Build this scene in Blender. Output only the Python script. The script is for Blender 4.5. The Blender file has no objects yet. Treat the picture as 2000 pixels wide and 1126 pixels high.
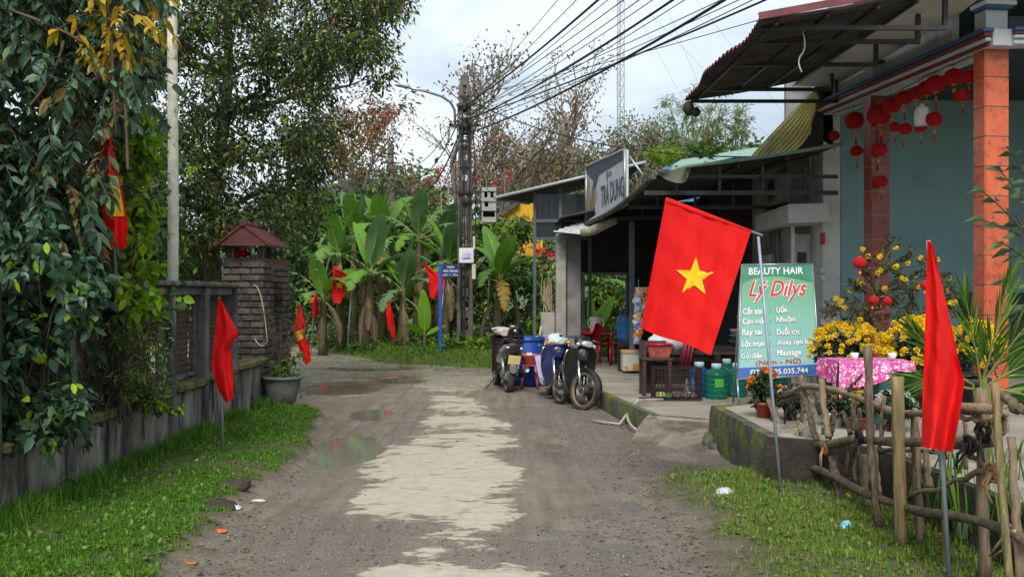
import bpy, bmesh, math, random
import numpy as np
from mathutils import Vector, Matrix
random.seed(7)
RNG = np.random.default_rng(11)
PI = math.pi
SC = bpy.context.scene
COL = SC.collection
R = math.radians

# ---------------------------------------------------------------- camera, sky, sun, exposure
F, H, HZ = 1900.0, 1.6, 575.0          # focal length in photo pixels, eye height, horizon row
cam = bpy.data.cameras.new('camera'); camo = bpy.data.objects.new('camera', cam); COL.objects.link(camo)
camo.location = (0, 0, H); camo.rotation_euler = (R(90), 0, 0)
cam.sensor_width = 36.0; cam.lens = 36.0 * F / 2000.0; cam.shift_y = (HZ - 563) / 2000.0
cam.clip_start = 0.05; cam.clip_end = 5000
SC.camera = camo
SUN_EL, SUN_AZ = R(46), R(186)          # azimuth measured clockwise from +Y
world = bpy.data.worlds.new('World'); SC.world = world; world.use_nodes = True
wn, wl = world.node_tree.nodes, world.node_tree.links
wn.clear()
w_out = wn.new('ShaderNodeOutputWorld'); w_bg = wn.new('ShaderNodeBackground')
w_sky = wn.new('ShaderNodeTexSky'); w_sky.sky_type = 'NISHITA'; w_sky.sun_disc = False
w_sky.sun_elevation = SUN_EL; w_sky.sun_rotation = SUN_AZ; w_sky.air_density = 1.0; w_sky.dust_density = 2.0
w_tc = wn.new('ShaderNodeTexCoord'); w_map = wn.new('ShaderNodeMapping')
w_map.inputs['Scale'].default_value = (1, 1, 2.6); w_map.inputs['Location'].default_value = (0.3, 0.1, 0.35)
w_no = wn.new('ShaderNodeTexNoise'); w_no.inputs['Scale'].default_value = 2.3
w_no.inputs['Detail'].default_value = 7; w_no.inputs['Roughness'].default_value = 0.5; w_no.inputs['Distortion'].default_value = 0.25
w_rc = wn.new('ShaderNodeValToRGB')      # cloud brightness: grey bellies to bright gaps
w_rc.color_ramp.elements[0].position = 0.38; w_rc.color_ramp.elements[0].color = (1.42, 1.68, 1.98, 1)
w_rc.color_ramp.elements[1].position = 0.58; w_rc.color_ramp.elements[1].color = (2.85, 3.1, 3.3, 1)
w_mx = wn.new('ShaderNodeMix'); w_mx.data_type = 'RGBA'; w_mx.inputs[0].default_value = 0.93
wl.new(w_tc.outputs['Generated'], w_map.inputs['Vector']); wl.new(w_map.outputs[0], w_no.inputs['Vector'])
wl.new(w_no.outputs[0], w_rc.inputs[0])
wl.new(w_sky.outputs[0], w_mx.inputs[6]); wl.new(w_rc.outputs[0], w_mx.inputs[7])
wl.new(w_mx.outputs[2], w_bg.inputs[0]); w_bg.inputs[1].default_value = 0.105
wl.new(w_bg.outputs[0], w_out.inputs[0])
sun = bpy.data.lights.new('sun', 'SUN'); suno = bpy.data.objects.new('sun', sun); COL.objects.link(suno)
sun.energy = 1.2; sun.angle = R(25); sun.color = (1.0, 0.965, 0.9)
suno.rotation_euler = (R(90) - SUN_EL, 0, -SUN_AZ + PI)
suno.location = (0, 0, 30)
SC.view_settings.view_transform = 'Standard'; SC.view_settings.look = 'None'
SC.view_settings.gamma = 1.0; SC.view_settings.exposure = 1.75; SC.view_settings.use_curve_mapping = False
SC.render.engine = 'CYCLES'
SC.cycles.max_bounces = 6; SC.cycles.diffuse_bounces = 3; SC.cycles.glossy_bounces = 3
SC.cycles.transmission_bounces = 4; SC.cycles.transparent_max_bounces = 6

# ---------------------------------------------------------------- measuring
def P(px, py, Y):                       # photo pixel + distance -> place in metres
    return Vector(((px - 1000) / F * Y, Y, H + (HZ - py) / F * Y))
def G(px, py, z=0.0):                   # photo pixel on a level of height z
    return P(px, py, F * (H - z) / (py - HZ))
def smooth(a, b, x):
    t = np.clip((x - a) / (b - a), 0, 1); return t * t * (3 - 2 * t)
def _hash(ix, iy, s):
    n = (ix * 374761393 + iy * 668265263 + s * 1442695041) & 0x7fffffff
    n = ((n ^ (n >> 13)) * 1274126177) & 0x7fffffff
    return ((n ^ (n >> 16)) & 0xffff) / 65535.0
def vnoise(x, y, s=0):
    x = np.asarray(x, float); y = np.asarray(y, float)
    ix = np.floor(x).astype(np.int64); iy = np.floor(y).astype(np.int64); fx = x - ix; fy = y - iy
    fx = fx * fx * (3 - 2 * fx); fy = fy * fy * (3 - 2 * fy)
    a, b, c, d = _hash(ix, iy, s), _hash(ix + 1, iy, s), _hash(ix, iy + 1, s), _hash(ix + 1, iy + 1, s)
    return (a * (1 - fx) + b * fx) * (1 - fy) + (c * (1 - fx) + d * fx) * fy
def fbm(x, y, s=0, o=4):
    t = 0; a = 0.5
    for k in range(o):
        t = t + a * vnoise(x * 2 ** k, y * 2 ** k, s + k * 17); a *= 0.5
    return t / (1 - 0.5 ** o)

# ---------------------------------------------------------------- materials
MATS = {}
def M(name, c1, c2=None, scale=6.0, rough=0.7, bump=0.25, bscale=60.0, metal=0.0, spec=0.4, island=0.0, objrnd=0.0,
      stretch=(1, 1, 1), c3=None, c3scale=2.0, c3lo=0.55, c3hi=0.7, coat=0.0, trans=0.0, detail=6, alpha=1.0):
    """one procedural surface: noise between c1 and c2, a second larger stain c3, fine bump"""
    if name in MATS: return MATS[name]
    m = bpy.data.materials.new(name); m.use_nodes = True
    n, l = m.node_tree.nodes, m.node_tree.links
    b = n['Principled BSDF']; out = n['Material Output']
    b.inputs['Roughness'].default_value = rough; b.inputs['Metallic'].default_value = metal
    b.inputs['Specular IOR Level'].default_value = spec
    if coat: b.inputs['Coat Weight'].default_value = coat; b.inputs['Coat Roughness'].default_value = 0.15
    tc = n.new('ShaderNodeTexCoord'); mp = n.new('ShaderNodeMapping'); mp.inputs['Scale'].default_value = stretch
    l.new(tc.outputs['Object'], mp.inputs['Vector'])
    vec = mp.outputs[0]
    if objrnd:
        oi = n.new('ShaderNodeObjectInfo'); ad = n.new('ShaderNodeVectorMath'); ad.operation = 'ADD'
        sc_ = n.new('ShaderNodeMath'); sc_.operation = 'MULTIPLY'; sc_.inputs[1].default_value = 37.0
        l.new(oi.outputs['Random'], sc_.inputs[0]); l.new(mp.outputs[0], ad.inputs[0]); l.new(sc_.outputs[0], ad.inputs[1])
        vec = ad.outputs[0]
    no = n.new('ShaderNodeTexNoise'); no.inputs['Scale'].default_value = scale; no.inputs['Detail'].default_value = detail
    no.inputs['Roughness'].default_value = 0.62
    l.new(vec, no.inputs['Vector'])
    c2 = c2 or tuple(x * 0.72 for x in c1)
    rp = n.new('ShaderNodeValToRGB'); rp.color_ramp.elements[0].position = 0.33; rp.color_ramp.elements[1].position = 0.68
    rp.color_ramp.elements[0].color = (*c2, 1); rp.color_ramp.elements[1].color = (*c1, 1)
    fac = no.outputs[0]
    if island:
        g = n.new('ShaderNodeNewGeometry'); mr = n.new('ShaderNodeMath'); mr.operation = 'MULTIPLY_ADD'
        mr.inputs[1].default_value = island; mr.inputs[2].default_value = 0.5 - island / 2
        l.new(g.outputs['Random Per Island'], mr.inputs[0])
        mm = n.new('ShaderNodeMath'); mm.operation = 'ADD'; ms = n.new('ShaderNodeMath'); ms.operation = 'SUBTRACT'; ms.inputs[1].default_value = 0.5
        l.new(mr.outputs[0], mm.inputs[0]); l.new(no.outputs[0], ms.inputs[0]); l.new(ms.outputs[0], mm.inputs[1]); fac = mm.outputs[0]
    if objrnd:
        mr = n.new('ShaderNodeMath'); mr.operation = 'MULTIPLY_ADD'; mr.inputs[1].default_value = objrnd; mr.inputs[2].default_value = -objrnd / 2
        l.new(oi.outputs['Random'], mr.inputs[0]); mm = n.new('ShaderNodeMath'); mm.operation = 'ADD'
        l.new(mr.outputs[0], mm.inputs[0]); l.new(fac, mm.inputs[1]); fac = mm.outputs[0]
    l.new(fac, rp.inputs[0]); colr = rp.outputs[0]
    if c3:
        n3 = n.new('ShaderNodeTexNoise'); n3.inputs['Scale'].default_value = c3scale; n3.inputs['Detail'].default_value = 8
        n3.inputs['Roughness'].default_value = 0.65; l.new(vec, n3.inputs['Vector'])
        r3 = n.new('ShaderNodeMapRange'); r3.inputs[1].default_value = c3lo; r3.inputs[2].default_value = c3hi; l.new(n3.outputs[0], r3.inputs[0])
        mx = n.new('ShaderNodeMix'); mx.data_type = 'RGBA'; l.new(r3.outputs[0], mx.inputs[0]); l.new(colr, mx.inputs[6])
        mx.inputs[7].default_value = (*c3, 1); colr = mx.outputs[2]
    l.new(colr, b.inputs['Base Color'])
    if bump:
        bn = n.new('ShaderNodeTexNoise'); bn.inputs['Scale'].default_value = bscale; bn.inputs['Detail'].default_value = 5
        l.new(vec, bn.inputs['Vector']); bp = n.new('ShaderNodeBump'); bp.inputs['Strength'].default_value = bump
        bp.inputs['Distance'].default_value = 0.02; l.new(bn.outputs[0], bp.inputs['Height']); l.new(bp.outputs[0], b.inputs['Normal'])
    if trans:
        tr = n.new('ShaderNodeBsdfTranslucent'); l.new(colr, tr.inputs[0]); ms = n.new('ShaderNodeMixShader'); ms.inputs[0].default_value = trans
        l.new(b.outputs[0], ms.inputs[1]); l.new(tr.outputs[0], ms.inputs[2]); l.new(ms.outputs[0], out.inputs[0])
    if alpha < 1: b.inputs['Alpha'].default_value = alpha
    MATS[name] = m; return m
def leafmat(name, stops, rough=0.5, trans=0.3, spec=0.4):
    """foliage: every leaf takes its own tint from the stops"""
    if name in MATS: return MATS[name]
    m = bpy.data.materials.new(name); m.use_nodes = True
    n, l = m.node_tree.nodes, m.node_tree.links; b = n['Principled BSDF']; out = n['Material Output']
    b.inputs['Roughness'].default_value = rough; b.inputs['Specular IOR Level'].default_value = spec
    g = n.new('ShaderNodeNewGeometry'); rp = n.new('ShaderNodeValToRGB'); cr = rp.color_ramp
    while len(cr.elements) < len(stops): cr.elements.new(0.5)
    for e, (p, c) in zip(cr.elements, stops): e.position = p; e.color = (*c, 1)
    l.new(g.outputs['Random Per Island'], rp.inputs[0]); l.new(rp.outputs[0], b.inputs['Base Color'])
    tr = n.new('ShaderNodeBsdfTranslucent'); l.new(rp.outputs[0], tr.inputs[0]); ms = n.new('ShaderNodeMixShader'); ms.inputs[0].default_value = trans
    l.new(b.outputs[0], ms.inputs[1]); l.new(tr.outputs[0], ms.inputs[2]); l.new(ms.outputs[0], out.inputs[0])
    MATS[name] = m; return m
def glassmat(name, col, rough=0.12, tw=0.8):
    if name in MATS: return MATS[name]
    m = bpy.data.materials.new(name); m.use_nodes = True; b = m.node_tree.nodes['Principled BSDF']
    b.inputs['Base Color'].default_value = (*col, 1); b.inputs['Roughness'].default_value = rough
    b.inputs['Transmission Weight'].default_value = tw; b.inputs['IOR'].default_value = 1.2
    MATS[name] = m; return m

# ---------------------------------------------------------------- mesh helpers
WO = {}                                  # world origin of each object (no rotations above it)
def npmesh(name, V, Fc, smooth_=False):
    V = np.asarray(V, np.float32).reshape(-1, 3); me = bpy.data.meshes.new(name)
    Fc = np.asarray(Fc, np.int32); k = Fc.shape[1]; nf = Fc.shape[0]
    me.vertices.add(len(V)); me.vertices.foreach_set('co', V.ravel())
    me.loops.add(nf * k); me.loops.foreach_set('vertex_index', Fc.ravel())
    me.polygons.add(nf); me.polygons.foreach_set('loop_start', np.arange(0, nf * k, k, dtype=np.int32))
    if smooth_: me.polygons.foreach_set('use_smooth', np.ones(nf, bool))
    me.update(calc_edges=True); return me
def link(name, me, mat, parent=None, origin=(0, 0, 0)):
    o = bpy.data.objects.new(name, me); COL.objects.link(o)
    if mat and not me.materials: me.materials.append(mat)
    if parent is not None: o.parent = parent
    else: o.location = origin
    WO[o] = Vector(origin); return o
def npobj(name, V, Fc, mat, parent=None, sm=False, local=False):
    V = np.asarray(V, np.float64).reshape(-1, 3)
    if local: og = Vector((0, 0, 0))
    elif parent is not None: og = WO[parent]
    else: og = Vector(((V[:, 0].min() + V[:, 0].max()) / 2, (V[:, 1].min() + V[:, 1].max()) / 2, V[:, 2].min()))
    return link(name, npmesh(name, V - np.array(og), Fc, sm), mat, parent, og)
class MB:
    def __init__(s): s.v = []; s.f = []; s.sm = []
    def add(s, V, Fc, sm=False):
        k = len(s.v); s.v += [tuple(p) for p in V]; s.f += [tuple(i + k for i in q) for q in Fc]; s.sm += [sm] * len(Fc); return s
    def box(s, c, d, rot=None, bev=0.0):
        x, y, z = d[0] / 2, d[1] / 2, d[2] / 2; m = rot or Matrix.Identity(3); c = Vector(c)
        if bev <= 0:
            V = [c + m @ Vector((sx * x, sy * y, sz * z)) for sx in (-1, 1) for sy in (-1, 1) for sz in (-1, 1)]
            return s.add(V, [(0, 1, 3, 2), (4, 6, 7, 5), (0, 4, 5, 1), (2, 3, 7, 6), (0, 2, 6, 4), (1, 5, 7, 3)])
        b = min(bev, x * .9, y * .9, z * .9); V = []
        for sx in (-1, 1):
            for sy in (-1, 1):
                for sz in (-1, 1):
                    V += [c + m @ Vector((sx * x, sy * (y - b), sz * (z - b))), c + m @ Vector((sx * (x - b), sy * y, sz * (z - b))), c + m @ Vector((sx * (x - b), sy * (y - b), sz * z))]
        i = lambda sx, sy, sz, k: ((sx > 0) * 4 + (sy > 0) * 2 + (sz > 0)) * 3 + k
        Fc = []
        for q in (-1, 1):
            Fc.append([i(q, a, b_, 0) for a, b_ in ((-1, -1), (1, -1), (1, 1), (-1, 1))][::q])
            Fc.append([i(a, q, b_, 1) for a, b_ in ((-1, -1), (1, -1), (1, 1), (-1, 1))][::-q])
            Fc.append([i(a, b_, q, 2) for a, b_ in ((-1, -1), (1, -1), (1, 1), (-1, 1))][::q])
        for a in (-1, 1):
            for b_ in (-1, 1):
                Fc.append((i(a, b_, -1, 0), i(a, b_, 1, 0), i(a, b_, 1, 1), i(a, b_, -1, 1)))
                Fc.append((i(a, -1, b_, 0), i(a, 1, b_, 0), i(a, 1, b_, 2), i(a, -1, b_, 2)))
                Fc.append((i(-1, a, b_, 1), i(1, a, b_, 1), i(1, a, b_, 2), i(-1, a, b_, 2)))
                for c_ in (-1, 1): Fc.append((i(a, b_, c_, 0), i(a, b_, c_, 1), i(a, b_, c_, 2)))
        return s.add(V, Fc)
    def tube(s, pts, rad, n=8, cap=True, sm=True, squash=1.0):
        pts = [Vector(p) for p in pts]; m = len(pts)
        if not hasattr(rad, '__len__'): rad = [rad] * m
        V = []; ref = None
        for i, p in enumerate(pts):
            t = (pts[min(i + 1, m - 1)] - pts[max(i - 1, 0)])
            t = t.normalized() if t.length > 1e-9 else Vector((0, 0, 1))
            if ref is None: ref = Vector((0, 0, 1)) if abs(t.z) < .9 else Vector((1, 0, 0))
            a = t.cross(ref)
            a = a.normalized() if a.length > 1e-6 else t.orthogonal().normalized()
            b = a.cross(t).normalized(); ref = b
            for k in range(n):
                an = 2 * PI * k / n; V.append(p + (a * math.cos(an) + b * math.sin(an) * squash) * rad[i])
        Fc = [(i * n + k, i * n + (k + 1) % n, (i + 1) * n + (k + 1) % n, (i + 1) * n + k) for i in range(m - 1) for k in range(n)]
        s.add(V, Fc, sm)
        if cap: s.f += [tuple(len(s.v) - m * n + k for k in range(n))[::-1], tuple(len(s.v) - n + k for k in range(n))]; s.sm += [False, False]
        return s
    def lathe(s, prof, n=20, c=(0, 0, 0), sm=True, axis=None, sx=1, sy=1):
        c = Vector(c); V = []; q = Vector((0, 0, 1)).rotation_difference(Vector(axis).normalized()).to_matrix() if axis else Matrix.Identity(3)
        for r, z in prof:
            for k in range(n):
                a = 2 * PI * k / n; V.append(c + q @ Vector((r * math.cos(a) * sx, r * math.sin(a) * sy, z)))
        Fc = [(i * n + k, i * n + (k + 1) % n, (i + 1) * n + (k + 1) % n, (i + 1) * n + k) for i in range(len(prof) - 1) for k in range(n)]
        return s.add(V, Fc, sm)
    def ball(s, c, r, n=10, m=6, sc=(1, 1, 1), rot=None):
        c = Vector(c); rot = rot or Matrix.Identity(3); V = []
        for i in range(m + 1):
            th = PI * i / m
            for k in range(n):
                a = 2 * PI * k / n; V.append(c + rot @ Vector((r * sc[0] * math.sin(th) * math.cos(a), r * sc[1] * math.sin(th) * math.sin(a), r * sc[2] * math.cos(th))))
        return s.add(V, [(i * n + k, (i + 1) * n + k, (i + 1) * n + (k + 1) % n, i * n + (k + 1) % n) for i in range(m) for k in range(n)], True)
    def quad(s, a, b, c, d): return s.add([a, b, c, d], [(0, 1, 2, 3)])
    def grid(s, fn, nu, nv, sm=True):
        V = [fn(i / nu, j / nv) for j in range(nv + 1) for i in range(nu + 1)]; w = nu + 1
        return s.add(V, [(j * w + i, j * w + i + 1, (j + 1) * w + i + 1, (j + 1) * w + i) for j in range(nv) for i in range(nu)], sm)
    def slab(s, pts, th):
        """closed plate: polygon pts moved by vector th"""
        pts = [Vector(p) for p in pts]; th = Vector(th); n = len(pts)
        return s.add(pts + [p + th for p in pts], [tuple(range(n))[::-1], tuple(range(n, 2 * n))] + [(i, (i + 1) % n, n + (i + 1) % n, n + i) for i in range(n)])
    def build(s, name, mat, parent=None, local=False, origin=None):
        V = [Vector(p) for p in s.v]
        if local: og = Vector((0, 0, 0))
        elif parent is not None: og = WO[parent]
        elif origin is not None: og = Vector(origin)
        else:
            xs = [p.x for p in V]; ys = [p.y for p in V]; og = Vector(((min(xs) + max(xs)) / 2, (min(ys) + max(ys)) / 2, min(p.z for p in V)))
        me = bpy.data.meshes.new(name); me.from_pydata([p - og for p in V], [], s.f)
        me.polygons.foreach_set('use_smooth', s.sm); me.update()
        return link(name, me, mat, parent, og)
def T(o, label, cat, group=None):
    o['label'] = label; o['category'] = cat
    if group: o['group'] = group
    return o
def thing(name, loc, label, cat, group=None, rz=0.0, rx=0.0, ry=0.0):
    o = bpy.data.objects.new(name, None); COL.objects.link(o); o.location = loc; o.rotation_euler = (rx, ry, rz)
    o.empty_display_size = 0.2; WO[o] = Vector(loc); return T(o, label, cat, group)
def struct(o): o['kind'] = 'structure'; return o
def stuff(o, label=None, cat=None):
    o['kind'] = 'stuff'
    if label: T(o, label, cat)
    return o
def inst(src, parent, name=None, loc=None, rot=None, mat=None):
    """another piece that shares the mesh of src"""
    o = bpy.data.objects.new(name or src.name.split('.')[0], src.data if hasattr(src, 'data') else src); COL.objects.link(o); o.parent = parent
    if loc is not None: o.location = Vector(loc) - (WO[parent] if parent is not None else Vector((0, 0, 0)))
    if rot is not None: o.rotation_euler = rot
    return o
def children(o): return [c for c in bpy.data.objects if c.parent == o]
def copy_tree(o, parent=None):
    c = o.copy(); COL.objects.link(c); c.parent = parent
    for ch in children(o): copy_tree(ch, c)
    WO[c] = Vector(c.location); return c
def bez(p0, p1, p2, n=8):
    p0, p1, p2 = Vector(p0), Vector(p1), Vector(p2)
    return [p0 * (1 - t) ** 2 + p1 * 2 * t * (1 - t) + p2 * t * t for t in [i / n for i in range(n + 1)]]
def ordinal(k): return ['first', 'second', 'third', 'fourth', 'fifth', 'sixth', 'seventh', 'eighth', 'ninth', 'tenth', 'eleventh', 'twelfth', 'thirteenth', 'fourteenth', 'fifteenth', 'sixteenth', 'seventeenth', 'eighteenth'][k]
def text2d(body, italic=0.0, bold=0.0, spacing=1.0):
    """outline of a line of lettering as flat triangles, height of capitals about 0.7"""
    cu = bpy.data.curves.new('lettering', 'FONT'); cu.body = body; cu.shear = italic; cu.offset = bold; cu.space_character = spacing; cu.resolution_u = 3
    o = bpy.data.objects.new('lettering', cu); COL.objects.link(o)
    me = o.to_mesh(); V = np.array([v.co[:] for v in me.vertices]).reshape(-1, 3); Fc = [tuple(p.vertices) for p in me.polygons]
    o.to_mesh_clear(); bpy.data.objects.remove(o); bpy.data.curves.remove(cu)
    return V, Fc

# shared materials
mGalv = M('galvanised_steel', (.42, .45, .47), (.27, .3, .32), rough=.4, metal=.7, bump=.05)
mDarkSteel = M('dark_painted_steel', (.035, .037, .04), (.02, .02, .022), rough=.5, bump=.08, c3=(.09, .05, .03), c3lo=.6, c3hi=.75, c3scale=7)
mConc = M('weathered_concrete', (.36, .34, .3), (.2, .19, .17), scale=3, rough=.9, bump=.4, c3=(.07, .07, .06), c3scale=1.7)
mConcDark = M('dark_stained_concrete', (.22, .21, .19), (.05, .048, .046), scale=3.5, rough=.9, bump=.5, bscale=45, c3=(.018, .018, .02), c3scale=4, stretch=(1, 1, .3), c3lo=.48, c3hi=.66)
mWood = M('grey_wood', (.21, .15, .1), (.09, .065, .045), scale=7, rough=.85, bump=.6, bscale=35, stretch=(1, 1, .18), objrnd=.35)
mBark = M('brown_bark', (.12, .09, .065), (.045, .035, .027), scale=9, rough=.9, bump=.7, bscale=30, stretch=(1, 1, .3))
mBlackRub = M('black_rubber', (.02, .02, .02), (.035, .033, .03), rough=.75, bump=.2)
mWhitePl = M('white_plastic', (.75, .75, .74), (.62, .62, .6), rough=.4, bump=0)
# ================================================================ GROUND, ROAD, VERGES
def yv(x): return np.interp(x, [-40, -12, -6, -2.8, -0.4, 3], [40, 33, 29, 22.6, 21.0, 21.0])
def lv(y): return np.interp(y, [3, 5.5, 7.9, 9.65, 11.9, 13.2, 13.9], [-1.8, -1.94, -2.16, -2.2, -2.32, -2.6, -3.5])
PUD = [(-1.72, 10.1, .32, .8, .08), (-2.9, 17.0, .75, 1.6, .05), (-2.6, 19.5, .8, 1.2, .045), (.35, 6.85, .14, .11, .075), (.68, 6.75, .17, .15, .075),
       (.66, 6.3, .13, .08, .07), (1.62, 9.55, .16, .3, .08), (-1.9, 13.2, .25, .5, .06), (.95, 7.5, .1, .2, .05), (.2, 6.4, .09, .07, .06), (-1.95, 18.4, .5, .5, .04), (-3.2, 21.5, .9, 1.0, .04)]
def fields(x, y):
    n1 = fbm(x * .9 + 3, y * .9, 1, 4); n2 = fbm(x * 5, y * 5, 5, 4); n3 = fbm(x * 16, y * 16, 9, 3)
    leftv = smooth(.12, -.1, x - lv(y) - (n1 - .5) * .5 - (n2 - .5) * .35) * smooth(14.1, 13.5, y)
    rb = 1.15 + (n1 - .5) * .5 + (n2 - .5) * .4
    rightv = smooth(-.12, .3, x - rb) * smooth(9.1, 8.2, y + (n2 - .5))
    # worn pale concrete left between the wheel tracks
    c0 = np.interp(y, [3, 5.6, 7.2, 9.4, 11.9, 16.4, 20], [-.5, -.32, -.62, -.66, -.58, -1.05, -1.9])
    hw = np.interp(y, [3, 5.6, 6.3, 7.1, 9.4, 11.9, 14, 16.4, 20], [.5, .52, .32, .66, .74, .55, .42, .5, .3])
    e = 1 - np.abs(x - c0) / hw
    st = .5 * fbm(x * 1.2, y * 1.6, 21, 4) + .5 * fbm(x * 2.6, y * 5.0, 27, 5)
    # cover is thin in some stretches, thick in others
    yy = np.interp(y, [5.3, 5.6, 5.8, 6.5, 6.9, 7.4, 8.1, 8.5, 9.2, 11.2, 12.3, 13.2, 14.5, 17, 19], [.3, .22, -.5, -.55, .1, .25, .02, .28, .36, .3, .1, -.12, -.08, -.2, -.4])
    fine = fbm(x * 6.0, y * 11.0, 31, 3); fin2 = fbm(x * 16.0, y * 26.0, 37, 2)
    pv = np.minimum(e, .4) * 1.1 + (st - .5) * 2.6 + yy * .85 - .28
    soft = np.clip(.47 + .5 * (pv + (fine - .5) * .8), 0, .74) * smooth(-.4, .1, e)
    soft = np.maximum(soft, smooth(13.3, 16.5, y) * np.clip(.36 + (n1 - .42) * 1.3 + (n2 - .5) * .5, 0, .8) * smooth(1.6, .9, x))
    pale = smooth(.4, .6, soft)
    wet = np.zeros_like(x); dip = np.zeros_like(x)
    for (a, b, ra, rb_, d) in PUD:
        q = np.exp(-(((x - a) / ra) ** 2 + ((y - b) / rb_) ** 2)); dip += q * d; wet = np.maximum(wet, q)
    # ruts
    t1 = np.exp(-((x - (.62 - .055 * (y - 7))) / .22) ** 2) * smooth(15, 9, y); t2 = np.exp(-((x + 1.75) / .3) ** 2) * smooth(16, 11, y)
    wet = np.maximum(wet, .85 * t1 * smooth(.4, .65, n1 + (n2 - .5) * .4) + .3 * t2 * n1)
    wet = np.maximum(wet, .4 * smooth(12.5, 17, y) * smooth(.38, .6, n1 + (n2 - .5) * .3) * smooth(1.2, -.6, x))
    grav = smooth(.43, .62, n1 * .5 + n2 * .5 + .16 * smooth(7.4, 6.2, y) + .1 * smooth(.2, 1.0, x)) * (1 - pale)
    grav = np.maximum(grav, .95 * smooth(.35, .6, n2 * .6 + n1 * .4 + .1) * smooth(5.6, 5.9, y) * smooth(7.4, 6.6, y) * smooth(1.1, .7, np.abs(x + .25)) * (1 - pale))
    rut = fbm(x * 13, y * .7, 51, 3) - .5
    h = rut * .035 * (1 - pale) * smooth(13, 9, y) + (n1 - .5) * .05 + (n2 - .5) * .03 * (1 - .85 * pale) + (n3 - .5) * .012 * (1 - pale) - dip * (.8 + .6 * n2) + .006 * pale
    h -= .02 * (t1 + .6 * t2) * (.5 + n2)
    h += leftv * (.045 + .05 * n1) + rightv * (.03 + .05 * n1 + .03 * n2)
    return h, leftv, rightv, soft, wet, grav
def ground_patch(xs, ys, keep):
    X, Y = np.meshgrid(xs, ys); h, l_, r_, pl, wt, gr = fields(X, Y)
    V = np.stack([X, Y, h], -1).reshape(-1, 3); nx = len(xs); ny = len(ys)
    idx = np.arange(nx * ny).reshape(ny, nx)
    Fc = np.stack([idx[:-1, :-1], idx[:-1, 1:], idx[1:, 1:], idx[1:, :-1]], -1).reshape(-1, 4)
    cx = V[Fc].mean(1); k = keep(cx[:, 0], cx[:, 1], l_.ravel()[Fc].mean(1), r_.ravel()[Fc].mean(1)); Fc = Fc[k]
    used = np.unique(Fc); rm = np.full(len(V), -1); rm[used] = np.arange(len(used))
    at = {'veg': np.maximum(l_, r_ * .9).ravel()[used], 'pale': pl.ravel()[used], 'wet': wt.ravel()[used], 'grav': gr.ravel()[used]}
    return V[used], rm[Fc], at
def merge(ps):
    V = []; Fc = []; at = {k: [] for k in ps[0][2]}; n = 0
    for v, f, a in ps:
        V.append(v); Fc.append(f + n); n += len(v)
        for k in a: at[k].append(a[k])
    return np.concatenate(V), np.concatenate(Fc), {k: np.concatenate(a) for k, a in at.items()}
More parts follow.
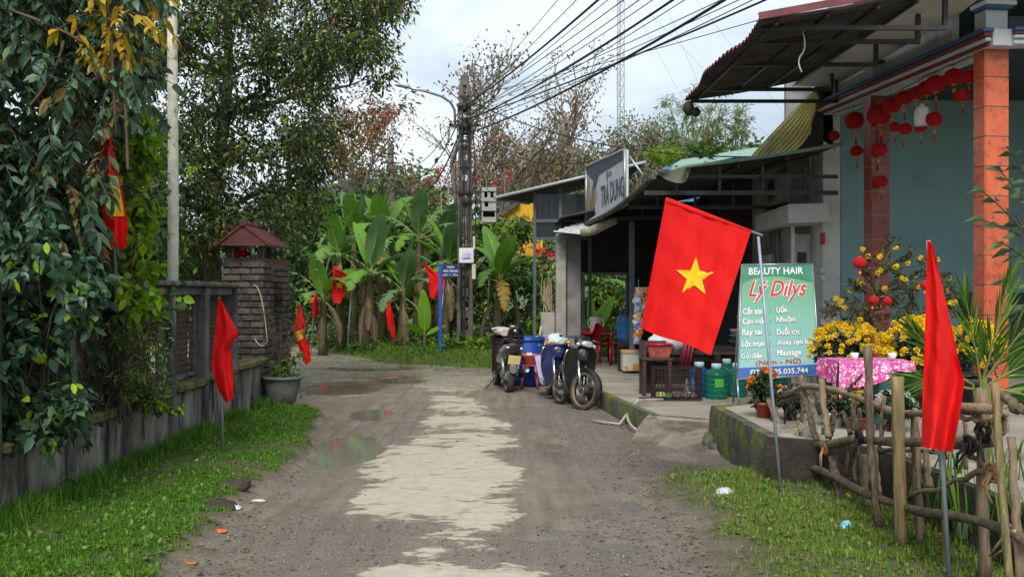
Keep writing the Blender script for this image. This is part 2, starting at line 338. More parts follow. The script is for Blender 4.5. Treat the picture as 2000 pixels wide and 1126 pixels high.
def roadmat():
    m = bpy.data.materials.new('muddy_road'); m.use_nodes = True; n, l = m.node_tree.nodes, m.node_tree.links; b = n['Principled BSDF']
    tc = n.new('ShaderNodeTexCoord')
    def noise(s, d=6, r=.6):
        x = n.new('ShaderNodeTexNoise'); x.inputs['Scale'].default_value = s; x.inputs['Detail'].default_value = d; x.inputs['Roughness'].default_value = r
        l.new(tc.outputs['Object'], x.inputs['Vector']); return x.outputs[0]
    def ramp(f, a, b_, c1, c2):
        x = n.new('ShaderNodeValToRGB'); x.color_ramp.elements[0].position = a; x.color_ramp.elements[1].position = b_
        x.color_ramp.elements[0].color = (*c1, 1); x.color_ramp.elements[1].color = (*c2, 1); l.new(f, x.inputs[0]); return x.outputs[0]
    def attr(k):
        x = n.new('ShaderNodeAttribute'); x.attribute_name = k; return x.outputs['Fac']
    def mix(f, a, b_):
        x = n.new('ShaderNodeMix'); x.data_type = 'RGBA'; l.new(f, x.inputs[0]); l.new(a, x.inputs[6]); l.new(b_, x.inputs[7]); return x.outputs[2]
    def math_(op, a, b_):
        x = n.new('ShaderNodeMath'); x.operation = op
        for i, q in enumerate((a, b_)):
            if isinstance(q, (int, float)): x.inputs[i].default_value = q
            else: l.new(q, x.inputs[i])
        return x.outputs[0]
    mud = ramp(noise(2.2, 8), .3, .7, (.14, .108, .078), (.24, .195, .148))
    mp = n.new('ShaderNodeMapping'); mp.inputs['Scale'].default_value = (9, .55, 1); mp.inputs['Rotation'].default_value = (0, 0, -.03); l.new(tc.outputs['Object'], mp.inputs['Vector'])
    tn = n.new('ShaderNodeTexNoise'); tn.inputs['Scale'].default_value = 1.0; tn.inputs['Detail'].default_value = 7; tn.inputs['Roughness'].default_value = .6; l.new(mp.outputs[0], tn.inputs['Vector'])
    trk = ramp(tn.outputs[0], .35, .68, (.085, .066, .046), (.27, .222, .168)); mud = mix(math_('ADD', .5, 0.0), mud, trk)
    grit = ramp(noise(55, 4, .8), .36, .62, (.05, .045, .038), (.22, .195, .16))
    pale = ramp(noise(9, 8, .7), .3, .62, (.33, .297, .225), (.46, .42, .325))
    soil = ramp(noise(14, 6), .35, .65, (.05, .042, .022), (.1, .095, .035))
    mp2 = n.new('ShaderNodeMapping'); mp2.inputs['Scale'].default_value = (1, 2.1, 1); l.new(tc.outputs['Object'], mp2.inputs['Vector'])
    bn = n.new('ShaderNodeTexNoise'); bn.inputs['Scale'].default_value = 6.5; bn.inputs['Detail'].default_value = 10; bn.inputs['Roughness'].default_value = .68; l.new(mp2.outputs[0], bn.inputs['Vector'])
    pm = n.new('ShaderNodeMapRange'); pm.inputs[1].default_value = .47; pm.inputs[2].default_value = .56; l.new(math_('ADD', attr('pale'), math_('MULTIPLY', math_('SUBTRACT', bn.outputs[0], .5), .95)), pm.inputs[0]); pmask = math_('MULTIPLY', pm.outputs[0], .92)
    c = mix(math_('MULTIPLY', attr('grav'), .68), mud, grit); c = mix(pmask, c, pale); c = mix(attr('veg'), c, soil)
    wetf = math_('MULTIPLY', attr('wet'), math_('SUBTRACT', 1.0, attr('veg')))
    dk = n.new('ShaderNodeMix'); dk.data_type = 'RGBA'; dk.blend_type = 'MULTIPLY'; l.new(math_('MULTIPLY', wetf, .55), dk.inputs[0]); l.new(c, dk.inputs[6]); dk.inputs[7].default_value = (.75, .74, .74, 1)
    l.new(dk.outputs[2], b.inputs['Base Color'])
    mr = n.new('ShaderNodeMapRange'); mr.inputs[1].default_value = .12; mr.inputs[2].default_value = .45; mr.inputs[3].default_value = .78; mr.inputs[4].default_value = .1
    wn_ = math_('ADD', wetf, math_('MULTIPLY', math_('SUBTRACT', noise(7, 6), .5), .5)); l.new(wn_, mr.inputs[0]); l.new(mr.outputs[0], b.inputs['Roughness'])
    bp = n.new('ShaderNodeBump'); bp.inputs['Distance'].default_value = .02
    l.new(math_('MULTIPLY', math_('MULTIPLY', math_('SUBTRACT', 1.0, math_('MULTIPLY', attr('pale'), .8)), math_('SUBTRACT', 1.0, math_('MULTIPLY', attr('wet'), .9))), .75), bp.inputs['Strength'])
    l.new(math_('ADD', noise(48, 5, .7), math_('MULTIPLY', noise(150, 3), .5)), bp.inputs['Height']); l.new(bp.outputs[0], b.inputs['Normal'])
    return m
mRoad = roadmat()
rows = [3.0]
while rows[-1] < 14.4: rows.append(rows[-1] * 1.0036)
near_x = np.arange(-3.5, 3.4, .03); near_y = np.array(rows)
far_x = np.arange(-14, 1.6, .07); far_y = np.arange(near_y[-1], 34, .07)
def finish(name, ps):
    V, Fc, at = merge(ps); o = link(name, npmesh(name, V, Fc, True), mRoad)
    for k, a in at.items():
        q = o.data.attributes.new(k, 'FLOAT', 'POINT'); q.data.foreach_set('value', a.astype(np.float32))
    return struct(o)
finish('road', [ground_patch(near_x, near_y, lambda x, y, l_, r_: (l_ < .5) & (r_ < .5)), ground_patch(far_x, far_y, lambda x, y, l_, r_: y < yv(x) + .5)])
finish('grass_verge', [ground_patch(near_x, near_y, lambda x, y, l_, r_: l_ >= .5)])
finish('garden_verge', [ground_patch(near_x, near_y, lambda x, y, l_, r_: (r_ >= .5) & (l_ < .5))])
# the land all around, out to the horizon
gx = np.concatenate([-np.geomspace(15, 1500, 14)[::-1], np.arange(-14, 14, .35), np.geomspace(14.5, 1500, 14)])
gy = np.concatenate([-np.geomspace(4, 600, 8)[::-1], np.arange(-3, 40, .35), np.geomspace(41, 2500, 16)])
GX, GY = np.meshgrid(gx, gy)
def land(x, y):
    z = -.09 + .36 * smooth(-.35, .9, y - yv(x)) + .25 * smooth(26, 34, y) * smooth(-8, 0, x) + .15 * (fbm(x * .4, y * .4, 3) - .5) * smooth(22, 26, y)
    z = z + .2 * smooth(-3.4, -3.9, x) * smooth(15.5, 14.5, y)
    return z + .1 * smooth(3.0, 3.6, x) * smooth(12, 10, y)
GZ = land(GX, GY)
gi = np.arange(GX.size).reshape(GX.shape)
mSoil = M('earth_with_moss', (.12, .14, .035), (.075, .06, .035), scale=1.4, rough=.95, bump=.6, bscale=20, c3=(.05, .1, .02), c3scale=.9, c3lo=.42, c3hi=.58)
struct(link('ground', npmesh('ground', np.stack([GX, GY, GZ], -1), np.stack([gi[:-1, :-1], gi[:-1, 1:], gi[1:, 1:], gi[1:, :-1]], -1).reshape(-1, 4), True), mSoil))
# standing water: level sheets that the relief of the road cuts into shorelines
mWater = bpy.data.materials.new('muddy_water'); mWater.use_nodes = True
_b = mWater.node_tree.nodes['Principled BSDF']; _b.inputs['Base Color'].default_value = (.17, .16, .135, 1); _b.inputs['Roughness'].default_value = .05; _b.inputs['IOR'].default_value = 1.33
_n, _l = mWater.node_tree.nodes, mWater.node_tree.links; _t = _n.new('ShaderNodeTexNoise'); _t.inputs['Scale'].default_value = 9; _p = _n.new('ShaderNodeBump'); _p.inputs['Strength'].default_value = .04; _p.inputs['Distance'].default_value = .03
_c = _n.new('ShaderNodeTexCoord'); _l.new(_c.outputs['Object'], _t.inputs['Vector']); _l.new(_t.outputs[0], _p.inputs['Height']); _l.new(_p.outputs[0], _b.inputs['Normal'])
for i, (a, b, ra, rb_, d) in enumerate(PUD):
    hh = [float(fields(np.array([a + math.cos(t) * ra * 1.6]), np.array([b + math.sin(t) * rb_ * 1.6]))[0][0]) for t in np.linspace(0, 2 * PI, 40)[:-1]]
    mb = MB(); lev = min(hh) - .001
    ring = [(a + math.cos(t) * ra * 1.6, b + math.sin(t) * rb_ * 1.6, lev) for t in np.linspace(0, 2 * PI, 29)[:-1]]
    mb.add(ring, [tuple(range(28))]); struct(mb.build('puddle', mWater))
# loose stones on the road
def stones(name, n, region, smin, smax, mat, zoff=0.0, want=None):
    xs = RNG.uniform(region[0], region[1], n * 3); ys = region[2] * (region[3] / region[2]) ** RNG.uniform(0, 1, n * 3)
    h, l_, r_, pl, wt, gr = fields(xs, ys); k = (RNG.uniform(0, 1, n * 3) < (.03 + gr * .95) * (1 - np.clip(pl * 1.5 - .3, 0, 1) * .85) * (1 - l_) * (1 - .93 * r_)) & (xs < np.interp(ys, [8, 10.2, 14], [2.0, 1.5, 1.15])); xs, ys, h = xs[k][:n], ys[k][:n], h[k][:n]
    s = RNG.uniform(0, 1, len(xs)) ** 3 * (smax - smin) + smin; n = len(xs)
    base = np.array([(1, 0, 0), (0, 1, 0), (-1, 0, 0), (0, -1, 0), (0, 0, .75), (0, 0, -.5), (.7, .7, .2), (-.7, .6, .25)]); fs = np.array([(0, 6, 4), (6, 1, 4), (1, 7, 4), (7, 2, 4), (2, 3, 4), (3, 0, 4), (0, 5, 6), (6, 5, 1), (1, 5, 7), (7, 5, 2), (2, 5, 3), (3, 5, 0)])
    V = base[None] * RNG.uniform(.6, 1.25, (n, 8, 3)) * s[:, None, None]; a = RNG.uniform(0, 6.28, n); ca, sa = np.cos(a)[:, None], np.sin(a)[:, None]
    V = np.stack([V[..., 0] * ca - V[..., 1] * sa, V[..., 0] * sa + V[..., 1] * ca, V[..., 2]], -1) + np.stack([xs, ys, h + s * .1], -1)[:, None]
    return stuff(npobj(name, V, (fs[None] + (np.arange(n) * 8)[:, None, None]).reshape(-1, 3), mat), 'loose grey gravel scattered over the muddy road', 'gravel')
stones('gravel', 6000, (-2.4, 1.9, 5, 15), .003, .015, M('gravel_stone', (.22, .195, .16), (.09, .078, .065), scale=20, rough=.85, bump=.3, island=.7))

# ================================================================ GRASS
def grass(name, n, gen, hmin, hmax, w, mat, label, lean=.5):
    xs, ys, zs = gen(n); n = len(xs); a = RNG.uniform(0, 6.28, n); hh = RNG.uniform(hmin, hmax, n) * RNG.uniform(.6, 1, n)
    ww = w * RNG.uniform(.6, 1.3, n) * np.maximum(1, ys / 9); d = RNG.uniform(0, 6.28, n); le = hh * RNG.uniform(.1, 1, n) * lean
    b = np.stack([xs, ys, zs - .005], -1); s = np.stack([np.cos(a) * ww / 2, np.sin(a) * ww / 2, 0 * a], -1); dv = np.stack([np.cos(d) * le, np.sin(d) * le, hh], -1)
    mid = b + dv * np.array([.35, .35, .6]); V = np.stack([b - s, b + s, mid + s * .7, mid - s * .7, b + dv], 1)
    k = (np.arange(n) * 5)[:, None]
    Fc = np.concatenate([k + np.array([0, 1, 2]), k + np.array([0, 2, 3]), k + np.array([3, 2, 4])])
    return stuff(npobj(name, V, Fc, mat), label, 'grass')
def gen_left(n):
    ys = 5.0 * (13.9 / 5.0) ** RNG.uniform(0, 1, n); xs = RNG.uniform(-3.42, -1.6, n); h, l_, *_ = fields(xs, ys)
    k = RNG.uniform(0, 1, n) < smooth(.55, .97, l_) * (.25 + .75 * smooth(.36, .5, fbm(xs * 3, ys * 3, 44))); return xs[k], ys[k], h[k]
def gen_right(n):
    ys = 4.4 * (8.9 / 4.4) ** RNG.uniform(0, 1, n); xs = RNG.uniform(.9, 3.3, n); h, l_, r_, *_ = fields(xs, ys)
    k = RNG.uniform(0, 1, n) < smooth(.4, .98, r_) * (.25 + .75 * smooth(.42, .55, fbm(xs * 2.2, ys * 2.2, 45)) ) * (.2 + .8 * smooth(1.15, 2.0, xs)); return xs[k], ys[k], h[k]
def gen_far(n):
    xs = RNG.uniform(-11, 2.2, n); ys = yv(xs) + RNG.uniform(-.25, 1, n) ** 1 * 3.2; z = land(xs, ys)
    k = (RNG.uniform(0, 1, n) < smooth(-.3, .25, ys - yv(xs)) * (.4 + .6 * smooth(.35, .5, fbm(xs * 1.3, ys * 1.3, 46)))); return xs[k], ys[k], np.maximum(z[k], -.02)
gm1 = leafmat('lush_grass_blade', [(0, (.035, .11, .008)), (.5, (.075, .22, .014)), (.85, (.14, .31, .022)), (1, (.24, .34, .05))], trans=.35)
gm3 = leafmat('bank_grass_blade', [(0, (.05, .12, .01)), (.5, (.11, .24, .018)), (.85, (.2, .3, .03)), (1, (.32, .28, .09))], trans=.35)
gm2 = leafmat('trodden_grass_blade', [(0, (.06, .13, .01)), (.45, (.13, .25, .022)), (.78, (.22, .3, .045)), (1, (.34, .28, .11))], trans=.3)
grass('grass', 120000, gen_left, .02, .062, .006, gm1, 'bright green grass strip below the stained wall')
grass('grass', 90000, gen_right, .015, .075, .006, gm2, 'thin trodden grass in front of the stick fence')
grass('grass', 60000, gen_far, .03, .12, .013, gm3, 'green grass along the far roadside under the bananas')
def wall_foot(n):
    ys = 5.2 * (13.6 / 5.2) ** RNG.uniform(0, 1, n); xs = -3.42 + np.abs(RNG.normal(0, .09, n)); h, *_ = fields(xs, ys); k = vnoise(ys * 2.2, ys * 0, 8) > .3; return xs[k], ys[k], h[k]
grass('tall_grass', 9000, wall_foot, .06, .2, .008, gm1, 'longer dark grass growing against the foot of the wall', lean=.8)

def verge_litter(name, n, gen, L, W, mat, label, up):
    xs, ys, zs = gen(n); n = len(xs); d = RNG.normal(0, 1, (n, 3)); d[:, 2] = np.abs(d[:, 2]) * up; d /= np.linalg.norm(d, axis=1)[:, None]; p = np.stack([xs, ys, zs + .012], -1); sd = np.cross(d, np.array([0, 0, 1.0])); sd /= np.maximum(np.linalg.norm(sd, axis=1), .01)[:, None]
    l_ = L * RNG.uniform(.5, 1.2, n)[:, None]; w_ = W * RNG.uniform(.6, 1.2, n)[:, None]; V = np.stack([p, p + d * l_ * .5 + sd * w_, p + d * l_ + np.array([0, 0, -.004]), p + d * l_ * .5 - sd * w_], 1); k = (np.arange(n) * 4)[:, None]
    return stuff(npobj(name, V, np.concatenate([k + np.array([0, 1, 2]), k + np.array([0, 2, 3])]), mat), label, 'weeds')
wm = leafmat('weed_leaf', [(0, (.05, .13, .015)), (.6, (.1, .22, .02)), (1, (.2, .3, .05))]); dm = leafmat('dry_leaf_litter', [(0, (.09, .055, .03)), (.6, (.2, .13, .06)), (1, (.32, .24, .12))], trans=.1)
verge_litter('weeds', 7000, gen_left, .05, .014, wm, 'small broad-leaved weeds mixed into the left grass', .7); verge_litter('weeds', 9000, gen_right, .045, .013, wm, 'small broad-leaved weeds mixed into the right grass', .7)
verge_litter('leaf_litter', 900, gen_left, .05, .012, dm, 'dry brown leaf bits lying in the left grass', .15); verge_litter('leaf_litter', 3500, gen_right, .05, .01, dm, 'dry straw and leaf bits lying in the right grass', .15)
def gen_edge(n):
    ys = 5.0 * (13.0 / 5.0) ** RNG.uniform(0, 1, n); xs = np.where(RNG.uniform(0, 1, n) < .5, lv(ys) + np.abs(RNG.normal(0, .3, n)), 1.15 - np.abs(RNG.normal(0, .25, n)) + .05 * (ys - 5)); h, *_ = fields(xs, ys); return xs, ys, h
verge_litter('leaf_litter', 900, gen_edge, .045, .01, dm, 'brown leaf bits and straw along the road edges', .1)
# ================================================================ WALL ON THE LEFT
WX = -3.45
posts = [1.9, 3.05, 4.2, 5.35, 6.5, 7.62, 8.75, 9.9, 11.0, 12.15]
wall = thing('compound_wall', (WX, 9, 0), 'long stained grey concrete wall with posts and mesh bays along the left verge', 'wall')
mMossLedge = M('mossy_ledge', (.14, .14, .05), (.045, .045, .035), scale=5, rough=.95, bump=.8, bscale=30, c3=(.2, .17, .02), c3scale=3.5, c3lo=.5, c3hi=.62)
mPlast = M('stained_plaster', (.38, .35, .3), (.1, .095, .085), scale=2.6, rough=.92, bump=.45, bscale=40, stretch=(1, 1.6, .35), c3=(.028, .027, .027), c3scale=3.2, c3lo=.47, c3hi=.63)
mWire = M('rusty_wire_mesh', (.16, .1, .065), (.06, .045, .035), rough=.8, bump=.1)
def zled(y): return .50 + .022 * (y - 6.6)
ends = posts + [13.6]
for a, b in zip(ends[:-1], ends[1:]):
    mid = (a + b) / 2; zl = zled(mid); L = b - a - .13
    MB().box((WX - .1, mid, zl / 2 - .05), (.16, L, zl + .08), bev=.01).build('plinth_panel', mPlast, wall)
    MB().box((WX - .09, mid, zl + .045), (.3, L, .085), bev=.02).build('ledge', mMossLedge, wall)
    if b < 13:
        mb = MB()                          # mesh bay: small frame and woven wire
        z0, z1 = zl + .14, 1.6; y0, y1 = a + .1, b - .1; w = y1 - y0; hgt = z1 - z0
        for q in (y0, y1): mb.box((WX - .12, q, (z0 + z1) / 2), (.04, .03, hgt))
        for q in (z0, z1): mb.box((WX - .12, mid, q), (.035, w + .03, .03))
        mb.build('bay_frame', mConcDark, wall)
        mb = MB(); st = .062; nrow = int(hgt / (st * .9)); ncol = int(w / st)
        for j in range(nrow + 1):          # scalloped wires
            zz = z0 + j * hgt / nrow
            mb.tube([(WX - .12 + .004 * (i % 2), y0 + w * i / (ncol * 2), zz + (.024 if i % 2 else -.024) * (1 if j % 2 else -1)) for i in range(ncol * 2 + 1)], .0048, n=3, cap=False)
        mb.build('wire_mesh', mWire, wall)
        MB().box((WX - .2, mid, (z0 + z1) / 2), (.03, w * .98, hgt), bev=.004).build('backing_board', M('old_brown_boarding', (.2, .14, .1), (.07, .055, .042), scale=5, rough=.95, bump=.6, stretch=(1, 1, .3), c3=(.02, .02, .018), c3scale=3), wall)
for i, y in enumerate(posts):
    MB().box((WX - .07, y, .83), (.17, .125, 1.7), bev=.012).build('post', mConcDark, wall)
    if i: 
        a = posts[i - 1]
        MB().box((WX - .09, (a + y) / 2, 1.64), (.13, y - a - .125, .09), bev=.01).build('top_beam', mConcDark, wall)
        MB().box((WX - .09, (a + y) / 2 + .0, 1.715), (.26, y - a - .004, .055), bev=.014).build('coping', mMossLedge if i == len(posts) - 1 else mConcDark, wall)
# ---------------------------------------------------------------- brick gateway
mBrick = M('dark_weathered_brick', (.125, .11, .1), (.05, .045, .042), scale=8, rough=.95, bump=.7, bscale=40, objrnd=.5, c3=(.2, .1, .06), c3scale=6, c3lo=.58, c3hi=.72)
mMortar = M('brown_mortar', (.16, .095, .07), (.08, .055, .045), scale=10, rough=1, bump=.5)
gate = thing('brick_gateway', (-3.8, 14.2, 0), 'dark brick gateway pillars with small red roof at the wall end', 'gateway')
def brick_mesh(l, w, h):
    return MB().box((0, 0, 0), (l, w, h), bev=.012)
bm1 = brick_mesh(.275, .1, .078); bm2 = brick_mesh(.13, .1, .078)
seedA = bm1.build('brick', mBrick, gate, local=True); seedB = bm2.build('brick', mBrick, gate, local=True)
def pillar(x0, x1, y0, y1, ztop, skip_left=False):
    MB().box(((x0 + x1) / 2, (y0 + y1) / 2, ztop / 2 - .05), (x1 - x0 - .05, y1 - y0 - .05, ztop + .08)).build('pillar_core', mMortar, gate)
    nc = int(ztop / .094)
    for c in range(nc):
        z = .045 + c * .094; off = c % 2
        for side in range(3):              # road side (+X), camera side (-Y), back (+Y)
            L = (y1 - y0) if side == 0 else (x1 - x0); t = (0 if off else -.14); k = 0
            while t < L - .02:
                ln = .275; s, e = max(t, 0), min(t + ln, L)
                if e - s > .05:
                    m = (s + e) / 2; big = (e - s) > .2; j = random.uniform(-.006, .01)
                    loc = {0: (x1 - .045 + j, y0 + m, z), 1: (x0 + m, y0 + .045 - j, z), 2: (x0 + m, y1 - .045 + j, z)}[side]
                    o = inst(seedA if big else seedB, gate, 'brick', loc, (random.uniform(-.01, .01), random.uniform(-.01, .01), (PI / 2 if side == 0 else 0) + random.uniform(-.015, .015)))
                    o.scale.x = (e - s - .016) / (.275 if big else .13)
                t += ln
seedA.location = Vector((-3.79, 14.0, .02)) - WO[gate]; seedB.location = Vector((-3.6, 14.0, .02)) - WO[gate]
pillar(-4.1, -3.5, 13.72, 14.3, 2.13); pillar(-4.16, -3.63, 15.45, 15.95, 2.16)
mRoofRed = M('dark_red_roof_sheet', (.14, .035, .032), (.07, .022, .022), scale=6, rough=.75, bump=.3, c3=(.06, .03, .03), c3scale=5)
mb = MB(); ap = 2.56; ev = 2.27
for s in (-1, 1):
    mb.slab([(-3.74, 13.5, ap), (-3.74, 14.75, ap), (-3.74 + s * .38, 14.75, ev), (-3.74 + s * .38, 13.5, ev)], (0, 0, .035))
roof = mb.build('roof', mRoofRed, gate)
MB().tube([(-3.74, 13.48, ap + .03), (-3.74, 14.77, ap + .03)], .04, n=8).build('ridge_cap', mRoofRed, roof)
MB().slab([(-4.08, 13.52, ev + .01), (-3.4, 13.52, ev + .01), (-3.74, 13.52, ap - .01)], (0, .03, 0)).build('gable_board', mRoofRed, roof)
for (x, y) in ((-4.02, 13.8), (-3.56, 13.8), (-4.02, 14.22), (-3.56, 14.22)):
    MB().box((x, y, 2.2), (.07, .07, .17)).build('roof_stub', mConcDark, gate)
T(MB().slab([(-3.98, 14.0, 2.14), (-3.84, 14.02, 2.14), (-3.76, 14.05, 2.19), (-3.82, 14.0, 2.24), (-3.97, 13.98, 2.25)], (0, .02, 0)).build('red_cloth', M('red_flag_cloth', (.86, .008, .006), (.74, .004, .005), scale=3, rough=.8, bump=.9, bscale=9, stretch=(1.6, 1.6, .5), trans=.3)), 'scrap of red cloth tucked under the gateway roof', 'cloth')
# hanging loop of cable on the brick pillar
T(MB().tube(bez((-3.62, 13.62, 1.72), (-3.5, 13.6, 1.8), (-3.42, 13.6, .95), 10) + bez((-3.42, 13.6, .95), (-3.5, 13.6, .8), (-3.6, 13.62, .98), 5)[1:], .009, n=5).build('cable_loop', M('pale_cable', (.5, .42, .3), rough=.6)), 'thin pale cable loop hanging on the brick gate pillar', 'cable')

# ---------------------------------------------------------------- planter
pc = Vector((-3.2, 13.55, .0))
planter = thing('planter_pot', pc, 'large round grey clay pot with green weeds beside the brick gateway', 'planter')
mPot = M('grey_clay', (.27, .28, .26), (.1, .1, .095), scale=3, rough=.85, bump=.3, c3=(.04, .04, .04), c3scale=3, c3lo=.45, c3hi=.62)
MB().lathe([(0, -.02), (.13, -.02), (.15, .04), (.19, .14), (.235, .3), (.25, .4), (.265, .425), (.285, .43), (.285, .465), (.25, .468), (.238, .43), (.2, .4), (0, .4)], 28, pc).build('bowl', mPot, planter)
MB().lathe([(.0, .425), (.15, .42), (.238, .405)], 16, pc).build('soil', M('dark_soil', (.04, .032, .025), rough=1, bump=.6), planter)
# ================================================================ SHOP FLOOR, TERRACE, RAMP
mFloor = M('worn_cement_floor', (.36, .33, .27), (.24, .215, .175), scale=2.2, rough=.85, bump=.25, bscale=50, c3=(.12, .105, .085), c3scale=1.6, c3lo=.5, c3hi=.72)
mMossWall = M('mossy_concrete', (.13, .125, .1), (.045, .043, .035), scale=5, rough=.95, bump=.9, bscale=28, c3=(.13, .165, .012), c3scale=4.5, c3lo=.47, c3hi=.6)
FZ, TZ = .22, .42
def slab_z(pts, z0, z1): return [(x, y, z0) for x, y in pts], (0, 0, z1 - z0)
sf = [(1.2, 14.0), (1.3, 13.2), (1.47, 11.9), (1.64, 10.95), (2.3, 10.5), (9, 10.5), (9, 22.6), (.95, 22.6), (1.0, 18)]
struct(MB().slab(*slab_z(sf, -.2, FZ)).build('shop_floor', mFloor))
tr = [(2.12, 10.25), (2.12, 8.05), (2.52, 7.8), (2.8, 7.45), (2.85, 3), (9, 3), (9, 14.2), (4.45, 14.2), (4.4, 10.9), (2.3, 10.6)]
struct(MB().slab(*slab_z(tr, -.2, TZ)).build('terrace', mFloor))
def rough_wall(name, line, z0, z1f, mat, out, nz=7, amp=.035):
    """weathered wall face along a line of (x, y); bulges outwards by noise"""
    pts = []
    for (a, b) in zip(line[:-1], line[1:]):
        k = max(2, int(math.hypot(b[0] - a[0], b[1] - a[1]) / .06))
        pts += [(a[0] + (b[0] - a[0]) * i / k, a[1] + (b[1] - a[1]) * i / k) for i in range(k)]
    pts.append(line[-1]); ox, oy = out; n = len(pts) - 1
    def fn(u, v):
        x, y = pts[int(round(u * n))]; q = .02 + amp * float(fbm(np.array(y * 3.1 + x), np.array(v * 2.3 + x * 3), 6)) * (1.3 - v)
        if v > .92: q *= .4
        return (x + ox * q, y + oy * q, z0 + (z1f - z0) * v + (.012 * float(vnoise(y * 6, x * 6, 3)) if v > .9 else 0))
    mb = MB(); mb.grid(fn, n, nz, True)
    mb.add([fn(i / n, 1) for i in range(n + 1)] + [(p[0] - ox * .1, p[1] - oy * .1, z1f) for p in pts], [(i, i + 1, n + 2 + i, n + 1 + i) for i in range(n)])
    return mb.build(name, mat)
T(rough_wall('retaining_wall', [(2.12, 10.3), (2.12, 7.98)], -.1, TZ + .006, mMossWall, (-1, 0)), 'mossy low retaining wall of the raised terrace', 'wall')
T(rough_wall('shade_dark_bank', [(2.1, 8.0), (2.5, 7.75), (2.78, 7.4), (2.82, 4)], -.1, TZ + .006, M('bank_shade_colour', (.045, .035, .026), (.018, .015, .012), scale=6, rough=1, bump=1, bscale=25), (-.8, -.6), amp=.06), 'terrace bank behind the fence, shade painted into its dark colour', 'bank')  # near-black colour carries the shade behind the fence
T(rough_wall('retaining_wall', [(2.12, 10.28), (2.6, 10.62)], -.05, TZ + .005, mMossWall, (-.5, .85)), 'short mossy end of terrace wall beside the cement ramp', 'wall')
T(rough_wall('kerb', [(1.0, 18), (1.2, 14.0), (1.3, 13.2), (1.47, 11.9), (1.61, 11.1)], -.1, FZ + .005, mMossWall, (-1, 0), nz=4, amp=.02), 'mossy concrete kerb edge of the shop floor', 'kerb')
mb = MB()
def ramp(u, v):
    a = Vector((1.58, 11.2, FZ + .008)).lerp(Vector((2.5, 10.55, FZ + .012)), u); b = Vector((1.2, 10.45, -.05)).lerp(Vector((2.08, 9.2, -.05)), u)
    p = a.lerp(b, v); p.z = a.z + (b.z - a.z) * (.35 * v + .65 * v * v * (3 - 2 * v)) + .012 * float(vnoise(p.x * 7, p.y * 7, 2)) * math.sin(v * PI); return p
mb.grid(ramp, 16, 18); struct(mb.build('ramp', M('dirty_cement_ramp', (.27, .24, .19), (.14, .12, .095), scale=3, rough=.9, bump=.5, bscale=30, c3=(.085, .075, .05), c3scale=2.2, c3lo=.45, c3hi=.62)))
T(MB().ball((2.03, 10.05, .06), .1, 9, 6, (.7, .9, 1.3)).ball((2.06, 9.9, .03), .08, 8, 5, (.8, .8, .9)).build('stone', mMossWall), 'lump of mossy stone at the terrace corner', 'stone')

# ================================================================ HOUSE WITH TILED COLUMNS
mWhiteWall = M('white_limewash', (.66, .66, .65), (.5, .5, .5), scale=2, rough=.85, bump=.2, c3=(.14, .14, .15), c3scale=1.1, c3lo=.55, c3hi=.75)
mTeal = M('teal_painted_wall', (.25, .4, .42), (.21, .345, .365), scale=1.4, rough=.8, bump=.15, c3=(.16, .25, .26), c3scale=2.4, c3lo=.56, c3hi=.78)
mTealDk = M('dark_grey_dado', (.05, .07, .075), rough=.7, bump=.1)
mTileA = M('orange_glazed_tile', (.56, .125, .05), (.44, .085, .035), scale=7, rough=.28, bump=.03, objrnd=.25, c3=(.26, .06, .035), c3scale=9, c3lo=.54, c3hi=.62, detail=10)
mTileShade = M('shaded_orange_tile', (.3, .07, .05), (.2, .045, .035), scale=7, rough=.3, bump=.03, objrnd=.2, c3=(.12, .03, .025), c3scale=6, c3lo=.56, c3hi=.66, detail=10)  # same tile for the far column, its shade painted into a darker colour
mGrout = M('pale_grout', (.55, .46, .4), rough=.9)
mBlueT = M('blue_moulding_paint', (.05, .12, .26), (.04, .09, .2), rough=.6, bump=.1)
mMaroon = M('maroon_moulding_paint', (.22, .04, .05), (.14, .03, .04), rough=.6, bump=.1)
mPaleMould = M('pale_moulding_paint', (.6, .62, .66), (.48, .5, .54), rough=.7, bump=.12)
house = thing('porch_house', (5.2, 12, TZ), 'teal house with orange tiled porch columns and red lanterns', 'house')
A0, B0 = Vector((5.17, 10.5, 0)), Vector((4.85, 12.94, 0)); D = (B0 - A0).normalized(); N = Vector((-D.y, D.x, 0))
E0 = A0 + D * 3.8
def column(c, w, d, mt, zt):
    ang = math.atan2(D.y, D.x) - PI / 2; rot = Matrix.Rotation(ang, 3, 'Z')
    col = MB().box((c.x, c.y, (TZ + zt) / 2), (w - .012, d - .012, zt - TZ), rot).build('column', mGrout, house)
    th = .318; k = 0; z = TZ + .004
    fr = MB().box((0, 0, 0), (w - .006, .014, th - .012), bev=.003).build('tile', mt, col, local=True)
    sd = MB().box((0, 0, 0), (.014, d - .006, th - .012), bev=.003).build('tile', mt, col, local=True)
    first = True
    while z < zt - .02:
        hh = min(th, zt - z)
        for s, src, off in ((-1, fr, Vector((0, -d / 2, 0))), (1, fr, Vector((0, d / 2, 0))), (-1, sd, Vector((-w / 2, 0, 0))), (1, sd, Vector((w / 2, 0, 0)))):
            o = src if (k == 0 and s == -1) else inst(src, col, 'tile')
            o.location = Vector((c.x, c.y, z + hh / 2)) + rot @ off - WO[col]; o.rotation_euler = (0, 0, ang); o.scale.z = hh / th
        z += th; k += 1
    return col
column(A0, .27, .2, mTileA, 4.22); column(B0, .25, .2, mTileShade, 4.22)
ang = math.atan2(D.y, D.x) - PI / 2; rotD = Matrix.Rotation(ang, 3, 'Z')
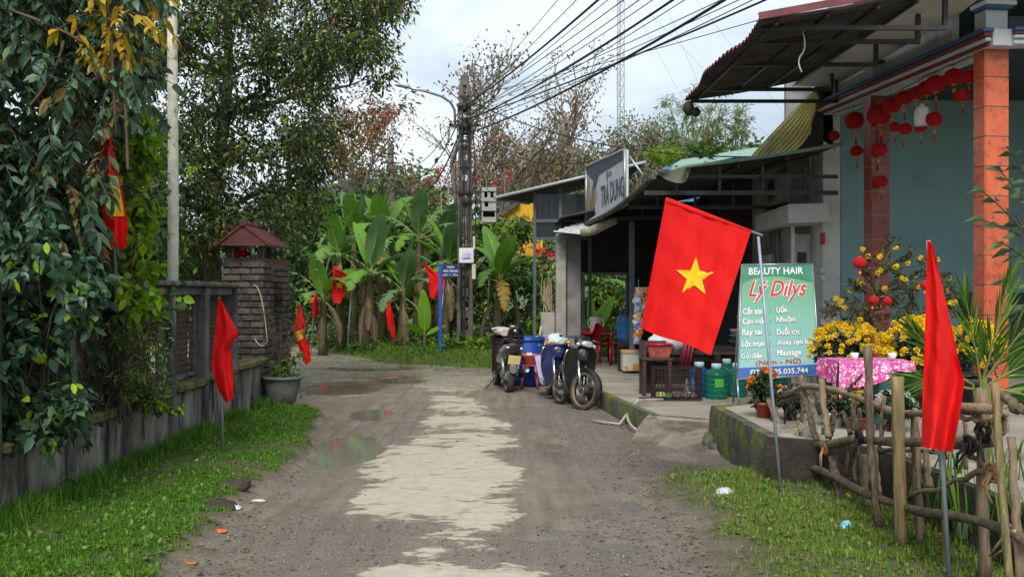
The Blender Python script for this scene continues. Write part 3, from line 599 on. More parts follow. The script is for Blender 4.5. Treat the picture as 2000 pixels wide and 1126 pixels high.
def along(name, s0, s1, off, z0, z1, w, mat):
    c = A0 + D * ((s0 + s1) / 2) + N * off; MB().box((c.x, c.y, (z0 + z1) / 2), (w, s1 - s0, z1 - z0), rotD, bev=.008).build(name, mat, house)
# beam over the columns with its stepped mouldings (N points to the road)
along('beam', -.25, 3.75, 0, 4.22, 4.4, .28, mPaleMould)
along('moulding', -.2, 3.8, .155, 4.235, 4.27, .04, mMaroon); along('moulding', -.22, 3.8, .17, 4.272, 4.315, .07, mPaleMould)
along('moulding', -.24, 3.82, .185, 4.318, 4.36, .1, mMaroon); along('moulding', -.26, 3.84, .195, 4.363, 4.405, .13, mBlueT)
for z0, z1, y, m in ((4.235, 4.29, .0, mPaleMould), (4.292, 4.33, -.03, mPaleMould), (4.332, 4.363, -.045, mMaroon), (4.365, 4.403, -.06, mBlueT)):
    MB().box((7.2, 10.34 + y, (z0 + z1) / 2), (3.85, .2, z1 - z0), bev=.008).build('front_moulding', m, house)
for c in (A0, B0):                          # short pier and flaring capital
    MB().box((c.x, c.y, 4.52), (.25, .2, .24), rotD).build('pier', mPaleMould, house)
    z = 4.64
    for w, h_, m in ((.3, .035, mBlueT), (.36, .05, mPaleMould), (.42, .03, mMaroon), (.46, .06, mPaleMould), (.54, .05, mBlueT)):
        MB().box((c.x - .0, c.y - .05, z + h_ / 2), (w, w * .8, h_ - .002), rotD, bev=.006).build('capital', m, house); z += h_
MB().slab(*slab_z([(4.85, 14.35), (9, 14.35), (9, 14.55), (4.85, 14.55)], FZ, 4.9)).build('back_wall', mTeal, house)
MB().slab(*slab_z([(6.6, 14.33), (9, 14.33), (9, 14.35), (6.6, 14.35)], TZ, 1.63)).build('dado', mTealDk, house)
MB().slab(*slab_z([(8.6, 9), (9, 9), (9, 14.34), (8.6, 14.34)], TZ, 4.9)).build('inner_wall', mTeal, house)
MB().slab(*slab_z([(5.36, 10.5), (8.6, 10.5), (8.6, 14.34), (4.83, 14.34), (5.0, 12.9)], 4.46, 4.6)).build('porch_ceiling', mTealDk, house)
MB().box((4.70, 14.6, 2.75), (.26, .6, 5.3), bev=.01).build('end_wall', mWhiteWall, house)
MB().slab(*slab_z([(4.08, 9.35), (9, 9.35), (9, 14.3), (4.08, 14.3)], 5.08, 5.3)).build('roof_slab', mWhiteWall, house)
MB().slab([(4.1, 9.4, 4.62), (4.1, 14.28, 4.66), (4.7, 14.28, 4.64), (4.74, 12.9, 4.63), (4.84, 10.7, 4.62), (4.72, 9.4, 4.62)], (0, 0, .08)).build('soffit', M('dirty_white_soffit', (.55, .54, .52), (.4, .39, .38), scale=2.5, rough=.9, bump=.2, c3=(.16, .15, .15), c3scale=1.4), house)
MB().slab(*slab_z([(5.02, 11.1), (5.1, 11.1), (4.85, 14.28), (4.78, 14.28)], 4.42, 5.078)).build('parapet', mWhiteWall, house)
def corr(fn, n_w, nu, nv, amp, along_u):
    """corrugated sheet: fn(u, v) is the flat sheet; the waves run across u or v"""
    def g(u, v):
        p = Vector(fn(u, v)); p.z += amp * math.sin(2 * PI * n_w * (u if along_u else v)); return p
    mb = MB(); mb.grid(g, nu, nv, True); base = list(mb.v); w = nu + 1
    return mb
mRustUnder = M('dark_rusty_roof_sheet', (.06, .055, .055), (.025, .023, .024), scale=4, rough=.75, bump=.15, c3=(.13, .05, .035), c3scale=3, c3lo=.56, c3hi=.7)  # near-black sheet with rust patches
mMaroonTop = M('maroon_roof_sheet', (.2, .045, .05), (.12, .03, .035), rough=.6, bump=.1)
def up_roof(u, v):
    y = 9.5 + 4.25 * u; a = Vector((2.42 + .05 * math.sin(u * 9), y, 4.27 + .09 * u + .012 * math.sin(u * 23))); b = Vector((4.12, y, 4.58 + .07 * u)); return a.lerp(b, v) - Vector((0, 0, .03 * math.sin(v * PI)))
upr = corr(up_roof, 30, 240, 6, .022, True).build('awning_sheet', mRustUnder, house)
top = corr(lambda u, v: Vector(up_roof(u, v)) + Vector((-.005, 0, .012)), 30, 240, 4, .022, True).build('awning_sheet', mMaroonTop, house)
MB().box((3.27, 9.49, 4.47), (1.75, .02, .07), Matrix.Rotation(-math.atan2(.31, 1.7), 3, 'Y')).build('awning_trim', mMaroonTop, house)
for y, z in ((9.75, 4.27), (10.4, 4.30), (11.6, 4.34), (13.2, 4.38), (13.6, 4.3)):
    x1 = 4.36 if y < 13.5 else 4.55
    MB().box((2.5 / 2 + x1 / 2, y, z), (x1 - 2.5, .045, .045)).build('bracket', mDarkSteel, house)
    MB().box((x1 - .02, y, (z + 4.62) / 2), (.045, .045, 4.62 - z - .05)).build('bracket_stub', mDarkSteel, house)
for x, z in ((2.6, 4.29), (3.1, 4.37), (3.6, 4.45), (4.0, 4.52)):
    MB().tube([(x, 9.55, z - .03), (x, 13.7, z + .05)], .022, n=4).build('purlin', mDarkSteel, house)
MB().tube(bez((2.95, 9.9, 4.3), (3.02, 9.9, 4.1), (2.93, 9.9, 4.02), 6) + bez((2.93, 9.9, 4.02), (2.9, 9.9, 3.95), (2.95, 9.9, 3.86), 4)[1:], .008, n=4).build('loose_cord', mWhitePl, house)
MB().ball((2.47, 13.6, 4.2), .09, 8, 6, (.9, 1, 1.2)).ball((2.56, 13.55, 4.14), .07, 8, 6).build('black_wrapping', mBlackRub, house)

# ================================================================ SALON CORNER
mGreyWall = M('grey_plaster', (.3, .3, .29), (.2, .2, .2), scale=2.2, rough=.9, bump=.2, c3=(.07, .07, .072), c3scale=1.5, c3lo=.5, c3hi=.68)
mAlu = M('pale_aluminium', (.55, .57, .56), (.45, .46, .46), rough=.4, metal=.3, bump=.03)
salon = thing('hair_salon', (4.4, 15, FZ), 'narrow grey salon front with glass door and rough concrete canopy', 'building')
MB().box((4.26, 15.95, 2.0), (.12, 2.1, 3.6)).build('side_wall', mGreyWall, salon)
MB().box((4.44, 14.96, 3.15), (.25, .1, 1.25)).build('front_wall', mGreyWall, salon)
MB().box((4.6, 15.32, 2.6), (.6, .1, 4.8)).build('rear_wall', mGreyWall, salon)
MB().slab([(3.98, 14.0, 2.63), (4.56, 14.0, 2.65), (4.56, 16.1, 2.65), (4.02, 16.1, 2.63)], (0, 0, .27)).build('canopy_slab', mWhiteWall, salon)
dr = MB().box((4.44, 14.93, 1.38), (.25, .04, 2.28)).build('door', M('salon_door_white', (.62, .63, .62), (.5, .5, .5), rough=.5, bump=.05), salon)
MB().box((4.44, 14.9, 1.7), (.13, .02, 1.1)).build('pane', M('dim_glass', (.05, .055, .06), (.16, .1, .1), scale=3, rough=.12, bump=0), dr)
for x in (4.335, 4.545): MB().box((x, 14.895, 1.38), (.035, .035, 2.3)).build('door_frame', mAlu, dr)
MB().box((4.36, 14.87, 1.2), (.02, .03, .16)).build('handle', mGalv, dr)
MB().box((4.21, 14.6, 1.45), (.05, .05, 2.35)).build('steel_post', mAlu, salon)
for z, c in ((2.42, (.5, .03, .03)), (1.95, (.7, .7, .7)), (1.85, (.7, .7, .7)), (1.2, (.7, .7, .7))):
    MB().box((4.555, 14.27, z), (.06, .06, .17 if z > 2.2 else .08), bev=.008).build('switch_box', M('box_%d' % int(c[1] * 10), c, rough=.5, bump=0), salon)
ac = MB().box((4.08, 14.9, 3.2), (.22, .65, .45), bev=.02).build('air_conditioner', M('dark_grey_appliance', (.2, .2, .2), (.09, .09, .09), rough=.7), salon)  # mottled dark grey casing
MB().lathe([(.16, 0), (.16, .01), (.13, .012), (.0, .012)], 16, (3.965, 14.9, 3.2), axis=(-1, 0, 0)).build('fan_grille', mDarkSteel, ac)
MB().tube(bez((4.17, 15.25, 2.6), (4.12, 15.2, 2.2), (4.16, 15.0, 1.9), 6), .03, n=6).tube(bez((4.17, 15.45, 2.6), (4.14, 15.4, 2.1), (4.16, 15.15, 1.9), 6), .025, n=6).build('drain_hose', M('grey_hose', (.2, .19, .18), rough=.7), salon)
MB().box((4.16, 15.8, 2.0), (.08, .45, .5), bev=.01).build('meter_box', mAlu, salon)
# buckled yellow plastic sheet between the two roofs
def ysheet(u, v):
    top = bez(P(1590, 176, 14.0), P(1550, 215, 14.1), P(1462, 309, 13.9), 10); low = bez(P(1600, 196, 14.2), P(1592, 268, 14.4), P(1545, 300, 14.1), 10)
    k = v * 10; i = min(int(k), 9); f = k - i
    p = top[i].lerp(top[i + 1], f).lerp(low[i].lerp(low[i + 1], f), u); return p + Vector((0, -.03 * math.sin(2 * PI * 8 * u) - .05 * math.sin(v * 7 + u * 3), .012 * math.sin(u * 50)))
MB().grid(ysheet, 64, 20).build('plastic_sheet', M('yellowed_plastic_sheet', (.78, .68, .3), (.6, .5, .2), scale=5, rough=.5, bump=.1, trans=.45, c3=(.3, .33, .28), c3scale=2, c3lo=.55, c3hi=.7), salon)
MB().slab([P(1588, 172, 14.3), P(1625, 150, 14.3), P(1628, 288, 14.3), P(1545, 298, 14.35), P(1585, 260, 14.3)], (0, .05, 0)).build('upper_wall', M('near_black_wall', (.06, .06, .065), (.03, .03, .033), rough=.9), salon)  # near-black wall piece beside the plastic sheet

# ================================================================ OPEN SHOP
mDarkWall = M('shade_dark_wall', (.05, .048, .047), (.022, .022, .022), scale=2, rough=.9, bump=.2)  # shop interior shade painted into the wall colour; also backs the cabinet
mGreenTop = M('green_sheet', (.22, .34, .27), (.15, .24, .19), rough=.55, bump=.1, c3=(.3, .29, .2), c3scale=3)
shop = thing('open_shop', (2.8, 18, FZ), 'dark open-fronted village shop under a sagging sheet roof', 'shop')
def shop_roof(u, v):
    f = Vector((1.99, 13.45, 3.33)).lerp(Vector((4.56, 13.45, 3.68)), u); b = Vector((1.42, 18.3, 3.2)).lerp(Vector((4.56, 18.3, 3.8)), u)
    p = f.lerp(b, v); p.z -= .10 * math.sin(v * PI) * (1 - u) + .03 * math.sin(u * PI); 
    if u < .15: p.z -= (.15 - u) * 1.1 * (.4 + v)
    return p
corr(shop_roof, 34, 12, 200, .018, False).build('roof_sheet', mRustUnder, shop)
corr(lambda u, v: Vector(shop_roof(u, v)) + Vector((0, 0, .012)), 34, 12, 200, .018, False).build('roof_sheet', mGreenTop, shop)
MB().tube([Vector(shop_roof(i / 12, 0)) + Vector((0, -.02, -.005)) for i in range(13)], .022, n=6).build('front_trim', mGreenTop, shop)
MB().tube([Vector(shop_roof(0, i / 12)) + Vector((-.03, 0, -.03)) for i in range(13)], .045, n=8).build('gutter', M('old_gutter', (.1, .095, .08), (.05, .05, .045), rough=.8, bump=.3), shop)
def torn(u, v):
    a = P(1282, 333, 13.4).lerp(P(1345, 327, 13.4), u); return a + Vector((.12 * v * math.sin(3 * u), -.02 - .04 * math.sin(u * 9 + v * 4), -.2 * v * math.sin(PI * min(1, u * 1.05)) ** .7))
MB().grid(torn, 16, 6).build('torn_shade_net', M('pale_green_net', (.2, .23, .16), (.12, .14, .1), scale=9, rough=.8, trans=.3), shop)
for y, zb in ((13.6, 3.02), (15.4, 2.98), (17.2, 2.95)):
    z = zb
    MB().box((3.2, y, z), (2.7, .05, .06)).build('truss_chord', mDarkSteel, shop)
    for x in (2.3, 2.9, 3.5, 4.1): MB().box((x, y, z + .2), (.04, .04, .36)).build('truss_strut', mDarkSteel, shop)
MB().box((3.2, 13.62, 3.25), (2.72, .04, .05)).build('truss_chord', mDarkSteel, shop)
for x in (2.4, 3.1, 3.8): MB().tube([Vector(shop_roof((x - 1.9) / 2.66, .01)) - Vector((0, 0, .07)), Vector(shop_roof((x - 1.6) / 2.9, .98)) - Vector((0, 0, .07))], .025, n=4).build('purlin', mDarkSteel, shop)
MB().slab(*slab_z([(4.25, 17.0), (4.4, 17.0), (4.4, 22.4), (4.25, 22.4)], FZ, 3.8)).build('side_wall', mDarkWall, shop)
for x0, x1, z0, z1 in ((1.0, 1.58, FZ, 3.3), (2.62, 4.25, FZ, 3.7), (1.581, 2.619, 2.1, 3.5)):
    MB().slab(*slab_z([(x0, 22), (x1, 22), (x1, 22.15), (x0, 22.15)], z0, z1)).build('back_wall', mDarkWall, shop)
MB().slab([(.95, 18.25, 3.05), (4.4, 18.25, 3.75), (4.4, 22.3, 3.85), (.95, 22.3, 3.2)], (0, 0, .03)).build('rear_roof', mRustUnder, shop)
for x0, x1, z0, z1 in ((1.585, 2.615, 2.04, 2.1), (1.585, 1.64, FZ, 2.04), (2.56, 2.615, FZ, 2.04)):
    MB().box(((x0 + x1) / 2, 21.97, (z0 + z1) / 2), (x1 - x0, .05, z1 - z0)).build('opening_frame', M('grey_painted_frame', (.22, .24, .25), rough=.6), shop)
MB().box((.925, 18.5, 1.36), (.19, .3, 2.78), bev=.012).build('concrete_column', mConc, shop)
MB().box((1.18, 18.68, 1.36), (.27, .28, 2.78), bev=.012).build('concrete_column', M('grey_concrete_column', (.24, .235, .225), (.15, .145, .14), scale=3, rough=.9, bump=.35, c3=(.08, .075, .07), c3scale=2), shop)
MB().box((.69, 18.75, .63), (.27, .3, 1.26), bev=.015).build('low_wall', mConc, shop)
MB().box((2.13, 17.3, 1.55), (.09, .09, 2.7)).build('steel_post', M('blue_grey_steel', (.12, .13, .15), rough=.6), shop)
def aw(u, v):
    p = P(1080, 452, 18.2).lerp(P(1158, 425, 18.9), u).lerp(P(1140, 458, 17.6).lerp(P(1196, 430, 17.9), u), v); p.z += .012 * math.sin(u * 46); return p
MB().grid(aw, 44, 4).build('small_awning', M('white_metal_sheet', (.62, .63, .63), (.42, .42, .41), rough=.5, metal=.2, bump=.08, c3=(.25, .2, .15), c3scale=5), shop)
MB().tube([P(1136, 455, 17.5), P(1158, 450, 17.4), P(1182, 438, 17.2), P(1204, 430, 17.1)], [.07, .085, .085, .06], n=10).build('gutter_bag', M('dirty_cloth_gutter', (.42, .41, .3), (.22, .21, .16), scale=8, rough=.9, bump=.5), shop)

# ================================================================ SECOND SHED BEHIND
shed = thing('steel_shed', (1.2, 21, 0), 'grey lean-to shed with steel frame windows behind the shop', 'shed')
q = [(-.32, 19.8, 3.55), (2.72, 19.8, 4.27), (2.9, 24, 4.5), (.45, 24, 3.85)]
def shr(u, v): return Vector(q[0]).lerp(Vector(q[1]), u).lerp(Vector(q[3]).lerp(Vector(q[2]), u), v)
corr(shr, 22, 130, 6, .018, True).build('roof_sheet', mRustUnder, shed)
MB().tube([Vector(q[0]) + Vector((0, -.02, .02)), Vector(q[1]) + Vector((0, -.02, .02))], .035, n=4).build('roof_trim', M('pale_grey_trim', (.45, .46, .46), (.3, .3, .3), rough=.6), shed)
MB().tube([Vector(q[0]) + Vector((-.02, 0, .0)), Vector(q[3]) + Vector((-.02, 0, .0))], .04, n=4).build('roof_trim', mGalv, shed)
mBG = M('blue_grey_paint', (.1, .125, .15), (.07, .085, .1), rough=.5, bump=.08)
for x, z0, z1 in ((.47, 0, 3.72), (1.0, 2.76, 3.8), (1.62, 1.0, 3.95)): MB().box((x, 20.2, (z0 + z1) / 2), (.06, .06, z1 - z0)).build('frame_post', mBG, shed)
for z in (3.13, 2.76): MB().box((1.06, 20.16, z), (1.12, .05, .06)).build('frame_rail', mBG, shed)
for a, b in ((.5, .97), (1.03, 1.59)):
    MB().box(((a + b) / 2, 20.22, 3.42), (b - a, .02, .52)).build('pane', M('black_window', (.012, .014, .018), (.02, .022, .026), rough=.15, bump=0), shed)
    MB().box(((a + b) / 2, 20.22, 2.945), (b - a, .02, .31)).build('pane', MATS['black_window'], shed)
# sign over the eave, along the road
s0, s1 = Vector((1.46, 19.0, 0)), Vector((1.83, 15.7, 0)); zt0, zt1 = 4.1, 3.94; zb0, zb1 = 2.92, 3.05
sg = thing('shop_sign', (1.65, 17.3, 2.9), 'white and navy lettered signboard fixed along the shop eave', 'sign')
def sgp(u, v, e=0.0):
    p = s0.lerp(s1, u); z = (zt0 + (zt1 - zt0) * u) * (1 - v) + (zb0 + (zb1 - zb0) * u) * v
    n_ = Vector((-1, -.112, 0)).normalized(); return Vector((p.x, p.y, z)) + n_ * e
mSgW = M('faded_white_print', (.55, .57, .58), (.45, .47, .48), rough=.55, bump=.02); mSgN = M('navy_print', (.05, .06, .12), rough=.55, bump=.02); mSgT = M('tan_print', (.45, .33, .2), (.3, .2, .15), scale=4, rough=.55, bump=.02)
MB().slab([sgp(0, 0), sgp(1, 0), sgp(1, 1), sgp(0, 1)], (.05, 0, 0)).build('board', mSgW, sg)
MB().add([sgp(.0, 0, .004), sgp(1, 0, .004), sgp(1, .17, .004), sgp(.36, .24, .004), sgp(.22, .55, .004), sgp(.28, 1, .004), sgp(.12, 1, .004), sgp(.12, .6, .004), sgp(.2, .3, .004), sgp(0, .12, .004)], [tuple(range(10))]).build('navy_band', mSgN, sg)
MB().quad(sgp(0, .14, .004), sgp(.11, .3, .004), sgp(.11, 1, .004), sgp(0, 1, .004)).build('tan_panel', mSgT, sg)
for fr in (((0, 0), (1, 0)), ((0, 1), (1, 1)), ((0, 0), (0, 1)), ((1, 0), (1, 1))): MB().tube([sgp(*fr[0], .01), sgp(*fr[1], .01)], .025, n=4).build('frame', mGalv, sg)
def sign_text(body, u0, u1, v0, v1, fn, mat, parent, e=.008, name='lettering', **kw):
    V, Fc = text2d(body, **kw); x0, y0 = V[:, 0].min(), V[:, 1].min(); w, h_ = V[:, 0].max() - x0, V[:, 1].max() - y0
    mb = MB(); mb.add([fn(u0 + (p[0] - x0) / w * (u1 - u0), v1 + (p[1] - y0) / h_ * (v0 - v1), e) for p in V], Fc); return mb.build(name, mat, parent)
sign_text('TRÀ DUNG', .42, .97, .36, .82, sgp, mSgN, sg, bold=.012); sign_text('ĐA', .56, .7, .25, .36, sgp, mSgN, sg)
mGold = M('gold_print', (.5, .4, .16), rough=.5)
for k, (u, w, v0, v1) in enumerate(((.15, .022, .52, .84), (.19, .03, .46, .8), (.24, .03, .44, .74), (.29, .018, .5, .66))): MB().quad(sgp(u, v0, .008), sgp(u + w, v0 - .03, .008), sgp(u + w - .02, v1, .008), sgp(u - .02, v1 + .03, .008)).build('gold_stroke', mGold, sg)
MB().tube([(1.9, 15.8, 3.85), (2.3, 15.8, 3.3)], .02, n=5).build('brace', mGalv, sg)
# little tiled roof ridge behind the sign
tl = thing('tile_roof', (1.9, 20.5, 4.3), 'small brown tiled gable roof peeping over the signboard', 'roof')
mTl = M('brown_roof_tile', (.24, .15, .09), (.1, .07, .05), scale=6, rough=.85, bump=.4, objrnd=.4)
tt = MB().box((0, 0, 0), (.34, .3, .035), bev=.008).build('roof_tile', mTl, tl, local=True); ft = True
for i in range(4):
    for j in range(5):
        o = tt if ft else inst(tt, tl, 'roof_tile'); ft = False
        o.location = Vector((1.58 + i * .2, 20.3 + j * .28, 4.2 + i * .15)) - WO[tl]; o.rotation_euler = (0, -.72, 0)
MB().slab([(1.5, 20.25, 4.0), (2.3, 20.25, 4.6), (2.5, 20.25, 4.0)], (0, .05, 0)).build('gable', mTl, tl)
# blue walled house with a green roof, far behind the shop
bh = thing('far_house', (8.0, 37, 0), 'distant blue-walled building with pale green roof behind the shop', 'building')
MB().box((9.5, 38.5, 3.2), (7.6, 4, 6.4)).build('wall', M('bright_blue_wall', (.07, .2, .42), rough=.8), bh)
MB().slab([P(1300, 340, 36), P(1330, 312, 36), P(1475, 288, 36), P(1600, 285, 36), P(1600, 306, 36), P(1440, 306, 36), P(1340, 326, 36)], (0, 5, .2)).build('roof', M('pale_green_roof', (.3, .45, .4), (.24, .38, .34), rough=.6, bump=.1), bh)
# yellow house and grey tower of concrete boxes up the lane
yh = thing('yellow_house', (.0, 28.4, 0), 'small ochre yellow house with dark roof edge beyond the bananas', 'house')
MB().slab([P(958, 432, 28.4), P(1018, 394, 28.4), P(1060, 400, 28.4), P(1060, 500, 28.4), P(958, 500, 28.4)], (0, 1.2, 0)).build('wall', M('ochre_yellow_wall', (.6, .33, .02), (.5, .26, .02), rough=.85), yh)
MB().slab([P(948, 436, 28.2), P(1012, 390, 28.2), P(1016, 396, 28.2), P(952, 443, 28.2)], (0, 1.5, 0)).build('roof', M('dark_roof_edge', (.1, .08, .07), rough=.9), yh)
MB().slab([P(940, 430, 27.9), P(985, 430, 27.9), P(985, 437, 27.9), P(940, 437, 27.9)], (0, 1.4, 0)).build('wall_coping', mConc, yh)
mTow = M('pale_grey_cement', (.4, .4, .38), (.27, .27, .26), scale=3, rough=.9, bump=.2)
tw = thing('cable_cabinet', P(955, 434, 23.1), 'pale grey cabinet with square openings fixed right of the utility pole', 'cabinet')
a, b = P(941, 366, 23.1), P(969, 366, 23.1); wd = b.x - a.x; cx = (a.x + b.x) / 2
zt = a.z; zb = P(941, 434, 23.1).z
cells = [(366, 374), (374, 386), (386, 394), (394, 404), (404, 412), (412, 424), (424, 434)]
for i, (y0, y1) in enumerate(cells):
    z1_, z0_ = P(0, y0, 23.1).z, P(0, y1, 23.1).z
    if i in (1, 3): 
        for f0, f1 in ((0, .18), (.4, .6), (.82, 1)) if i == 1 else ((0, .2), (.45, 1)): MB().box((a.x + wd * (f0 + f1) / 2, 23.15, (z0_ + z1_) / 2), (wd * (f1 - f0), .2, z1_ - z0_)).build('wall_piece', mTow, tw)
    elif i == 5:
        for f0, f1 in ((0, .08), (.92, 1)): MB().box((a.x + wd * (f0 + f1) / 2, 23.15, (z0_ + z1_) / 2), (wd * (f1 - f0), .2, z1_ - z0_)).build('wall_piece', mTow, tw)
    else: MB().box((cx, 23.15, (z0_ + z1_) / 2), (wd, .26, z1_ - z0_ - .002)).build('wall_piece', mTow, tw)
MB().box((cx, 23.35, (zt + zb) / 2), (wd * .96, .1, zt - zb)).build('back_board', mDarkWall, tw)
# ================================================================ VEGETATION TOOLS
def unit(a): return a / np.maximum(np.linalg.norm(a, axis=-1, keepdims=True), 1e-9)
def leaf_arrays(pos, dr, L, W, fold=.18, droop=.0):
    """each leaf: two triangles folded along the midrib"""
    n = len(pos); dr = unit(dr); r = RNG.normal(0, 1, (n, 3)); r[:, 2] += .8; side = unit(np.cross(dr, r)); nr = np.cross(side, dr)
    L = np.broadcast_to(L, (n,))[:, None]; W = np.broadcast_to(W, (n,))[:, None]
    tip = pos + dr * L; tip[:, 2] -= droop * L[:, 0]; mid = pos + dr * L * .45
    V = np.stack([pos, mid + side * W / 2 + nr * W * fold, tip, mid - side * W / 2 + nr * W * fold], 1)
    k = (np.arange(n) * 4)[:, None]; return V.reshape(-1, 3), np.concatenate([k + np.array([0, 1, 2]), k + np.array([0, 2, 3])])
def leaf_hi(pos, dr, L, W, fold=.15, droop=.2):
    """fuller near leaf: six points, four triangles, curved along its length"""
    n = len(pos); dr = unit(dr); r = RNG.normal(0, 1, (n, 3)); r[:, 2] += .8; side = unit(np.cross(dr, r)); nr = np.cross(side, dr); L = np.broadcast_to(L, (n,))[:, None]; W = np.broadcast_to(W, (n,))[:, None]
    dz = np.array([0, 0, 1.0]) * droop * L; a = pos + dr * L * .3 - dz * .1; b = pos + dr * L * .68 - dz * .45; tip = pos + dr * L - dz
    V = np.stack([pos, a + side * W * .46 + nr * W * fold, b + side * W * .4 + nr * W * fold, tip, b - side * W * .4 + nr * W * fold, a - side * W * .46 + nr * W * fold, a, b], 1)
    k = (np.arange(n) * 8)[:, None]; return V.reshape(-1, 3), np.concatenate([k + np.array(t) for t in ([0, 1, 6], [1, 2, 6], [6, 2, 7], [2, 3, 7], [7, 3, 4], [6, 7, 4], [5, 6, 4], [0, 6, 5])])
HI = [False]
def rand_dirs(n, down=0.0):
    d = RNG.normal(0, 1, (n, 3)); d[:, 2] -= down; return unit(d)
def cat(parts):
    V = []; Fc = []; n = 0
    for v, f in parts: V.append(v); Fc.append(f + n); n += len(v)
    return np.concatenate(V), np.concatenate(Fc)
def clump_leaves(c, r, n, L, W, down=.3, sc=(1, 1, .8), tw=None):
    """leaves on short twigs that leave the middle of a clump"""
    c = np.array(c); nt = max(4, n // 9); td = rand_dirs(nt, .1); tl = r * RNG.uniform(.35, 1.05, nt)
    ti = RNG.integers(0, nt, n); f = RNG.uniform(.3, 1.0, n) ** .7
    off = td[ti] * (tl[ti] * f)[:, None] * np.array(sc); pos = c + off + RNG.normal(0, .1 * r, (n, 3))
    if tw is not None:
        for k in range(0, nt, 3): tw.tube([c, c + td[k] * tl[k] * .5 * np.array(sc) + np.array([0, 0, .05 * r]), c + td[k] * tl[k] * np.array(sc)], [.01 * r + .004, .006, .002], n=3, cap=False)
    return (leaf_hi if HI[0] else leaf_arrays)(pos, td[ti] * .8 + rand_dirs(n, down), L * RNG.uniform(.6, 1.25, n), W * RNG.uniform(.7, 1.2, n), droop=.15)
def tree(name, label, base, top, r0, clumps, L, W, mats, bark=None, down=.3, group=None, mixw=None, sub=1.0, cat_='tree', limbr=.05, wob=.25):
    """trunk from base to top, a limb to each clump (centre, radius, leaves), leaves of one or two tints"""
    base, top = Vector(base), Vector(top); t = thing(name, base, label, cat_, group); bark = bark or mBark
    mb = MB(); n = 9; path = []
    for i in range(n + 1):
        f = i / n; p = base.lerp(top, f); s = math.sin(f * PI) * wob * (top - base).length * .15
        path.append(p + Vector((s * math.sin(base.x * 7 + f * 5), s * math.cos(base.y * 3 + f * 4), 0)))
    mb.tube(path, [r0 * (1.25 if i == 0 else 1) * (1 - .72 * i / n) for i in range(n + 1)], n=9); mb.build('trunk', bark, t)
    lm = MB(); parts = [[] for _ in mats]
    cs_ = [Vector(c[0]) for c in clumps]; nh = max(1, len(cs_) // 8); hubs = [cs_[0]]
    while len(hubs) < nh: hubs.append(max(cs_, key=lambda c: min((c - h_).length for h_ in hubs)))
    starts = {}
    for hi, hb_ in enumerate(hubs):        # main limbs
        best = min(range(2, n + 1), key=lambda i: (path[i] - hb_).length + max(0, path[i].z - hb_.z + .1) * 2.5); s = path[best]
        e = s.lerp(hb_, .8); mid = s.lerp(e, .5) + Vector((random.uniform(-.15, .15), random.uniform(-.15, .15), random.uniform(-.02, .2))) * (e - s).length
        rr = min(r0 * (1 - .72 * best / n) * .62, limbr * (.5 + .3 * (e - s).length)); pth = bez(s, mid, e, 8)
        pth = [q + Vector((random.gauss(0, 1), random.gauss(0, 1), random.gauss(0, 1))) * .02 * (e - s).length * (0 < i < 8) for i, q in enumerate(pth)]
        lm.tube(pth, [rr * (1 - .085 * i) for i in range(9)], n=6, cap=False); starts[hi] = (pth, rr)
    for (c, r, k) in clumps:
        c = Vector(c); hi = min(range(len(hubs)), key=lambda i: (hubs[i] - c).length); pth, rr = starts[hi]
        j = min(range(3, 9), key=lambda i: (pth[i] - c).length); s = pth[j]; mid = s.lerp(c, .5) + Vector((random.uniform(-.2, .2), random.uniform(-.2, .2), random.uniform(0, .25))) * (c - s).length
        r1 = rr * (1 - .085 * j) * .6; lm.tube(bez(s, mid, c, 6), [r1 * (1 - .14 * i) for i in range(7)], n=4, cap=False)
        k = int(k * sub); w = mixw or [1] * len(mats); tot = sum(w)
        for j in range(len(mats)):
            kk = int(k * w[j] / tot)
            if kk > 2: parts[j].append(clump_leaves(c, r, kk, L, W, down, tw=lm if j == 0 else None))
    lm.build('limbs', bark, t)
    for j, p in enumerate(parts):
        if p: V, Fc = cat(p); npobj('crown', V, Fc, mats[j], t)
    return t
def scatter_px(poly, n, y0, y1, mind):
    """clump centres inside an outline measured on the photo, spread in depth"""
    out = []; xs = [p[0] for p in poly]; ys = [p[1] for p in poly]; tries = 0
    def inside(x, y):
        c = False; j = len(poly) - 1
        for i in range(len(poly)):
            a, b = poly[i], poly[j]
            if (a[1] > y) != (b[1] > y) and x < (b[0] - a[0]) * (y - a[1]) / (b[1] - a[1]) + a[0]: c = not c
            j = i
        return c
    while len(out) < n and tries < n * 60:
        tries += 1; x, y = random.uniform(min(xs), max(xs)), random.uniform(min(ys), max(ys))
        if not inside(x, y): continue
        p = P(x, y, random.uniform(y0, y1))
        if all((p - q).length > mind for q in out): out.append(p)
    return out
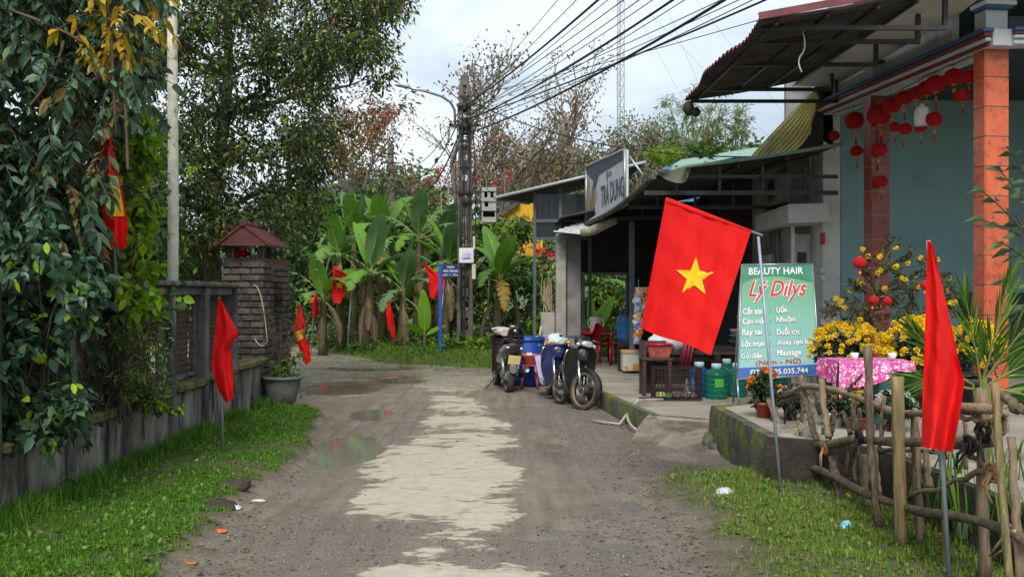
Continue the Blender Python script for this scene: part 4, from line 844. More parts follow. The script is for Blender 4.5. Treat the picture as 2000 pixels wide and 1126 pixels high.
def compound(pos, ax, n_pair, L, W, lenr, droop=.3):
    """pinnate leaf: leaflets in pairs along a hanging stalk; returns leaf arrays and the stalk line"""
    ax = Vector(ax).normalized(); pts = []; p = Vector(pos); d = ax.copy()
    for i in range(7): pts.append(p.copy()); p = p + d * lenr / 6; d = (d + Vector((0, 0, -droop / 6))).normalized()
    side = d.cross(Vector((random.uniform(-.3, .3), random.uniform(-.3, .3), 1))); side = side.normalized() if side.length > .01 else Vector((1, 0, 0))
    ps = []; ds = []
    for i in range(n_pair):
        f = .2 + .8 * i / max(1, n_pair - 1); k = f * 6; j = min(int(k), 5); q = pts[j].lerp(pts[j + 1], k - j); dd = (pts[j + 1] - pts[j]).normalized()
        for s in (-1, 1): ps.append(q); ds.append(dd * .75 + side * s + Vector((0, 0, random.uniform(-.5, .0))))
    ps.append(pts[-1]); ds.append(d); n = len(ps)
    return (leaf_hi if HI[0] else leaf_arrays)(np.array([tuple(x) for x in ps]), np.array([tuple(x) for x in ds]), L * RNG.uniform(.75, 1.15, n), W * RNG.uniform(.8, 1.1, n), fold=.15, droop=.25), pts
lmDark = leafmat('dark_glossy_leaf', [(0, (0.012, 0.03, 0.018)), (0.55, (0.028, 0.066, 0.034)), (0.85, (0.05, 0.11, 0.05)), (1, (0.1, 0.17, 0.05))], rough=.5, trans=.2, spec=.3)
lmBlue = leafmat('bluish_green_leaf', [(0, (0.03, 0.07, 0.045)), (0.6, (0.055, 0.12, 0.07)), (1, (0.1, 0.18, 0.09))], rough=.4, trans=.2)
lmOlive = leafmat('olive_brown_leaf', [(0, (0.0874, 0.0585, 0.0172)), (0.5, (0.1456, 0.0975, 0.0229)), (1, (0.233, 0.156, 0.0343))], rough=.5, trans=.3)
lmLime = leafmat('lime_leaf', [(0, (0.13, 0.27, 0.012)), (0.5, (0.22, 0.42, 0.015)), (1, (0.42, 0.52, 0.02))], trans=.4)
lmYel = leafmat('yellow_leaf', [(0, (0.3696, 0.286, 0.0145)), (0.6, (0.5544, 0.374, 0.0194)), (1, (0.616, 0.33, 0.0194))], trans=.4)
lmMid = leafmat('mid_green_leaf', [(0, (0.042, 0.09, 0.0198)), (0.6, (0.084, 0.1725, 0.029)), (1, (0.168, 0.27, 0.0396))], trans=.3)
lmBig = leafmat('fig_leaf', [(0, (0.022, 0.028, 0.018)), (0.45, (0.042, 0.06, 0.024)), (0.8, (0.07, 0.095, 0.03)), (0.93, (0.11, 0.15, 0.03)), (1, (0.3, 0.42, 0.03))], rough=.4, trans=.22)
lmRust = leafmat('rusty_leaf', [(0, (0.1165, 0.0325, 0.0172)), (0.5, (0.233, 0.065, 0.0286)), (1, (0.2912, 0.117, 0.0343))], trans=.3)
lmBrown = leafmat('dry_brown_leaf', [(0, (0.1456, 0.078, 0.04)), (0.6, (0.2621, 0.13, 0.0572)), (1, (0.3494, 0.182, 0.0686))], trans=.25)
lmFar = leafmat('far_green_leaf', [(0, (0.0568, 0.1015, 0.0383)), (0.6, (0.0974, 0.1595, 0.0574)), (1, (0.1624, 0.2175, 0.0766))], trans=.25)
lmBam = leafmat('bamboo_leaf', [(0, (0.1109, 0.154, 0.0484)), (0.6, (0.1725, 0.231, 0.0678)), (1, (0.2464, 0.286, 0.0968))], trans=.35)
lmShrub = leafmat('grey_green_leaf', [(0, (0.0582, 0.078, 0.0286)), (0.6, (0.1165, 0.143, 0.0458)), (1, (0.2038, 0.221, 0.0572))], trans=.3)
mGreyBark = M('pale_grey_bark', (.26, .235, .2), (.12, .105, .09), scale=12, rough=.9, bump=.5)
mMossBark = M('mossy_bark', (.1, .1, .03), (.045, .035, .025), scale=7, rough=.95, bump=.8)

# ================================================================ LEFT: HANGING TREE BEHIND THE WALL
def near_tree():
    base = Vector((-4.75, 8.6, .1)); t = thing('hanging_tree', base, 'dark drooping tree with large hanging leaflets at the far left', 'tree')
    MB().tube([base, base + Vector((.1, .1, 1.8)), base + Vector((0, .1, 3.4)), base + Vector((.1, 0, 5.2))], [.14, .11, .08, .04], n=9).build('trunk', mBark, t)
    dk, bl, ol, ye = [], [], [], []; st = MB()
    poly = [(-160, -120), (330, -120), (262, 0), (275, 120), (215, 230), (195, 380), (180, 520), (150, 640), (150, 760), (120, 860), (-20, 890), (-160, 900)]
    cs = scatter_px(poly, 640, 7.2, 8.3, .075); back = scatter_px(poly, 420, 8.3, 9.6, .09)
    for i, p in enumerate(cs + back):
        fr = i < len(cs)
        px = 1000 + p.x / p.y * F; py = HZ - (p.z - H) / p.y * F
        if p.x > -3.62 and p.z < 1.9: p.x = -3.62 - random.uniform(0, .2)
        for k in range(2 if fr else 3):
            ax = (random.uniform(-.4, .9), random.uniform(-.9, .3), random.uniform(-.9, .25)); big = random.choice((.65, .8, .95, 1.1, 1.35))
            (V, Fc), pts = compound(p + Vector((random.uniform(-.12, .12),) * 3), ax, random.randint(3, 5), .1 * big, .046 * big, .3 * big, .9)
            q = random.random()
            if fr and px > 130 and py < 90 and q < .4: ye.append((V, Fc))
            elif fr and 90 < px < 240 and 80 < py < 560 and q < .2: ol.append((V, Fc))
            elif q > (.72 if fr else .9): bl.append((V, Fc))
            else: dk.append((V, Fc))
            if fr: st.tube(pts[::2], .0035, n=3, cap=False)
    # fill deep inside so that no sky shows through
    fill = scatter_px(poly, 130, 9.3, 10.8, .2)
    for p in fill: dk.append(clump_leaves(p, .45, 60, .14, .06, .6))
    limbs = scatter_px(poly, 26, 7.8, 9.2, .35)
    for p in limbs:
        s = base + Vector((0, .05, max(.6, min(4.6, p.z - .1 + random.uniform(0, .8))))); st.tube(bez(s, s.lerp(p, .5) + Vector((0, 0, .3)), p, 6), [.03, .026, .022, .018, .014, .01, .006], n=5, cap=False)
    for (a, b, c) in (((20, 20), (110, 50), (165, 85)), ((125, 80), (110, 150), (60, 205)), ((210, 10), (222, 120), (226, 260)), ((240, 100), (246, 220), (250, 330))):
        st.tube(bez(P(*a, 7.3), P(*b, 7.2), P(*c, 7.25), 7), [.012] * 8, n=5, cap=False)
    st.build('stalks', M('reddish_twig', (.12, .075, .05), (.07, .045, .03), rough=.8), t)
    for nm, arr, m in (('foliage', dk, lmDark), ('foliage', bl, lmBlue), ('old_leaves', ol, lmOlive), ('yellow_leaves', ye, lmYel)):
        V, Fc = cat(arr); npobj(nm, V, Fc, m, t)
HI[0] = True; near_tree()
# bright creeper over the wall
def creeper(name, label, poly, n, y0, y1, L, W, mats, w, root, ncl=70, rcl=.22, down=.4):
    t = thing(name, root, label, 'plant'); st = MB(); parts = [[] for _ in mats]
    for p in scatter_px(poly, n, y0, y1, .06):
        for j, m in enumerate(mats):
            k = int(ncl * w[j])
            if k > 2: parts[j].append(clump_leaves(p, rcl, k, L, W, down))
        r = Vector(root); st.tube(bez(r + Vector((random.uniform(-.3, .3), random.uniform(-.3, .3), 0)), r.lerp(p, .5) + Vector((0, 0, .35)), p, 6), [.012, .01, .008, .007, .006, .004, .003], n=4, cap=False)
    st.build('stems', mBark, t)
    for p, m in zip(parts, mats):
        if p: V, Fc = cat(p); npobj('foliage', V, Fc, m, t)
    return t
creeper('creeper', 'bright lime green creeper with broad leaves tumbling over the stained wall', [(215, 150), (285, 240), (300, 420), (325, 600), (250, 640), (170, 620), (165, 500), (200, 380)], 56, 8.35, 9.3, .1, .075, [lmLime, lmMid], [.62, .3], (-3.75, 9.2, .6), ncl=46)
creeper('bush', 'grey-green wispy shrub leaning through the wall bays', [(160, 610), (300, 610), (335, 760), (330, 790), (230, 770), (150, 740)], 40, 8.0, 8.9, .05, .016, [lmShrub, lmMid], [.5, .3], (-3.6, 8.4, .5), ncl=75, rcl=.2)
creeper('bush', 'small yellow-green sprig hanging over the wall ledge', [(255, 745), (345, 760), (340, 815), (270, 800)], 10, 8.6, 8.9, .05, .03, [lmLime, lmShrub], [.4, .5], (-3.5, 8.8, .62), ncl=50, rcl=.1)
creeper('creeper', 'dark broad-leaved vine hanging over the wall at the left edge', [(-60, 470), (190, 480), (175, 600), (140, 700), (150, 790), (100, 875), (-60, 890)], 75, 6.5, 7.5, .095, .06, [lmDark, lmBlue, lmLime], [.55, .28, .08], (-3.62, 7.2, .6), ncl=46, rcl=.2, down=.9)
HI[0] = False
# ---------------------------------------------------------------- palm trunk in front of the fig
pt = thing('areca_palm', P(332, 545, 11.3) - Vector((0, 0, 1.7)), 'slender pale areca palm trunk rising behind the wall', 'palm tree')
b0 = WO[pt]; tp = P(342, -420, 11.3); mPalmBark = M('pale_lichen_bark', (.68, .66, .56), (.46, .45, .36), scale=10, rough=.9, bump=.3, stretch=(1, 1, .8), c3=(.15, .13, .07), c3scale=7, c3lo=.56, c3hi=.68)
mb = MB(); pr = []
for i in range(60):
    f = i / 59; p = b0.lerp(tp, f); p.x += .02 * math.sin(f * 6); pr.append((p, .066 - .016 * f + (.004 if i % 2 else 0)))
mb.tube([p for p, r in pr], [r for p, r in pr], n=12); mb.build('trunk', mPalmBark, pt)
fv = []
for k in range(9):
    a = k * 2 * PI / 9; (V, Fc), pts = compound(tp, (math.cos(a), math.sin(a), .8), 22, .5, .045, 1.7, 1.3); fv.append((V, Fc))
V, Fc = cat(fv); npobj('fronds', V, Fc, lmMid, pt)
# ---------------------------------------------------------------- big dark tree over the gateway
fig = [(240, -60), (800, -60), (785, 50), (730, 60), (735, 120), (700, 190), (655, 215), (640, 300), (648, 380), (600, 430), (545, 455), (440, 445), (380, 500), (300, 545), (225, 560), (230, 300)]
cl = [(p, random.uniform(.42, .7), 250) for p in scatter_px(fig, 190, 14.2, 18.5, .36)]
cl += [(P(x, y, Y), .42, 150) for x, y, Y in ((770, 25, 16), (745, 150, 16.5), (720, 95, 16), (660, 255, 16.5), (700, 120, 16), (630, 330, 16), (610, 400, 15.5), (560, 440, 15), (690, 30, 16), (650, 130, 17), (755, 5, 16.5))]
tree('broadleaf_tree', 'big dark broadleaf tree spreading above the brick gateway', (-4.95, 16.4, 0), P(440, -30, 16.3), .19, cl, .1, .043, [lmBig, lmMid, lmLime, lmRust], bark=mMossBark, mixw=[.72, .2, .045, .035], down=.5, limbr=.055)
# dense shrubs behind the wall under that tree
hd = scatter_px([(230, 420), (560, 430), (560, 640), (230, 640)], 46, 17.5, 20, .4)
tree('shrub', 'dense dark shrubbery behind the stained wall', (-6.2, 18.6, 0), (-6.2, 18.6, 2.2), .06, [(p, .55, 170) for p in hd], .13, .06, [lmDark, lmMid], mixw=[.7, .3], cat_='shrub')
hd = scatter_px([(-60, 330), (330, 300), (330, 640), (-60, 640)], 60, 11.5, 15.5, .4)
tree('shrub', 'tall shrub wall behind the left compound wall', (-6.4, 13, 0), (-6.4, 13, 3.2), .06, [(p, .5, 150) for p in hd], .12, .055, [lmDark, lmMid, lmLime], mixw=[.6, .34, .06], cat_='shrub')
hd = scatter_px([(-800, 250), (-60, 250), (-60, 660), (-800, 660)], 60, 7.5, 12, .5)
tree('shrub', 'dark leafy shrub beyond the left edge behind the wall', (-7.2, 9.5, 0), (-7.2, 9.5, 3.0), .07, [(p, .6, 150) for p in hd], .14, .065, [lmDark, lmMid], mixw=[.6, .4], cat_='shrub')
fern = thing('fern', (-3.95, 12.2, 1.5), 'small blue-green fern growing on top of the wall end', 'plant'); fv = []
for k in range(9):
    a = k * .7; (V, Fc), _ = compound(Vector((-3.85, 12.0 + k * .12, 1.62)), (math.cos(a) * .6, math.sin(a) * .5, .7), 9, .07, .02, .34, 1.2); fv.append((V, Fc))
V, Fc = cat(fv); npobj('fronds', V, Fc, lmBlue, fern)
pw = thing('potted_weeds', pc + Vector((0, 0, .42)), 'green weeds and thin twigs growing in the grey clay pot', 'plant')
fv = [clump_leaves(pc + Vector((random.uniform(-.18, .2), random.uniform(-.15, .15), .5 + random.uniform(0, .08))), .13, 60, .07, .022, -.2) for _ in range(9)]
fv += [clump_leaves(pc + Vector((.16 + random.uniform(-.05, .08), -.05, .62 + random.uniform(0, .12))), .1, 40, .06, .025, -.2) for _ in range(4)]
V, Fc = cat(fv); npobj('foliage', V, Fc, lmMid, pw)
mb = MB(); tv = []
for k in range(26):
    a = random.uniform(0, 6.28); h_ = random.uniform(.45, .95); e = pc + Vector((math.cos(a) * .26, math.sin(a) * .2, .42 + h_)); mb.tube(bez(pc + Vector((0, 0, .42)), pc + Vector((math.cos(a) * .1, 0, .42 + h_ * .6)), e, 5), [.006, .005, .004, .004, .003, .002], n=3, cap=False); tv.append(clump_leaves(e, .12, 14, .035, .012, 0))
stuff(mb.build('twigs', mBark, pw)); V, Fc = cat(tv); npobj('twig_leaves', V, Fc, lmShrub, pw)

# ================================================================ TREES BEHIND
tree('rusty_tree', 'tree with rusty red-brown leaves beside the big dark tree', (-6.6, 26.5, 0), P(560, 230, 26.5), .16,
     [(P(x, y, 26 + random.uniform(-1.5, 1.5)), .62, n_) for x, y, n_ in ((740, 215, 170), (700, 225, 150), (770, 210, 100), (670, 250, 130), (720, 255, 130), (690, 285, 120), (740, 275, 90), (650, 290, 120), (760, 115, 60), (735, 150, 70), (715, 175, 60), (680, 310, 80), (640, 330, 80), (620, 260, 100), (600, 300, 100), (790, 190, 40))], .17, .06, [lmRust, lmBrown, lmMid], mixw=[.5, .3, .2])
def bare_tree(name, label, base, ht, spread, seed, leafn, mats, mixw, lsize=.12, group=None, az=None):
    """open crown of forking grey branches with few leaves"""
    rs = random.Random(seed); base = Vector(base); t = thing(name, base, label, 'tree', group); mb = MB(); tips = []
    def grow(p, d, L, r, lev):
        q = p; pts = [p]; rad = [r]; dd = d.copy()
        for i in range(4):
            dd = (dd + Vector((rs.uniform(-.16, .16), rs.uniform(-.16, .16), rs.uniform(-.04, .12)))).normalized(); q = q + dd * L / 4; pts.append(q); rad.append(r * (1 - .12 * (i + 1)))
        mb.tube(pts, rad, n=5 if lev < 3 else 3, cap=False)
        if lev >= 5 or r < .005: tips.append(q); return
        if lev > 2: tips.append(pts[2])
        for k in range(3 if lev in (0, 1, 2, 3) else 2):
            a = rs.uniform(0, 6.28); s = rs.uniform(.45, .85) * spread; nd = (dd + Vector((math.cos(a) * s, math.sin(a) * s, rs.uniform(-.1, .35)))).normalized(); grow(pts[rs.choice((2, 3, 4))] if k else q, nd, L * rs.uniform(.58, .78), r * .64, lev + 1)
    grow(base, Vector((rs.uniform(-.1, .1), 0, 1)), ht * .34, ht * .017, 0)
    mb.build('branches', mGreyBark, t); k = [RNG.integers(0, len(tips), int(leafn * w)) for w in mixw]; tp_ = np.array([tuple(x) for x in tips])
    for m, idx in zip(mats, k):
        if len(idx) > 2: V, Fc = leaf_arrays(tp_[idx] + RNG.normal(0, .18, (len(idx), 3)), rand_dirs(len(idx), .4), lsize * RNG.uniform(.6, 1.2, len(idx)), lsize * .45); npobj('leaves', V, Fc, m, t)
    return t
BT = [((-1.6, 30, 0), 9.9, .95, 3, 1800, 'bare grey tree with sparse leaves right above the utility pole'), ((.6, 32, 0), 9.6, 1.0, 5, 2200, 'spreading bare tree behind the concrete tower'), ((2.4, 34, 0), 9.2, 1.05, 8, 3000, 'brownish open tree behind the shop sign'),
      ((-4.6, 31, 0), 9.0, 1.0, 12, 3600, 'open twiggy tree between the rusty tree and the pole'), ((4.3, 37, 0), 9.6, 1.0, 17, 5200, 'leafy open tree left of the radio mast'), ((-2.6, 36, 0), 10.0, 1.0, 23, 1800, 'far bare tree whose twigs show left of the pole top')]
for b, h_, s, sd, ln, lb in BT: bare_tree('bare_tree', lb, b, h_, s, sd, ln, [lmBrown, lmFar, lmRust], [.55, .33, .12] if sd != 17 else [.2, .7, .1], group='open trees beyond the bananas', lsize=.15)
lmPoin = leafmat('red_bract', [(0, (0.5544, 0.022, 0.029)), (1, (0.7392, 0.055, 0.0581))], trans=.3)
for i, (x, y) in enumerate(((875, 335), (950, 350), (985, 345), (905, 318), (860, 350))):
    t = thing('red_flower_bush', P(x, y, 29) * 1, 'spray of red bracts among the bare branches, %s from the left' % ordinal([1, 3, 4, 2, 0][i]), 'flower', 'red flower sprays'); c = P(x, y, 29)
    t.location = (c.x, c.y, .2); WO[t] = Vector((c.x, c.y, .2)); MB().tube([WO[t], (c.x + .1, c.y, c.z * .5), c], [.04, .03, .012], n=5).build('stem', mGreyBark, t)
    V, Fc = cat([clump_leaves(c + Vector((random.uniform(-.3, .3), 0, random.uniform(-.2, .2))), .22, 11, .12, .05, .1) for _ in range(3)]); stuff(npobj('bracts', V, Fc, lmPoin, t))
# bamboo above the shop roof
for i, (x, y, r_) in enumerate(((1380, 215, 1.0), (1330, 255, .9), (1430, 240, .8), (1290, 280, .8))):
    c0 = P(x, y, 42); t = thing('bamboo', (c0.x, 42, 0), 'feathery pale green bamboo clump above the shop roof, %s from the left' % ordinal([2, 1, 3, 0][i]), 'bamboo', 'bamboo beyond the shop'); mb = MB(); ps = []
    for k in range(15):
        e = c0 + Vector((random.gauss(0, .8), random.gauss(0, .5), random.gauss(0, .75) - .3)) * r_; s = Vector((c0.x + random.uniform(-.4, .4), 42, 0)); pth = bez(s, Vector((s.x, 42, e.z * 1.05)), e, 9); mb.tube(pth, [.04 - .0036 * j for j in range(10)], n=4, cap=False)
        for j in (5, 6, 7, 8, 9): ps.append(clump_leaves(pth[j], .48, 36, .2, .04, .5))
    mb.build('culms', M('bamboo_green', (.16, .18, .06), rough=.6), t); V, Fc = cat(ps); npobj('foliage', V, Fc, lmBam, t)
# wooded slope behind everything
def thicket(name, label, poly, n, y0, y1, r_, ln, L, W, mats, w, base=None):
    cs = scatter_px(poly, n, y0, y1, r_ * .55); b = Vector((sum(c.x for c in cs) / len(cs), (y0 + y1) / 2, 0))
    return tree(name, label, b, b + Vector((0, 0, max(c.z for c in cs) * .8)), .1, [(c, r_, ln) for c in cs], L, W, mats, mixw=w, cat_='thicket')
thicket('thicket', 'mid green thicket filling the lane end behind the left bananas', [(560, 380), (760, 400), (760, 640), (545, 640)], 70, 30, 33, .85, 130, .3, .13, [lmFar, lmMid, lmDark], [.45, .35, .2])
thicket('thicket', 'leafy thicket behind the right bananas and the pole', [(740, 400), (1060, 420), (1060, 640), (740, 640)], 70, 29.5, 32, .8, 130, .26, .12, [lmFar, lmMid, lmLime], [.4, .5, .1])
thicket('thicket', 'low green bushes seen through the back opening of the shop', [(1060, 480), (1260, 480), (1260, 640), (1060, 640)], 40, 27, 30, .7, 150, .2, .09, [lmMid, lmLime, lmFar], [.5, .22, .28])
thicket('thicket', 'hazy wooded rise behind the shop roofs', [(980, 330), (1260, 300), (1480, 300), (1480, 480), (980, 480)], 80, 48, 56, 1.9, 120, .5, .22, [lmFar, lmBam], [.75, .25])
thicket('thicket', 'distant trees at the end of the lane below the sky gap', [(560, 372), (720, 352), (860, 352), (860, 500), (560, 500)], 60, 50, 58, 1.7, 120, .5, .22, [lmFar, lmMid], [.8, .2])
thicket('thicket', 'leafy bush with pale flowers below the yellow house', [(968, 440), (1046, 428), (1046, 560), (968, 560)], 22, 26.5, 27.3, .42, 150, .13, .065, [lmMid, lmLime, lmFar], [.55, .2, .25])
# far mountain
hx = np.linspace(-260, 200, 90); hb = MB()
def hill(u, v):
    x = -260 + 460 * u; pk = 46 * math.exp(-((x + 75) / 60) ** 2) + 26 * math.exp(-((x + 190) / 70) ** 2) + 34 * math.exp(-((x - 60) / 90) ** 2) + 5 * float(fbm(np.array(x * .06), np.array(v * 3.0), 4)); return (x, 300 + 160 * v, -1 + pk * math.sin(v * PI / 2) ** .8)
hb.grid(hill, 90, 16); struct(hb.build('hill', M('wooded_hill', (.07, .12, .07), (.04, .08, .055), scale=.08, rough=1, bump=1, bscale=.5)))

# ================================================================ BANANAS
mBan = M('banana_leaf', (.16, .34, .035), (.1, .24, .025), scale=3, rough=.4, bump=.15, bscale=25, trans=.3, objrnd=.5, stretch=(1, 1, 1))
mBanL = M('young_banana_leaf', (.22, .45, .02), (.16, .34, .015), scale=3, rough=.4, bump=.1, trans=.4)
mBanD = M('blue_green_banana_leaf', (.14, .26, .095), (.085, .18, .065), scale=3, rough=.45, bump=.15, trans=.25, objrnd=.5)
mBanY = M('yellowing_banana_leaf', (.42, .27, .03), (.22, .15, .03), scale=3, rough=.6, bump=.2, trans=.3)
mBanDead = M('dead_banana_leaf', (.25, .17, .1), (.11, .075, .045), scale=6, rough=.95, bump=.6, trans=.15, objrnd=.5)
mBanStem = M('banana_stem', (.15, .14, .06), (.07, .05, .03), scale=5, rough=.85, bump=.5, stretch=(1, 1, .2))
def banana_leaf(parent, p0, az, el, L, W, mat, droop, torn=0.0, name='leaf', roll=0.0):
    d = Vector((math.cos(az) * math.cos(el), math.sin(az) * math.cos(el), math.sin(el))); p = Vector(p0); n = 12; pts = [p.copy()]; ds = [d.copy()]
    for i in range(n):
        d = (d + Vector((0, 0, -droop / n * (.5 + 1.4 * i / n)))).normalized(); p = p + d * L / n; pts.append(p.copy()); ds.append(d.copy())
    mb = MB(); rows = []
    sd = random.uniform(-.25, .25) + roll
    for i in range(n + 1):
        f = i / n; w = W * (0 if f < .1 else math.sin(PI * min(1, ((f - .1) / .9) ** .72)) ** .62) * .5 + .008
        s = ds[i].cross(Vector((0, 0, 1))); s = s.normalized() if s.length > .02 else Vector((-math.sin(az), math.cos(az), 0)); s = Matrix.Rotation(sd, 3, ds[i]) @ s; up = s.cross(ds[i]).normalized()
        rows.append((pts[i], s, up, w))
    for side in (-1, 1):
        if torn < .05:
            for i in range(n):
                a, b = rows[i], rows[i + 1]; V = []
                for (q, s, up, w) in (a, b): V += [q, q + s * side * w * .55 + up * w * .2, q + s * side * w + up * w * .08]
                mb.add(V, [(0, 1, 4, 3), (1, 2, 5, 4)], True)
        else:
            m = n * 2
            for i in range(m):
                f = i / m * n; k = min(int(f), n - 1); fr = f - k; q = rows[k][0].lerp(rows[k + 1][0], fr); q2 = rows[k][0].lerp(rows[k + 1][0], min(1, fr + .5)); w = rows[k][3] * (1 - fr) + rows[k + 1][3] * fr
                s, up = rows[k][1], rows[k][2]; dr_ = random.uniform(.1, 1) * torn; e = s * side * w + up * w * .1 - Vector((0, 0, dr_ * w)) + ds[k] * w * .25
                mb.add([q, q2, q2 * .45 + (q2 + e) * .55, q * .45 + (q + e) * .55 + Vector((0, 0, .02)), q + e * .92 + (q2 - q) * .55], [(0, 1, 2, 3), (3, 2, 4)], True)
    lf = mb.build(name, mat, parent)
    MB().tube(pts, [max(.004, .022 * (1 - i / n)) * (L / 1.7) for i in range(n + 1)], n=4, cap=False).build('midrib', M('pale_midrib', (.3, .36, .1), rough=.6), lf)
    return lf
def banana(base, hs, leaves, label, dead=8, sc=1.0, yellow=1, young=0, seed=0):
    random.seed(seed + 100); base = Vector(base); base.z = float(land(base.x, base.y)) - .03; t = thing('banana_plant', base, label, 'banana plant', 'banana plants across the lane'); top = base + Vector((random.uniform(-.15, .15), random.uniform(-.1, .1), hs))
    MB().tube([base, base.lerp(top, .3), base.lerp(top, .7), top], [.14 * sc, .12 * sc, .09 * sc, .05 * sc], n=9).build('stem', mBanStem, t)
    for i in range(leaves):
        az = i * 2.4 + random.uniform(-.4, .4); f = i / max(1, leaves - 1); el = 1.35 - 1.0 * f + random.uniform(-.1, .1); L = random.uniform(1.25, 1.75) * sc * (.85 + .3 * math.sin(f * PI)); m = mBan if random.random() < .55 else mBanD
        if i < young: m = mBanL
        tn = 0 if f < .3 else random.choice((0, .4, .7, 1.0))
        if i >= leaves - yellow: m = mBanY; tn = 1.0
        banana_leaf(t, top - Vector((0, 0, .1 * f)), az, el, L, random.uniform(.4, .52) * sc, m, .7 + 1.5 * f, tn)
    for i in range(dead):
        az = random.uniform(0, 6.28); z = hs * random.uniform(.45, .98); banana_leaf(t, base + Vector((math.cos(az) * .1, math.sin(az) * .1, z)), az, random.uniform(-.9, .1), min(z * .95, random.uniform(.8, 1.5)), random.uniform(.16, .3), mBanDead, 3.5, .8, 'dead_leaf')
    return t
BAN = [((630, 660), 25.6, 1.7, 8, 1.0, 9, 'banana plant at the left end of the row with torn lower leaves'), ((668, 665), 26.6, 2.7, 8, 1.1, 8, 'tall banana plant behind the star flag'), ((718, 672), 25.0, 2.0, 8, 1.05, 9, 'banana plant between the star flag and the small red flag'),
       ((745, 660), 27.6, 3.0, 9, 1.1, 8, 'tallest banana plant with yellow frond at its crown'), ((785, 685), 24.8, 1.5, 7, 1.0, 8, 'short banana plant behind the small red flag'), ((815, 660), 27.0, 2.9, 8, 1.1, 8, 'tall banana plant left of the blue street sign'),
       ((868, 672), 26.0, 2.2, 7, 1.0, 9, 'banana plant right behind the blue street sign'), ((968, 655), 25.4, 1.75, 9, 1.0, 5, 'banana plant standing alone right of the utility pole'), ((690, 650), 28.8, 3.2, 7, 1.1, 4, 'banana plant at the back of the left group'), ((1175, 640), 27.5, 1.6, 7, .95, 4, 'banana plant seen through the back of the shop'), ((855, 655), 28.6, 2.6, 7, 1.05, 4, 'banana plant half hidden behind the pole')]
for i, ((px, py), Y, hs, nl, sc, dd, lb) in enumerate(BAN): banana(((px - 1000) / F * Y, Y, 0), hs, nl + 2, lb, dead=dd - 2, sc=sc, seed=i * 7 + 1)
def sapling_leaf(loc, label, leaves):
    t = thing('banana_sucker', loc, label, 'banana plant'); MB().tube([loc, Vector(loc) + Vector((0, 0, .55))], [.05, .03], n=7).build('stem', mBanStem, t)
    for (az, el, L, W) in leaves: banana_leaf(t, Vector(loc) + Vector((0, 0, .5)), az, el, L, W, mBanL, .35, 0, roll=.5)
sapling_leaf(Vector((-2.1, 23.4, .1)), 'young banana shoot with one bright upright leaf by the blue post', [(1.9, 1.45, 1.15, .42), (3.6, .7, .6, .25), (.2, .6, .6, .25)])
sapling_leaf(Vector((2.0, 24.2, .05)), 'young banana shoot with light green leaves behind the red chairs', [(.6, 1.05, 1.25, .36), (1.8, 1.4, 1.1, .3), (3.0, 1.1, .8, .3)])
# weeds and ground cover under the bananas
def cover(name, label, n, fn, L, W, mats, r_=.18, k=26):
    parts = [[] for _ in mats]
    for _ in range(n):
        c = fn(); j = random.randrange(len(mats)); parts[j].append(clump_leaves(c, r_ * random.uniform(.6, 1.3), k, L, W, -.3))
    allp = [cat(p) for p in parts if p]
    for p, m in zip(allp, mats): stuff(npobj(name, p[0], p[1], m), label, 'ground cover')
def spot(x0, x1, y0, y1, dz=.12):
    def f():
        x, y = random.uniform(x0, x1), random.uniform(y0, y1); y = max(y, float(yv(x)) + .35); return (x, y, float(land(x, y)) + random.uniform(.03, dz))
    return f
cover('weeds', 'low leafy weeds under the banana plants', 300, spot(-7, 2.5, 24.5, 30, .2), .15, .06, [lmMid, lmFar])
cover('weeds', 'bright ground cover behind the shop opening', 260, spot(.6, 4.5, 23.2, 31, .5), .16, .08, [lmLime, lmMid], r_=.25)
cover('weeds', 'leafy weeds round the foot of the pole', 55, spot(-1.8, .2, 22.4, 24, .3), .12, .06, [lmMid, lmLime], r_=.18)
random.seed(99)
# small palms on the roof line
for i, (x, y) in enumerate(((1297, 312), (1378, 300))):
    c = P(x, y + 15, 27); t = thing('young_palm', (c.x, c.y, 0), ['young palm tops above the shop roof, nearest the sign', 'young palm tops above the shop roof, by the blue wall'][i], 'palm'); MB().tube([(c.x, c.y, 0), c], [.08, .05], n=7).build('trunk', mGreyBark, t); fv = []
    for k in range(11):
        a = k * .571; (V, Fc), _ = compound(c, (math.cos(a) * .7, math.sin(a) * .4, 1.1), 11, .26, .035, .6, .9); fv.append((V, Fc))
    V, Fc = cat(fv); npobj('fronds', V, Fc, lmLime if i == 0 else lmMid, t)
